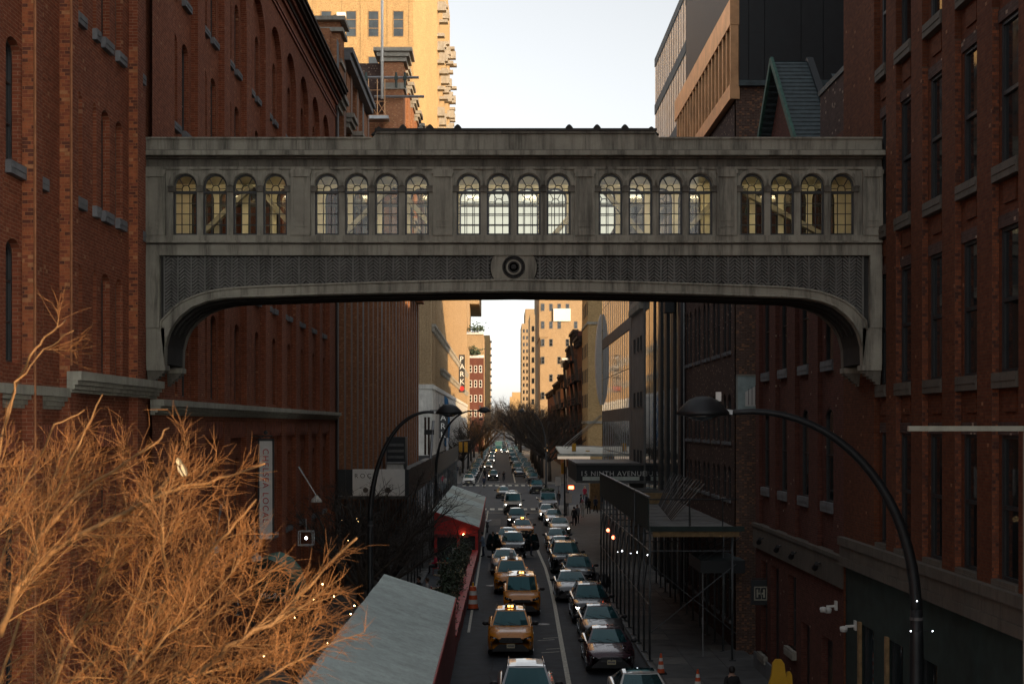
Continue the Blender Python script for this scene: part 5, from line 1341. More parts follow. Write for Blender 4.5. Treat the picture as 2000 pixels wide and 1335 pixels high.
# left: long sidewalk shed with a white banner at its near end
ls = thing('sidewalk_shed', 'black boarded sidewalk shed along the ribbed brown building on the left', 'scaffold', (-7, 100, .15))
for k in range(34):
    y = 74.3+k*2.5; p = MB(); h = 1.35+.03*(k % 2); p.box(-5.05,-5.0,y+.01,y+2.49,5.5,5.55+h); p.build('parapet_board', M['panel_black'], ls)
for k in range(17):
    y = 74.4+k*5; p = MB(); p.box(-8.85,-5.05,y,y+4.97,5.3,5.45-.01*(k % 2)); p.build('deck_panel', M['plank_wood'], ls)
for k in range(8):
    p = MB(); x = -8.85+k*.48; p.box(x,x+.47,74.22,74.27,5.5,6.9); p.build('end_board', M['panel_black'], ls)
for k in range(30):
    y = 74.4+k*2.8
    p = MB(); p.tube([(-5.05,y,.15),(-5.05,y,5.4)], .045, 6); p.build('leg', M['pipe_dark'], ls, True)
    if k % 2 == 0: p = MB(); p.tube([(-5.05,y,4.6),(-5.05,y+2.8,2.2)], .028, 5); p.build('brace', M['pipe_dark'], ls)
    p = MB(); p.tube([(-5.05,y,2.3),(-5.05,y+2.8,2.3)], .028, 5); p.build('ledger_pipe', M['pipe_dark'], ls)
for x in (-8.7,-7.6,-6.4):
    p = MB(); p.tube([(x,74.4,.15),(x,74.4,5.4)], .045, 6); p.build('leg', M['pipe_dark'], ls, True)
p = MB(); p.box(-7.3,-6.0,74.3,75,5.5,6.6); p.build('hvac_box', M['white_paint'], ls)
bn = thing('shed_banner', 'white banner reading ROCK on the near end of the left shed', 'banner', (-7, 74.1, 5.5))
p = MB(); p.box(-8.0,-5.2,74.12,74.2,5.5,6.92); p.build('sheet', M['white_sign'], bn)
text('R O C K', .34, bn, (-7.9,74.1,6.45), 'stone_dim')
for k, x in enumerate((-7.3,-6.9,-6.1)): p = MB(); p.lathe([(.001,0),(.13,.0),(.15,.01)], 8, (x,74.1,5.8), 'y'); p.build('logo_mark', M['stone_dim'], bn)
un = thing('roof_unit', 'pale square utility box standing on the left shed deck', 'machine', (-6.3, 86, 5.5))
p = MB(); p.box(-7.0,-6.0,84,85,5.45,6.9); p.build('case', M['white_paint'], un); p = MB(); p.box(-7.05,-5.95,83.95,85.05,6.9,7.0); p.build('lid', M['concrete'], un)
db = thing('rooftop_tank', 'dark louvred box on the shed deck beside the brown wall', 'machine', (-8, 104, 5.5))
p = MB(); p.box(-8.6,-7.2,103,105,5.45,8.4); p.build('case', M['panel_black'], db)
for k in range(5): p = MB(); p.box(-8.5,-7.3,102.93,103,5.9+.45*k,6.1+.45*k); p.build('louvre', M['frame_grey'], db)
# dining sheds in the left kerb lane
def dining_roof(t, x0, x1, y0, y1, z0, z1, npan, mats):
    L_ = (y1-y0)/npan
    for i in range(npan):
        p = MB(); n = int((L_)/.24); vs = []
        for j in range(n+1):
            for s_ in (0,1):
                y = y0+L_*(i+(j+.5*s_)/n) if j < n or s_ == 0 else None
                if y is None or y > y0+L_*(i+1)-.004: continue
                h = .055*s_; vs.append((y, h))
        top = [[(x0,y,z0+h),(x1,y,z1+h)] for y, h in vs]
        fs = []; V = [q for r_ in top for q in r_]
        for j in range(len(top)-1): fs.append((2*j,2*j+1,2*j+3,2*j+2))
        p.add(V, fs); p.v = [(v[0],v[1],v[2]+.02*(i % 2)) for v in p.v]; p.add([(x0,y0+L_*i,z0-.05),(x1,y0+L_*i,z1-.05),(x1,y0+L_*(i+1),z1-.05),(x0,y0+L_*(i+1),z0-.05)], [(0,1,2,3)])
        p.build('roof_sheet', M[mats[i % len(mats)]], t)
    p = MB(); p.bar((x1,y0,z1-.05),(x1,y1,z1-.05),.08,.16); p.build('eave_board', M['red_paint'], t)
    for y in (y0, y1): p = MB(); p.bar((x0,y,z0-.06),(x1,y,z1-.06),.1,.16); p.build('verge_board', M['red_paint'], t)
s1 = thing('dining_shed', 'nearest dining shed with pale ribbed sloping roof in the left kerb lane', 'shed', (-3.2, 46, 0))
dining_roof(s1, -4.72, -1.86, 24.0, 55.6, 3.25, 2.32, 14, ['roof_sheet'])
p = MB(); p.box(-1.95,-1.86,24.2,55.5,0,2.25); p.build('side_wall', M['red_dull'], s1); p = MB(); p.box(-4.7,-1.95,55.4,55.5,0,2.3); p.build('end_wall', M['red_dull'], s1)
p = MB(); p.box(-4.7,-4.6,24.2,55.5,0,3.1); p.build('back_wall', M['red_dull'], s1)
s2 = thing('dining_shed', 'farther dining shed with red front and patched pale roof', 'shed', (-3.2, 112, 0))
dining_roof(s2, -4.7, -1.55, 94, 133, 3.42, 2.32, 6, ['roof_sheet','roof_sheet_dull','roof_sheet_dull','roof_sheet','roof_sheet_dull','roof_sheet'])
fw_ = MB(); fw_.prism([(-4.6,1.75),(-1.62,1.75),(-1.62,2.25),(-4.6,3.3)], 'y', 94.05, 94.15); fw_.build('gable_front', M['red_paint'], s2)
for a, b in ((-4.6,-4.4),(-3.05,-2.85),(-1.8,-1.62)): p = MB(); p.box(a,b,94.0,94.15,.0,1.75); p.build('post', M['red_paint'], s2)
for k in range(9): p = MB(); p.lathe([(.001,0),(.13,0),(.13,.04)], 8, (-4.45+.26*k,94.0,1.75), 'y'); p.build('scallop', M['red_dull'], s2)
p = MB(); p.box(-4.4,-1.8,94.3,94.4,0,1.7); p.build('dark_opening', M['panel_black'], s2)
p = MB(); p.box(-1.68,-1.58,94.1,133,0,2.25); p.build('side_wall', M['red_dull'], s2)
p = MB(); p.box(-3.35,-3.0,93.94,93.97,.55,.95); o = p.build('notice', M['white_sign'], s2); p = MB(); p.box(-3.28,-3.08,93.93,93.94,.65,.85); p.build('notice_mark', M['red_paint'], o)
p = MB(); p.ball((-2.6,93.9,1.85), .06); p.build('door_lamp', M['warm_bulb'], s2)
pb = thing('planter_barrier', 'long low dull red planter barrier along the left traffic lane', 'barrier', (-1.8, 70, 0))
for k in range(10):
    y = 55.8+k*3.8; x = -1.85+.012*k*2
    p = MB(); p.box(x-.35,x,y,y+3.74,0,.75); p.build('trough', M['red_dull'], pb); p = MB(); p.box(x-.38,x+.03,y,y+3.74,.75,.82); p.build('cap', M['red_paint'], pb)
def leaf_mesh(n, sx, sy, sz, sz_leaf, seed):
    r_ = random.Random(seed); m = MB()
    cl_ = [(r_.uniform(-sx,sx),r_.uniform(-sy,sy),r_.uniform(.15,1)*sz) for _ in range(9)]
    for k in range(n):
        c = cl_[k % 9]; d = Vector((c[0]+r_.gauss(0,sx*.3), c[1]+r_.gauss(0,sy*.22), max(.05,c[2]+r_.gauss(0,sz*.2))))
        u = Vector((r_.uniform(-1,1),r_.uniform(-1,1),r_.uniform(-.6,.8))).normalized()*sz_leaf; v_ = u.cross(Vector((r_.uniform(-1,1),r_.uniform(-1,1),1))).normalized()*sz_leaf*.45
        m.quad(d-u, d-v_, d+u, d+v_)
    for c in cl_: m.tube([(c[0]*.2,c[1]*.4,0),(c[0]*.7,c[1]*.8,c[2]*.6),c], .012, 4)
    return m
plants = [leaf_mesh(900,.45,1.1,1.7,.085,s).mesh('foliage', M['leaf_dark']) for s in (1,2,3)]
flw = MB()
for k in range(26): flw.ball((random.uniform(-.5,.5),random.uniform(-1,1),random.uniform(.5,1.5)), .045, 0, 6)
flw = flw.mesh('blossom', M['flower'])
pl_lab = ['leafy planter shrub nearest the closest dining shed','bushy planter shrub second along the red barrier','tall planter shrub beside the traffic cone','flowering planter shrub in the middle of the red barrier',
          'dark planter shrub near the seated diners','pale flowered planter shrub before the red shed','planter shrub covering the red shed corner','last planter shrub against the red shed wall']
for k in range(8):
    t = thing('planter_shrub', pl_lab[k], 'shrub', (-2.35-.1*(k % 3), 57.5+4.7*k, .7), 'shrubs along the red barrier', absolute=False); t.scale = (.85,1,(.95+.12*(k % 3)) if k < 5 else .62)
    tag(put(plants[k % 3], 'foliage', t), kind='stuff')
    if k in (3,5): put(flw, 'blossom', t)
    p = MB(); p.box(-.4,.4,-1.1,1.1,-.7,.05); p.build('tub', M['timber'] if k % 2 else M['red_dull'], t)
# table furniture among the diners
for k, (x, y) in enumerate(((-3.6,66.5),(-3.4,72.5),(-3.5,79),(-3.7,86))):
    t = thing('cafe_table', ['small round cafe table nearest the close dining shed','small round cafe table in front of the seated group','small round cafe table beside the umbrella','small round cafe table before the red shed'][k], 'table', (x,y,0), 'cafe tables', absolute=False)
    p = MB(); p.lathe([(.001,.70),(.42,.70),(.42,.74),(.001,.74)], 14); p.build('tabletop', M['timber'], t)
    p = MB(); p.tube([(0,0,.02),(0,0,.7)], .035, 6); p.lathe([(.001,0),(.24,0),(.24,.03),(.001,.03)], 10); p.build('pedestal', M['black_metal'], t)
um = thing('closed_umbrella', 'pale grey closed umbrella cover standing by the left scaffold', 'umbrella', (-5.2, 89, 0), absolute=False)
p = MB(); p.lathe([(.5,.15),(.62,.5),(.55,1.2),(.40,1.9),(.12,2.15),(.001,2.2)], 12); p.build('canopy', M['concrete'], um, True)
p = MB(); p.tube([(0,0,0),(0,0,.3)], .05); p.build('pole', M['steel'], um)
# lamps with long curved arms
def street_lamp(x, y, top, reach, head_z, dirx, label, r0=.11, group=None, bulb=None):
    t = thing('street_lamp', label, 'street lamp', (x, y, .12), group)
    p = MB(); p.lathe([(.30,.12),(.30,.5),(.22,.9),(r0*1.25,1.2),(r0*1.15,top*.55),(r0*1.0,top*.62)], 12, (x,y,0)); p.build('base', M['black_metal'], t, True)
    pts = [(x,y,top*.6)]
    n = 18; k_ = head_z-top*.6
    for i in range(1,n+1):
        a = math.pi/2*i/n; pts.append((x+dirx*(reach*.86)*(1-math.cos(a))**1.05, y, top*.6+k_*math.sin(a)))
    pts.append((x+dirx*reach,y,head_z-.03))
    p = MB(); p.tube(pts, [r0*(1-.55*i/len(pts)) for i in range(len(pts))], 9); p.build('pole_arm', M['black_metal'], t, True)
    for zz in (top*.6,): p = MB(); p.lathe([(r0*1.12,zz-.03),(r0*1.12,zz+.03)], 12, (x,y,0)); p.build('collar', M['frame_grey'], t)
    hx = x+dirx*(reach+.42)
    p = MB(); p.lathe([(.001,.30),(.12,.29),(.26,.22),(.38,.09),(.45,.0),(.47,-.04),(.44,-.08),(.30,-.09)], 18, (hx,y,head_z)); p.v = [(hx+(v[0]-hx)*1.12, v[1], v[2]) for v in p.v]; p.build('head', M['black_metal'], t, True)
    p = MB(); p.lathe([(.001,-.19),(.14,-.18),(.26,-.13),(.32,-.085)], 14, (hx,y,head_z)); p.build('lens', M['glass_sky'], t, True)
    p = MB(); p.box(hx-dirx*.30-.05,hx-dirx*.30+.05,y-.05,y+.05,head_z+.2,head_z+.38); p.build('photocell', M['white_sign'], t)
    p = MB(); p.bar((x+dirx*(reach-.15),y,head_z-.02),(hx-dirx*.3,y,head_z+.02),.12,.09); p.build('neck', M['steel'], t)
    return t
street_lamp(8.1, 27, 9.2, 3.75, 9.56, -1, 'large black street lamp arching over the right side of the view', r0=.118)
street_lamp(-4.95, 52, 9.2, 2.55, 9.78, 1, 'black street lamp arching over the dining sheds on the left', r0=.11)
street_lamp(-4.95, 104, 9.2, 3.2, 10.35, 1, 'second black street lamp farther up on the left')
street_lamp(6.1, 190, 9, 3.0, 11.2, -1, 'far street lamp with arm toward the street on the right')
street_lamp(-6.9, 285, 9, 2.2, 10.4, 1, 'pale distant street lamp before the far left trees')
# traffic signals
def signal_head(m, x, y, z, t, lit=None, s=1.0, back=False):
    p = MB(); p.box(x-.17*s,x+.17*s,y-.12,y+.14,z-.5*s,z+.5*s); p.build('housing', M['yellow_signal'], t)
    for k, c in enumerate(('red','amber','green')):
        zz = z+.32*s-.32*s*k
        v = MB(); v.lathe([(.125*s,-.26),(.135*s,-.26),(.135*s,.0),(.125*s,.0)], 10, (x,y-.11,zz), 'y'); v.build('visor', M['yellow_signal'], t)
        l = MB(); l.lathe([(.001,-.02),(.11*s,-.01)], 10, (x,y-.12,zz), 'y'); l.build('lens', M['red_bulb'] if lit == k else M['trim'], t)
def signal_mast(label, x, y, arm_x, z, heads, lit=None):
    t = thing('traffic_signal', label, 'traffic light', (x, y, .12))
    p = MB(); p.tube([(x,y,.12),(x,y,z+1.2)], .11, 8); p.tube([(x,y,z+.7),(arm_x,y,z+1.0)], .06, 6); p.build('mast', M['steel'], t, True)
    for hx, hz in heads: signal_head(None, hx, y, hz, t, lit, 1.15)
    return t
signal_mast('pair of yellow traffic signals on a mast arm at the left corner', -6.2, 158, -3.6, 6.6, [(-4.7,6.75),(-4.1,6.75)])
signal_mast('yellow traffic signal hung on an arm over the right corner', 12.5, 136, 6.4, 6.3, [(7.1,6.9),(8.45,6.2)])
signal_mast('yellow traffic signal on a short pale post with sign plates', 6.55, 140, 6.6, 3.9, [(6.2,4.9)])
t = thing('walk_signal', 'glowing red pedestrian signal box at the right corner', 'traffic light', (7,140,3))
p = MB(); p.box(6.65,7.35,139.7,140,2.75,3.2); p.build('case', M['yellow_signal'], t); p = MB(); p.box(6.75,7.25,139.66,139.7,2.82,3.12); p.build('hand_sign', M['red_bulb'], t)
for k, (x, z, w_, h_, lb) in enumerate(((5.7,3.6,.55,.9,'white rectangular street sign left of the right corner post'),(6.75,1.9,.6,1.0,'white parking sign low on the right corner post'))):
    t = thing('street_sign', lb, 'sign', (x,139.5,.1)); p = MB(); p.box(x-w_/2,x+w_/2,139.45,139.5,z-h_/2,z+h_/2); p.build('plate', M['white_sign'], t); p = MB(); p.tube([(x,139.55,.12),(x,139.55,z+h_/2)], .04); p.build('post', M['steel'], t)
signal_mast('small far yellow traffic signals by the left trees', -7.2, 330, -4.8, 6.0, [(-5.4,6.3),(-4.9,6.3)])
# tall grey leaning pole on the left
t = thing('utility_pole', 'grey leaning steel pole rising through the left shed', 'pole', (-5.4,98,.12)); p = MB(); p.tube([(-5.6,98,.12),(-5.2,98,5),(-4.85,98,9.6)], [.13,.12,.10], 8); p.build('shaft', M['steel'], t, True); p = MB(); p.box(-5.5,-4.8,97.9,98.1,8.6,8.95); p.build('bracket_box', M['black_metal'], t)
# PARK signs
def park_sign(x, y, z0, w_, h_, label, red):
    t = thing('parking_sign', label, 'sign', (x,y,z0)); p = MB(); p.box(x-w_/2,x+w_/2,y-.15,y+.15,z0,z0+h_); p.build('panel', M['frame_black'], t)
    n = 5 if red else 4
    for k, ch in enumerate('PARK'): text(ch, h_/n*.98, t, (x-w_*.36, y-.17, z0+h_-(k+.9)*h_/n), 'white_sign', extrude=.02)
    if red: p = MB(); p.lathe([(.001,-.2),(w_*.42,-.19),(w_*.42,-.14)], 14, (x,y,z0+h_/n*.5), 'y'); p.build('red_disc', M['red_paint'], t)
    for s_ in (-1,): p = MB(); p.box(x-w_*1.6,x-w_/2,y-.06,y+.06,z0+h_*.8,z0+h_*.8+.15); p.build('arm', M['frame_black'], t)
q = at(866, 862, 217); park_sign(q.x+.1, 215.3, 7.2, 1.35, 5.3, 'black vertical PARK sign with white letters on the white block', False)
park_sign(-11.0+.9, 350, 17.5, 1.5, 9.5, 'far vertical PARK sign with a red disc at its foot', True)
t = thing('wall_banner', 'tall curved blue banner on the white lower storeys', 'banner', (-10.8, 262, 6)); p = MB(); 
p.prism([(-10.85,5.2),(-10.85,14.9),(-10.2,14.2),(-9.9,12),(-9.8,9),(-9.95,6.5),(-10.2,5.2)], 'y', 262, 262.4); p.build('fabric', plain('banner_blue', (.03,.15,.33), .6), t)
# CHELSEA LOCAL blade sign
t = thing('blade_sign', 'tall white blade sign reading CHELSEA LOCAL in red on the brick hall', 'sign', (-8.4, 49.5, 7))
p = MB(); p.box(-8.66,-8.2,49.42,49.52,5.22,8.72); p.build('panel', M['white_sign'], t)
p = MB(); p.box(-8.72,-8.66,49.40,49.54,5.18,8.78); p.box(-8.2,-8.15,49.40,49.54,5.18,8.78); p.box(-8.72,-8.15,49.40,49.54,8.72,8.80); p.build('edge_frame', M['frame_black'], t)
text('CHELSEA LOCAL', .30, t, (-8.54,49.415,8.45), 'red_paint', rot=(R(90),R(90),0), extrude=.004, space=1.22)
for z in (8.9,): p = MB(); p.bar((-8.95,49.47,z),(-8.2,49.47,z),.04); p.bar((-8.95,49.47,z-.25),(-8.5,49.47,z),.03); p.lathe([(.001,-.01),(.08,0),(.001,.01)], 8, (-8.45,49.47,z+.12), 'y'); p.build('bracket', M['black_metal'], t)
# green awning
t = thing('awning', 'green half round shop awning with white lettering on the left wall', 'awning', (-8, 52, 3))
ap = [(-8.95,4.35),(-8.5,4.45),(-8.05,4.25),(-7.7,3.85),(-7.5,3.3),(-7.5,2.9),(-8.95,2.9)]
p = MB(); ap2 = [(y,z) for y, z in ap]
p.strip([(x,z) for x, z in ap[:6]], [(x-.03,z-.03) for x, z in ap[:6]], 'y', 50.2, 53.0, 0); p.build('fabric', M['awning_green'], t)
p = MB(); p.prism(ap, 'y', 50.17, 50.2); p.build('end_panel', plain('awning_end', (.008,.03,.025), .8), t)
text('Miz.&Co.', .27, t, (-8.75,50.15,3.02), 'white_sign')
# goosenecked wall lamps with pale dome shades
for k, (px, py, Y) in enumerate(((420,1075,44),(618,978,60),(214,1168,36.5),(500,1092,49.5))):
    q = at(px, py, Y); t = thing('wall_lamp', ['pale dome wall lamp on struts behind the golden branches','pale dome wall lamp hung right of the white blade sign','pale dome wall lamp low at far left behind branches','small round pale wall lamp left of the green awning'][k], 'wall lamp', (q.x,q.y,q.z), 'dome lamps on the brick hall', absolute=False)
    p = MB(); p.lathe([(.001,.26),(.06,.26),(.1,.18),(.2,.1),(.25,-.02),(.24,-.05)], 14); p.build('shade', M['white_paint'], t, True)
    wx = -8.9-q.x
    for dy in (-.12,.12): p = MB(); p.bar((0,0,.24),(wx*.9,dy,1.5),.03); p.build('strut', M['steel'], t)
# hexagonal hanging lantern frames
for k, (px, py, Y) in enumerate(((452,1182,48),(598,1050,56))):
    q = at(px, py, Y); t = thing('cage_lantern', ['square wire cage lantern hanging among the branches','metal cage lantern right of the green awning'][k], 'lantern', (q.x,q.y,q.z), absolute=False)
    p = MB(); s_ = .28
    for a in (-s_,s_):
        for b in (-s_,s_): p.bar((a,b,-s_),(a,b,s_),.03); p.bar((a,-s_,b),(a,s_,b),.03); p.bar((-s_,a,b),(s_,a,b),.03)
    p.bar((0,0,s_),(0,0,s_+.5),.02); p.build('cage', M['white_sign'] if k == 0 else M['steel'], t)
    p = MB(); p.ball((0,0,0), .06); p.build('bulb', M['white_bulb'], t)
# strings of small warm lamps over the left pavement
lights_px = [[(292,1095),(325,1125),(352,1085),(372,1162),(402,1200),(436,1177),(470,1130),(500,1160)],[(456,1095),(468,1128),(545,1083),(562,1115),(525,1120),(590,1142),(612,1170),(630,1140)],
             [(240,1200),(290,1205),(336,1262),(357,1270),(388,1275),(400,1318),(440,1268),(515,1280)],[(458,1252),(546,1292),(575,1205),(600,1212),(652,1164),(640,1255),(685,1198),(692,1182)],
             [(668,1015),(676,1020),(690,1014),(686,1024),(700,1017),(680,1054),(684,1052),(697,1013)]]
lab = ['string of warm bulbs upper left under the golden branches','string of warm bulbs around the green awning','string of warm bulbs lowest at the left','string of warm bulbs beside the near shed roof','cluster of warm bulbs inside the dark left doorway']
for k, pts in enumerate(lights_px):
    Y0 = (48,53,46,56,71)[k]; P_ = [at(px, py, Y0+.35*i) for i, (px, py) in enumerate(pts)]
    t = thing('light_string', lab[k], 'string lights', tuple(P_[0]), 'warm light strings')
    w_ = MB(); w_.tube(P_, .008, 4); w_.build('wire', M['black_metal'], t)
    for p_ in P_: b_ = MB(); b_.ball(p_, .033, 0, 6); b_.build('bulb', M['warm_bulb'], t)
# right side: hanging sign, spotlights, cameras, painted gate frame
t = thing('hanging_sign', 'black square hanging sign with a pale mirrored HH emblem', 'sign', (9.2, 50.4, 3))
p = MB(); p.box(9.08,9.75,50.3,50.42,2.75,3.65); p.build('board', M['panel_black'], t)
e = MB(); cx_, cz_ = 9.42, 3.17; y_ = 50.28
for a in ((-.24,-.2,-.25,.25),(.2,.24,-.25,.25)): e.box(cx_+a[0],cx_+a[1],y_,y_+.02,cz_+a[2],cz_+a[3])
for a in ((-.24,.24,.21,.25),(-.24,.24,-.25,-.21)): e.box(cx_+a[0],cx_+a[1],y_,y_+.02,cz_+a[2],cz_+a[3])
e.box(cx_-.15,cx_-.09,y_,y_+.02,cz_-.15,cz_+.15); e.box(cx_+.09,cx_+.15,y_,y_+.02,cz_-.15,cz_+.15); e.box(cx_-.09,cx_-.03,y_,y_+.02,cz_-.03,cz_+.03); e.box(cx_+.03,cx_+.09,y_,y_+.02,cz_-.03,cz_+.03)
e.tube([(cx_+.03*math.sin(i*.9),y_,cz_-.24+.06*i) for i in range(9)], .012, 4)
e.build('emblem', M['stone_pale'], t)
p = MB(); p.bar((9.1,50.36,3.7),(9.7,50.36,3.7),.04); p.build('bracket', M['black_metal'], t)
for k, y in enumerate((50.2,47.0,44.6,41.2)):
    t = thing('spotlight', ['first','second','third','fourth'][k]+' small black spotlight along the gabled building stone band', 'spotlight', (9.4,y,5.1), 'spotlights on the stone band', absolute=False)
    p = MB(); p.lathe([(.06,-.16),(.10,.12),(.001,.13)], 10, (0,0,0), 'y'); p.v = [(v[0]-.05, v[1]*.8, v[2]-v[1]*.5) for v in p.v]; p.build('head', M['trim'], t); p = MB(); p.bar((0,0,.05),(.15,0,.12),.05); p.build('arm', M['trim'], t)
for k, (y, z) in enumerate(((39.6,4.1),(37.4,3.85))):
    t = thing('security_camera', ['twin white security cameras on a bracket at the wall corner','white security camera under the stone band of the annex'][k], 'camera', (9.3,y,z), absolute=False)
    p = MB(); p.bar((0,0,0),(.3,0,.02),.06); p.box(.24,.30,-.09,.09,-.1,.16); p.build('bracket', M['white_sign'], t)
    for dx in ((-.12,.06) if k == 0 else (-.05,)): p = MB(); p.lathe([(.001,-.12),(.09,-.11),(.11,-.02),(.1,.02),(.03,.04)], 12, (dx,0 if k else dx*1.2,-.03-.05*(dx>0)), 'z'); p.build('dome', M['white_sign'], t, True)
t = thing('gate_frame', 'thin beige metal frame with a level top rail at the right edge', 'frame', (7, 20, .15))
p = MB(); p.bar((5.88,20,9.245),(7.72,20,9.245),.08,.075); p.build('top_rail', M['stone_pale'], t)
p = MB(); p.bar((7.6,20,.15),(7.6,20,9.2),.08,.1); p.build('post', M['stone_pale'], t)
for k, (x,y) in enumerate(((9.0,32.0),)): 
    t = thing('light_string', 'three tiny white lamps strung beside the big right lamp post', 'string lights', (8.1,26.9,5)); p = MB(); p.tube([(8.0,26.7,6.2),(8.02,26.7,5.9),(7.9,26.7,5.32),(8.32,26.7,5.32)], .008, 4); p.build('wire', M['trim'], t)
    for q in ((8.02,26.7,5.9),(7.9,26.7,5.32),(8.32,26.7,5.32)): b_ = MB(); b_.ball(q, .013, 0, 6); b_.build('bulb', M['white_bulb'], t)
# yellow barrier horns, cones
t = thing('barricade', 'yellow plastic folding barricade with rounded horns at the bottom edge', 'barrier', (8.75, 43.5, .15), absolute=False)
for dx, h, w_ in ((-.05,1.78,.36),(.32,1.36,.17)):
    p = MB(); pts = [(-w_,0),(-w_*1.0,h*.45),(-w_*.62,h*.72),(-w_*.5,h*.93),(-w_*.25,h),(w_*.25,h),(w_*.5,h*.93),(w_*.62,h*.72),(w_*1.0,h*.45),(w_,0)]
    p.prism([(x+dx,z) for x, z in pts], 'y', -.06+dx*.5, .1+dx*.5); p.build('panel', M['yellow_plastic'], t)
p = MB(); p.box(.03,.1,.12,.16,.9,1.7); p.build('slot_edge', M['trim'], t)
def cone(x, y, z, h, label, barrel=False):
    t = thing('traffic_cone', label, 'traffic cone', (x,y,z), absolute=False)
    if barrel:
        p = MB(); p.box(-.3,.3,-.3,.3,0,.06); p.build('base', M['rubber'], t)
        for k in range(5): p = MB(); r0 = .26-.02*k; p.lathe([(.001,.06+.22*k),(r0,.06+.22*k),(r0-.02,.27+.22*k),(.001,.27+.22*k)], 14); p.build('band', M['cone_orange'] if k % 2 == 0 else M['white_sign'], t, False)
        p = MB(); p.tube([(0,0,1.15),(0,0,1.35)], .05); p.build('handle', M['yellow_plastic'], t)
    else:
        p = MB(); p.box(-.2,.2,-.2,.2,0,.04); p.build('base', M['rubber'], t)
        zs_ = [.04,.25*h,.45*h,.62*h,.78*h,h]
        for k in range(5): p = MB(); p.lathe([(.15*(1-zs_[k]/h*.8),zs_[k]),(.15*(1-zs_[k+1]/h*.8),zs_[k+1])], 12); p.build('band', M['white_sign'] if k in (1,3) else M['cone_orange'], t)
cone(5.86,50.9,.15,.75,'orange cone with white bands on the right pavement edge'); cone(6.75,47.6,.15,.75,'lower orange cone cut by the bottom edge on the right')
cone(-1.45,69.8,0,1.2,'orange and white striped channelizer barrel by the red planters', True)
# rubbish bags by the scaffold
t = thing('rubbish_bags', 'black rubbish bags heaped at the right kerb by the scaffold', 'rubbish', (5.7,79,.15), absolute=False)
for k in range(5): p = MB(); p.lathe([(.001,0),(.28,.03),(.33,.25),(.22,.5),(.06,.62),(.05,.7)], 9, (random.uniform(-.3,.3),random.uniform(-.8,.8),0)); p.build('bag', M['trim'], t, True)
# motorbike parked by the far shed
t = thing('motorbike', 'black motorbike parked beside the farther dining shed', 'motorbike', (-1.25,120,0), absolute=False)
for y in (-.7,.7): p = MB(); p.lathe([(.2,-.06),(.31,-.05),(.31,.05),(.2,.06)], 14, (0,y,.31), 'x'); p.build('wheel', M['rubber'], t)
p = MB(); p.prism([(-.8,.62),(-.5,.85),(.1,.8),(.35,1.0),(.6,.9),(.5,.45),(-.4,.4)], 'x', -.14, .14); p.build('body', PAINT['black'], t)
p = MB(); p.tube([(-.36,-.45,1.05),(0,-.5,.98),(.36,-.45,1.05)], .025); p.build('handlebar', M['chrome'], t); p = MB(); p.ball((0,-.68,.86), .09); p.build('headlight', M['lamp_lens'], t)
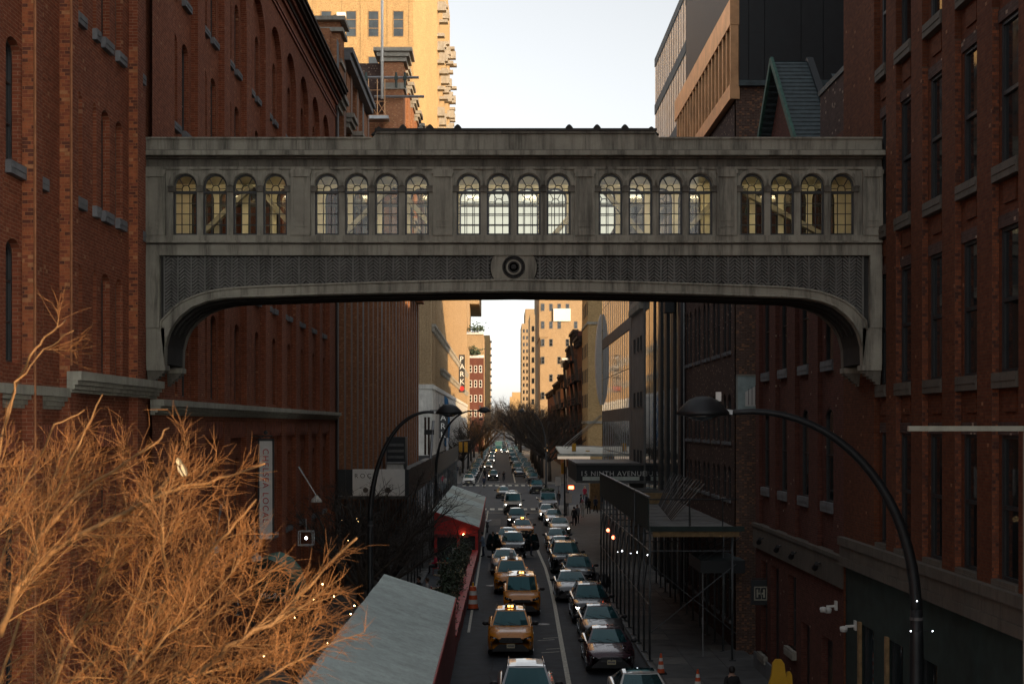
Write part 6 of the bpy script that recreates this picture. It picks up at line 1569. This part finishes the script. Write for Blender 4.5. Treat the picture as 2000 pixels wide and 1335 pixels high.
# ------------------------------------------------------------------ people
SK = {'skin':plain('skin', (.42,.25,.18), .6, var=.08),'skin_dark':plain('skin_dark', (.16,.085,.055), .6, var=.08)}
CLOTH = {k: plain('cloth_'+k, c, .85, var=.25, scale=12) for k, c in (('black',(.013,.013,.015)),('navy',(.02,.028,.055)),('red',(.5,.03,.07)),('blue',(.22,.30,.42)),('white',(.6,.58,.56)),
         ('grey',(.16,.16,.16)),('tan',(.32,.24,.15)),('jean',(.05,.075,.13)),('pink',(.6,.16,.32)),('teal',(.03,.16,.17)),('sky',(.2,.42,.62)))}
HAIR = {k: plain('hair_'+k, c, .6, var=.3, scale=30) for k, c in (('dark',(.012,.010,.009)),('brown',(.07,.04,.02)),('blond',(.45,.32,.15)),('pink',(.5,.12,.28)))}
def skeleton(pose):
    """joints of one adult facing -y, feet at z = 0: (name, position, radius, parent)"""
    lf, rf, la, ra, bend = {'stand':(.0,.03,.04,.02,0),'walk_a':(.30,-.28,-.22,.22,.03),'walk_b':(-.26,.28,.24,-.2,.03),'reach':(.05,-.05,.55,.05,.06),'sit':(0,0,.3,.3,.0),'ride':(0,0,.5,.5,.28)}[pose]
    J = {}; sit = pose in ('sit','ride'); hz = .50 if pose == 'sit' else (.95 if not sit else .98)
    J['pelvis'] = ((0,0,hz),.135,None); J['spine'] = ((0,-bend*.4,hz+.2),.125,'pelvis'); J['chest'] = ((0,-bend*.9,hz+.40),.15,'spine')
    J['neck'] = ((0,-bend*1.3-.01,hz+.55),.06,'chest'); J['head'] = ((0,-bend*1.5-.03,hz+.66),.095,'neck'); J['crown'] = ((0,-bend*1.5-.02,hz+.755),.075,'head')
    for s, n, sw, lg in ((-1,'r',ra,rf),(1,'l',la,lf)):
        cx = J['chest'][0]
        J['sh'+n] = ((s*.175,cx[1],cx[2]+.045),.075,'chest')
        ex, ez = cx[1]-sw*.28+.03, cx[2]-.22+abs(sw)*.05
        J['el'+n] = ((s*.225,ex,ez),.052,'sh'+n)
        if pose in ('reach','sit','ride'): J['wr'+n] = ((s*(.16 if pose != 'reach' or n == 'r' else .12),ex-.24*(1 if sw > .1 else .25),ez-(.02 if sw > .1 else .23)),.036,'el'+n)
        else: J['wr'+n] = ((s*.235,ex-sw*.45-.04,ez-.23+abs(sw)*.12),.036,'el'+n)
        J['hip'+n] = ((s*.09,.0,hz-.05),.098,'pelvis')
        if pose == 'sit': J['kn'+n] = ((s*.13,-.42,.50),.068,'hip'+n); J['an'+n] = ((s*.13,-.40,.09),.046,'kn'+n)
        elif pose == 'ride': J['kn'+n] = ((s*.12,-.30,.72 if n == 'l' else .62),.068,'hip'+n); J['an'+n] = ((s*.11,-.08,.38 if n == 'l' else .22),.046,'kn'+n)
        else: J['kn'+n] = ((s*.10,-lg*.5-.03,.50),.068,'hip'+n); J['an'+n] = ((s*.10,-lg+ .04*(lg<0),.09+.06*max(0,-lg)),.046,'kn'+n)
        a = J['an'+n][0]; J['toe'+n] = ((a[0],a[1]-.16,a[2]-.045),.036,'an'+n)
    return J
def body_objects(poses):
    objs = {}
    for p in poses:
        J = skeleton(p); names = list(J); me = bpy.data.meshes.new('person_'+p)
        me.from_pydata([J[n][0] for n in names], [(names.index(J[n][2]), i) for i, n in enumerate(names) if J[n][2]], [])
        o = bpy.data.objects.new('person_'+p, me); COL.objects.link(o)
        md = o.modifiers.new('skin', 'SKIN'); sv = me.skin_vertices[0].data if me.skin_vertices else None
        if sv is None:
            me.skin_vertices.new() if hasattr(me.skin_vertices, 'new') else None
            sv = me.skin_vertices[0].data
        for i, n in enumerate(names): sv[i].radius = (J[n][1], J[n][1]*(.8 if n in ('pelvis','spine','chest') else 1)); sv[i].use_root = (n == 'pelvis')
        md2 = o.modifiers.new('sub', 'SUBSURF'); md2.levels = 1; md2.render_levels = 1
        objs[p] = (o, J, names)
    dg = bpy.context.evaluated_depsgraph_get(); dg.update(); res = {}
    for p, (o, J, names) in objs.items():
        m = bpy.data.meshes.new_from_object(o.evaluated_get(dg)); m.name = 'person'
        segs = [(np.array(J[J[n][2]][0]), np.array(J[n][0]), n) for n in names if J[n][2]]
        idx = []
        for pl in m.polygons:
            c = np.array(pl.center); best = None
            for a, b, n in segs:
                ab = b-a; t = min(1, max(0, float((c-a) @ ab)/max(1e-9, float(ab @ ab)))); d = np.linalg.norm(c-a-ab*t)-J[n][1]*.8
                if best is None or d < best[0]: best = (d, n)
            n = best[1]; idx.append(0 if n in ('spine','chest') or n[:2] in ('sh','el','wr') else (2 if n in ('neck','head','crown') else (3 if n[:3] == 'toe' else 1)))
        for _ in range(4): m.materials.append(None)
        m.polygons.foreach_set('material_index', idx); m.polygons.foreach_set('use_smooth', [True]*len(idx))
        res[p] = (m, J); COL.objects.unlink(o); bpy.data.objects.remove(o)
    return res
BODY = body_objects(['stand','walk_a','walk_b','reach','sit','ride'])
hnd = MB(); hnd.box(-.018,.018,-.04,.04,-.09,0)
for k, (l_, dx) in enumerate(((.065,-.03),(.078,-.01),(.072,.011),(.055,.03))): hnd.tube([(0,dx,-.085),(-.006,dx,-.085-l_*.55),(-.02,dx,-.085-l_)], [.010,.009,.007], 5)
hnd.tube([(0,-.035,-.03),(-.012,-.062,-.06),(-.016,-.066,-.085)], [.012,.010,.008], 5)
HAND = {k: hnd.mesh('hand', m) for k, m in SK.items()}
hr = MB(); hr.lathe([(.001,.115),(.06,.10),(.092,.05),(.100,-.01),(.085,-.08),(.06,-.10)], 12); hr.v = [(x, y+.028 if z < .05 else y+.01, z) for x, y, z in hr.v]
hl = MB(); hl.lathe([(.001,.118),(.062,.10),(.098,.05),(.11,-.03),(.115,-.14),(.09,-.24)], 12); hl.v = [(x, y*.8+.045 if z < .04 else y+.01, z) for x, y, z in hl.v]
HAIRM = {}
fc = MB(); fc.prism([(-.012,-.03),(.012,-.03),(.004,.02),(-.004,.02)], 'y', -.118, -.09)
for s in (-1,1): fc.box(s*.036-.013,s*.036+.013,-.102,-.09,.012,.022)
fc.box(-.022,.022,-.104,-.09,-.052,-.045)
FACE = fc.mesh('face', plain('face_marks', (.10,.05,.04), .6))
_bodies = {}
def person(pose, x, y, z, rot, top, legs, hair, label, group=None, skin='skin', long_hair=False, scale=1.0, bag=None, hat=None):
    t = thing('person', label, 'person', (x,y,z), group, absolute=False); t.rotation_euler.z = rot; t.scale = (scale,)*3
    m, J = BODY[pose]; key = (pose, top, legs, skin)
    if key not in _bodies:
        c = m.copy()
        for i, mt in enumerate((CLOTH[top], CLOTH[legs], SK[skin], CLOTH['black'])): c.materials[i] = mt
        _bodies[key] = c
    put(_bodies[key], 'body', t)
    h = J['head'][0]
    hk = (hair, long_hair)
    if hk not in HAIRM: HAIRM[hk] = (hl if long_hair else hr).mesh('hair', HAIR[hair], True)
    put(HAIRM[hk], 'hair', t, (h[0], h[1]+.02, h[2]+.055)); put(FACE, 'face', t, (h[0], h[1]+.012, h[2]+.02))
    for n in 'rl':
        w_ = J['wr'+n][0]; put(HAND[skin], 'hand', t, (w_[0], w_[1]-.01, w_[2]+.01), (0, 0, 0) if pose[:4] in ('walk','stan') else (R(-70),0,0))
    if pose in ('stand','walk_a','walk_b','reach'):
        c_ = MB(); hz = J['pelvis'][0][2]                        # coat hem over the hips
        c_.lathe([(.15,hz+.06),(.165,hz-.06),(.18,hz-.20)], 12); c_.v = [(v[0]*1.12, v[1]*.85, v[2]) for v in c_.v]; c_.build('coat_hem', CLOTH[top], t, True)
    if bag:
        b_ = MB(); b_.box(.22,.34,-.16,.16,.48,.82); b_.tube([(.28,-.1,.82),(.26,-.05,1.0),(.28,.1,.82)], .012, 4); o = b_.build('bag', CLOTH[bag]); 
        tag(o, f'{bag} bag carried by the {label.split(" ")[0]} {label.split(" ")[1]} person', 'bag'); o.location = (x,y,z); o.rotation_euler.z = rot
    return t
GP = 'pedestrians at the right corner'
person('walk_a',10.2,170,.0,R(10),'red','black','blond','woman in bright red coat with blond hair at the right corner',GP,long_hair=True)
person('walk_b',8.0,137,.12,R(0),'white','white','pink','person with pink hair in pale clothes crossing at the corner',GP,long_hair=True)
person('walk_a',6.55,125,.15,R(180),'black','black','dark','person in black walking away close to the kerb post',GP)
person('stand',8.6,150,.0,R(90),'black','navy','dark','dark clothed pedestrian left of the red coat',GP)
person('stand',9.3,152,.0,R(-60),'navy','black','brown','pedestrian in navy jacket right of the corner post',GP,long_hair=True)
person('walk_b',11.0,158,.0,R(0),'black','jean','dark','pedestrian in black holding a sky blue bag',GP,bag='sky')
person('walk_a',11.9,161,.0,R(20),'navy','black','dark','rightmost dark pedestrian by the scaffold end',GP)
person('walk_b',11.4,172,.0,R(0),'tan','navy','brown','pedestrian in tan coat behind the red coat',GP)
person('stand',7.3,155,.0,R(40),'black','black','dark','black clothed person waiting beside the signal post',GP,skin='skin_dark')
person('stand',6.5,158,.0,R(-30),'black','jean','brown','person in black and jeans at the kerb edge',GP)
person('walk_a',12.6,180,.0,R(-20),'grey','black','dark','pedestrian in grey farther back at the corner',GP)
person('walk_a',10.6,136,.15,R(0),'black','black','dark','pedestrian in black under the corner canopy',GP,skin='skin_dark')
person('stand',7.0,128,.15,R(20),'grey','black','dark','person in grey standing at the kerb in front of the corner signals',GP)
person('walk_b',9.0,143,.0,R(170),'black','black','brown','long haired person in black walking away past the corner',GP,long_hair=True)
person('walk_a',9.9,146,.0,R(15),'jean','black','dark','pedestrian in denim jacket coming round the corner',GP)
person('stand',10.9,150,.0,R(-80),'black','grey','dark','pedestrian in black and grey beside the timber kiosk',GP)
person('walk_b',7.7,164,.0,R(5),'navy','jean','brown','pedestrian in navy and jeans left of the red coat',GP)
person('walk_a',12.4,168,.0,R(-10),'black','black','dark','black clothed pedestrian right behind the red coat',GP,skin='skin_dark')
person('reach',-1.30,97.4,.0,R(-80),'blue','navy','dark','man in pale blue shirt standing at the open left car door')
person('stand',-.62,97.6,.0,R(-90),'black','black','brown','person in black stepping out behind the left car door')
person('stand',2.05,97.8,.0,R(90),'black','navy','dark','person in dark clothes behind the right open car door')
GD = 'people at the left outdoor tables'
person('stand',-4.05,67.6,.15,R(-60),'black','black','dark','server in black standing among the outdoor tables',GD)
for k, (x,y,rz,tp,lg,hr_,lg_h,lb) in enumerate(((-3.2,67.4,R(60),'pink','jean','dark',True,'seated diner in pink top at the nearest table'),(-2.95,66.2,R(120),'teal','jean','brown',True,'seated diner in teal jacket beside the pink top'),
     (-3.0,72.7,R(80),'navy','black','dark',False,'seated diner in navy at the second table'),(-3.9,72.3,R(-80),'white','grey','brown',False,'seated diner in white shirt at the second table'),
     (-3.1,79.3,R(60),'grey','black','dark',True,'seated diner in grey near the umbrella table'),(-3.3,86.5,R(40),'teal','jean','dark',True,'seated diner in teal before the red shed'),(-4.1,86.2,R(-90),'red','black','dark',False,'seated diner in red before the red shed'))):
    person('sit',x,y,.0,rz,tp,lg,hr_,lb,GD,long_hair=lg_h)
    t = thing('cafe_chair', 'red cafe chair under the '+lb, 'chair', (x,y,0), 'cafe chairs', absolute=False); t.rotation_euler.z = rz
    c_ = MB(); c_.box(-.2,.2,-.2,.2,.36,.40); c_.build('seat', M['red_paint'], t); c_ = MB(); c_.box(-.2,.2,.2,.23,.45,.85); c_.build('backrest', M['red_paint'], t)
    for a in (-.18,.18):
        for b in (-.18,.18): c_ = MB(); c_.bar((a,b,0),(a,b,.37),.03); c_.build('leg', M['red_dull'], t)
GLs = 'pedestrians on the far left pavement'
cols_ = ['black','navy','grey','tan','white','red','teal','black','jean','grey','navy','tan']
for k in range(12):
    person('walk_a' if k % 2 else 'walk_b', -7.4-1.3*(k % 3)*.6, 165+9*k, .12 if k > 5 else 0, R(180*(k % 3 == 0)), cols_[k], 'black' if k % 2 else 'jean', 'dark' if k % 3 else 'brown', f'{ordn[k]} pedestrian in {cols_[k]} on the far left pavement, counting from the camera', GLs)
person('walk_b',-2.9,236,.0,R(180),'black','black','dark','person in black standing between the parked row and the black SUV')
person('stand',-2.6,204,.0,R(0),'navy','black','dark','dark pedestrian beyond the far dining shed in the crossing')
person('walk_a',7.05,42.3,.15,R(180),'black','black','dark','person with black hair whose head shows at the bottom edge')
person('walk_a',8.3,300,.12,R(0),'red','jean','dark','person in red under the right hand trees')
# cyclist
t = thing('bicycle', 'black bicycle ridden down the middle of the far street', 'bicycle', (.32, 224, 0), absolute=False)
for y in (-.52,.52):
    w_ = MB(); w_.lathe([(.31,-.02),(.34,-.02),(.34,.02),(.31,.02)], 18, (0,y,.34), 'x'); o = w_.build('wheel', M['rubber'], t)
w_ = MB()
for a, b in (((0,.52,.34),(0,.12,.30)),((0,.12,.30),(0,.2,.88)),((0,.12,.30),(0,-.38,.86)),((0,.2,.82),(0,-.38,.86)),((0,-.38,.9),(0,-.52,.34)),((0,.52,.34),(0,.2,.8))): w_.tube([a,b], .02, 5)
w_.build('frame', M['trim'], t); w_ = MB(); w_.tube([(-.28,-.42,1.0),(0,-.40,.95),(.28,-.42,1.0)], .018, 5); w_.build('handlebar', M['trim'], t); w_ = MB(); w_.box(-.07,.07,.08,.32,.88,.94); w_.build('saddle', M['trim'], t)
person('ride',.32,224.15,.0,0,'black','black','dark','cyclist in black riding toward the camera beyond the crossing')

# ------------------------------------------------------------------ trees
def jit(v, a): return Vector((v.x+rng.normal(0,a), v.y+rng.normal(0,a), v.z+rng.normal(0,a)))
def bare_tree_meshes(seed, h, spread, n_limb, n_twig):
    r_ = random.Random(seed); tr, cr = MB(), MB()
    fork = h*.28; tr.tube([(0,0,-.2),(.03,.02,fork*.5),(0,.05,fork)], [.17,.14,.12], 8)
    def vec(d, a): return (d+Vector((r_.gauss(0,a),r_.gauss(0,a),r_.gauss(0,a)*.7))).normalized()
    for i in range(n_limb):
        az = 2*math.pi*i/n_limb+r_.uniform(-.3,.3); el = r_.uniform(.55,1.25); d = Vector((math.cos(az)*math.cos(el),math.sin(az)*math.cos(el),math.sin(el)))
        p = Vector((0,.05,fork-r_.uniform(0,.3))); L_ = h*r_.uniform(.5,.72)*(spread if el < .9 else 1); pts = [p.copy()]
        for s in range(7): d = vec(d+Vector((0,0,.05)), .12); p = p+d*L_/7; pts.append(p.copy())
        tr.tube(pts, [.075*(1-.85*k/8)+.008 for k in range(8)], 5)
        for j in range(n_twig):
            f = r_.uniform(.18,1); k = min(6, int(f*7)); q = pts[k].lerp(pts[k+1], f*7-k); dd = vec((pts[k+1]-pts[k]).normalized(), .55); l2 = L_*r_.uniform(.16,.42)*(1.15-f*.55); tp = [q.copy()]
            for s in range(3): dd = vec(dd+Vector((0,0,.06)), .16); q = q+dd*l2/3; tp.append(q.copy())
            cr.tube(tp, [.02,.014,.009,.005], 3, cap=False)
            for m_ in range(5):
                k2 = r_.randrange(1,4); q2 = tp[k2].copy(); d3 = vec(dd, .6); l3 = l2*r_.uniform(.25,.5); cr.tube([q2, q2+d3*l3*.5, q2+vec(d3,.2)*l3], [.009,.007,.004], 3, cap=False)
    return tr, cr
TREE = []
for sd, h, sp, nl, nt_ in ((11,8,1.0,9,26),(12,8,1.1,10,26),(13,8,.9,9,28)):
    a, b = bare_tree_meshes(sd, h, sp, nl, nt_); TREE.append((a.mesh('trunk', M['bark'], True), b.mesh('crown', M['bark'])))
def street_tree(x, y, h, label, kind, group=None, gold=False):
    t = thing('bare_tree', label, 'tree', (x,y,.1), group, absolute=False); t.rotation_euler.z = random.uniform(0,6.28); s = h/8; t.scale = (s*1.2,s*1.2,s)
    tm, cm = TREE[kind % 3]
    if gold:
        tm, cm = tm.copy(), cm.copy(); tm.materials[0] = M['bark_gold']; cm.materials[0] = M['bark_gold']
    put(tm, 'trunk', t); tag(put(cm, 'crown', t), kind='stuff'); return t
street_tree(-6.1,60,7.4,'dense bare dark street tree in front of the white shed banner',2); street_tree(-7.2,70,7.0,'bare dark street tree at the near corner of the left shed',1)
street_tree(-5.35,63.5,7.0,'bare dark street tree beside the left shed banner',0); street_tree(-5.5,69,6.0,'second bare dark tree close behind the left lamp',1)
street_tree(-6.6,44,4.6,'small bare dark tree low at left near the awning',2)
for k, (y, h) in enumerate(((224,12.5),(238,13.5),(252,13.5),(268,14),(286,14.5),(306,15),(330,15),(358,16),(392,17),(430,18),(480,19),(540,21))):
    street_tree(7.4+random.uniform(-.6,.6)-(1.5 if k > 7 else 0), y, h, f'{ordn[k]} bare street tree in the right row beyond the avenue', k, 'bare trees right of the far street')
for k, (y, h) in enumerate(((262,9),(290,10),(318,11),(350,12),(390,13.5),(440,16),(500,18),(570,20),(650,22))):
    street_tree(-7.6+random.uniform(-.5,.5)+(1.5 if k > 5 else 0), y, h, f'{ordn[k]} bare street tree in the left row beyond the avenue', k+1, 'bare trees left of the far street')
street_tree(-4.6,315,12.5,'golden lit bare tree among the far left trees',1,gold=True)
street_tree(1.5,820,20,'far bare tree closing the end of the street, middle',0,'trees closing the street end'); street_tree(-6,760,22,'far bare tree closing the end of the street, left',2,'trees closing the street end'); street_tree(7,700,23,'far bare tree closing the end of the street, right',1,'trees closing the street end')

# the golden foreground tree: limbs, branches and twigs
ft = thing('foreground_tree', 'leafless golden tree lit by low sun in the lower left foreground', 'tree', (-3.3, 10.3, .15))
limbs = [([(0,1240),(35,1147),(123,1059),(246,999),(317,967),(352,950),(430,935),(517,905)],9.6,.030),
 ([(30,1160),(77,1048),(169,950),(240,905),(299,868),(330,835)],9.9,.022),([(20,1180),(35,1147),(106,971),(155,865),(200,770)],10.4,.020),
 ([(250,1420),(370,1330),(450,1265),(549,1203),(620,1129),(697,1050)],8.6,.027),([(230,1380),(253,1319),(310,1192),(324,1164),(380,1118),(450,1034),(500,975)],9.2,.026),
 ([(70,1400),(102,1335),(158,1217),(197,1129),(225,1076),(285,985),(330,930)],10.0,.022),([(324,1164),(320,1041),(318,953),(352,893),(365,862)],9.3,.012),
 ([(-20,1400),(40,1200),(70,1090),(95,960),(120,880)],10.8,.018),([(-90,1300),(-50,1090),(-25,960),(0,863),(21,775),(63,694),(88,655),(128,625)],9.0,.016),
 ([(2,858),(14,820),(32,747),(85,683),(144,645)],9.1,.010),([(220,1440),(330,1330),(480,1290),(560,1255),(627,1205)],9.5,.018),
 ([(180,1440),(330,1290),(420,1200),(500,1140),(560,1095)],10.6,.018),([(-40,1100),(10,1010),(70,905),(110,830),(165,800)],10.2,.016),
 ([(120,1440),(200,1290),(262,1180),(300,1080),(360,1010)],11.0,.018),([(300,1470),(420,1380),(540,1310),(620,1270)],8.9,.016),([(60,1450),(140,1330),(240,1250),(340,1180),(420,1080)],11.2,.018),
 ([(-60,1260),(0,1120),(30,980),(45,860)],11.3,.015),([(160,1450),(230,1350),(330,1240),(430,1150),(470,1090)],9.0,.014)]
L0, L1, L2, L3 = MB(), MB(), MB(), MB()
fork = at(140,2300,10.2)
lb = []
def twist(d, ang, bias=.0):
    u = Vector((rng.normal(), rng.normal()*.9, rng.normal())); u = (u-d*u.dot(d)); u = u.normalized() if u.length > 1e-6 else d.orthogonal()
    v = d*math.cos(ang)+u*math.sin(ang); return (v+Vector((.22,0,.20))*bias).normalized()
def shoot(mb, p, d, L_, r, n, sides, wob):
    pts = [p.copy()]
    for i in range(n): d = (d+Vector((rng.normal(0,wob),rng.normal(0,wob),rng.normal(0,wob)+.012))).normalized(); p = p+d*L_/n; pts.append(p.copy())
    mb.tube(pts, [r*(1-.72*i/n) for i in range(n+1)], sides, cap=False); return pts
for pix, Y, r0 in limbs:
    r0 *= .72
    pts = [at(px, py, Y+.35*math.sin(i*1.7+Y*3)) for i, (px, py) in enumerate(pix)]
    fine = []
    for a, b in zip(pts[:-1], pts[1:]):
        for k in range(4): fine.append(jit(a.lerp(b, k/4), .008))
    fine.append(pts[-1]); n = len(fine)
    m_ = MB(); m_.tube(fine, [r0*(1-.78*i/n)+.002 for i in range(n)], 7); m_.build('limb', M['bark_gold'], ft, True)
    if pix[0][1] > 1290:
      j_ = MB(); j_.tube([fork, fork.lerp(fine[0],.5)+Vector((0,0,-.1)), fine[0]], [r0*1.1,r0*1.05,r0], 6); j_.build('limb', M['bark_gold'], ft, True)
    for i in range(1, n-1):
        f = i/n; sx_ = VPX+fine[i].x/fine[i].y*FPX; sy_ = VPY-(fine[i].z-CAM_Z)/fine[i].y*FPX
        edge = np.interp(sx_, (0,150,300,420,520,700), (930,900,910,1020,1110,1240)); den = 1.0 if sy_ > edge+70 else (.45 if sy_ > edge-20 else .07)
        for _ in range(2):
            if rng.random() > .9*den: continue
            d = (fine[i+1]-fine[i]).normalized(); L_ = rng.uniform(.28,.85)*(1.0-.55*f)*(.5+.5*den); p1 = shoot(L1, fine[i], twist(d, rng.uniform(.3,.85), .4), L_, r0*.16*(1-.4*f)+.0026, 6, 5, .08)
            for j in range(1, 7):
                for _ in range(1 if rng.random() < .45 else 2):
                    d2 = (p1[j]-p1[j-1]).normalized(); p2 = shoot(L2, p1[j], twist(d2, rng.uniform(.3,.9), .3), rng.uniform(.12,.36)*(1.05-.10*j), .0029, 4, 3, .10)
                    for k in (1,2,3,4):
                        if rng.random() < .5:
                            d3 = (p2[k]-p2[k-1]).normalized(); shoot(L3, p2[k], twist(d3, rng.uniform(.35,1.0), .2), rng.uniform(.05,.17), .0019, 2, 3, .08)
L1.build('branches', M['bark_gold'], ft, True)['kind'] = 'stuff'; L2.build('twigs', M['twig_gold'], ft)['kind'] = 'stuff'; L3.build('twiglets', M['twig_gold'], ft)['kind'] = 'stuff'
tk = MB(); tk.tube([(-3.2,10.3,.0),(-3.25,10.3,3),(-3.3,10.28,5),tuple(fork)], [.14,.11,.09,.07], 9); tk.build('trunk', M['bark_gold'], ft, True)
dl = MB(); q = at(352,908,9.25)
for a, b, w_ in ((Vector((-.01,0,.05)),Vector((.0,0,-.0)),.02),(Vector((-.012,0,.0)),Vector((.025,0,-.075)),.014),(Vector((.012,0,.02)),Vector((.045,0,-.07)),.018)):
    n_ = 5
    for i in range(n_):
        f0, f1 = i/n_, (i+1)/n_; wd0, wd1 = w_*math.sin(math.pi*(.1+.8*f0)), w_*math.sin(math.pi*(.1+.8*f1)); c0, c1 = q+a.lerp(b,f0), q+a.lerp(b,f1)
        for s in (-1,1): dl.quad(c0, c0+Vector((s*wd0,-.006*abs(s)-.01,0)), c1+Vector((s*wd1,-.016,0)), c1)
tag(dl.build('dry_leaf', plain('dry_leaf', (.5,.42,.28), .8)), 'pale curled dry leaf cluster caught in the golden branches', 'leaf')

# lettering becomes plain meshes
bpy.context.view_layer.update(); dg = bpy.context.evaluated_depsgraph_get()
for o in TEXTS:
    me = bpy.data.meshes.new_from_object(o.evaluated_get(dg)); me.name = 'lettering'
    n = bpy.data.objects.new('lettering', me); COL.objects.link(n); n.parent = o.parent; n.matrix_parent_inverse = o.matrix_parent_inverse.copy(); n.location = o.location; n.rotation_euler = o.rotation_euler
    bpy.data.objects.remove(o)
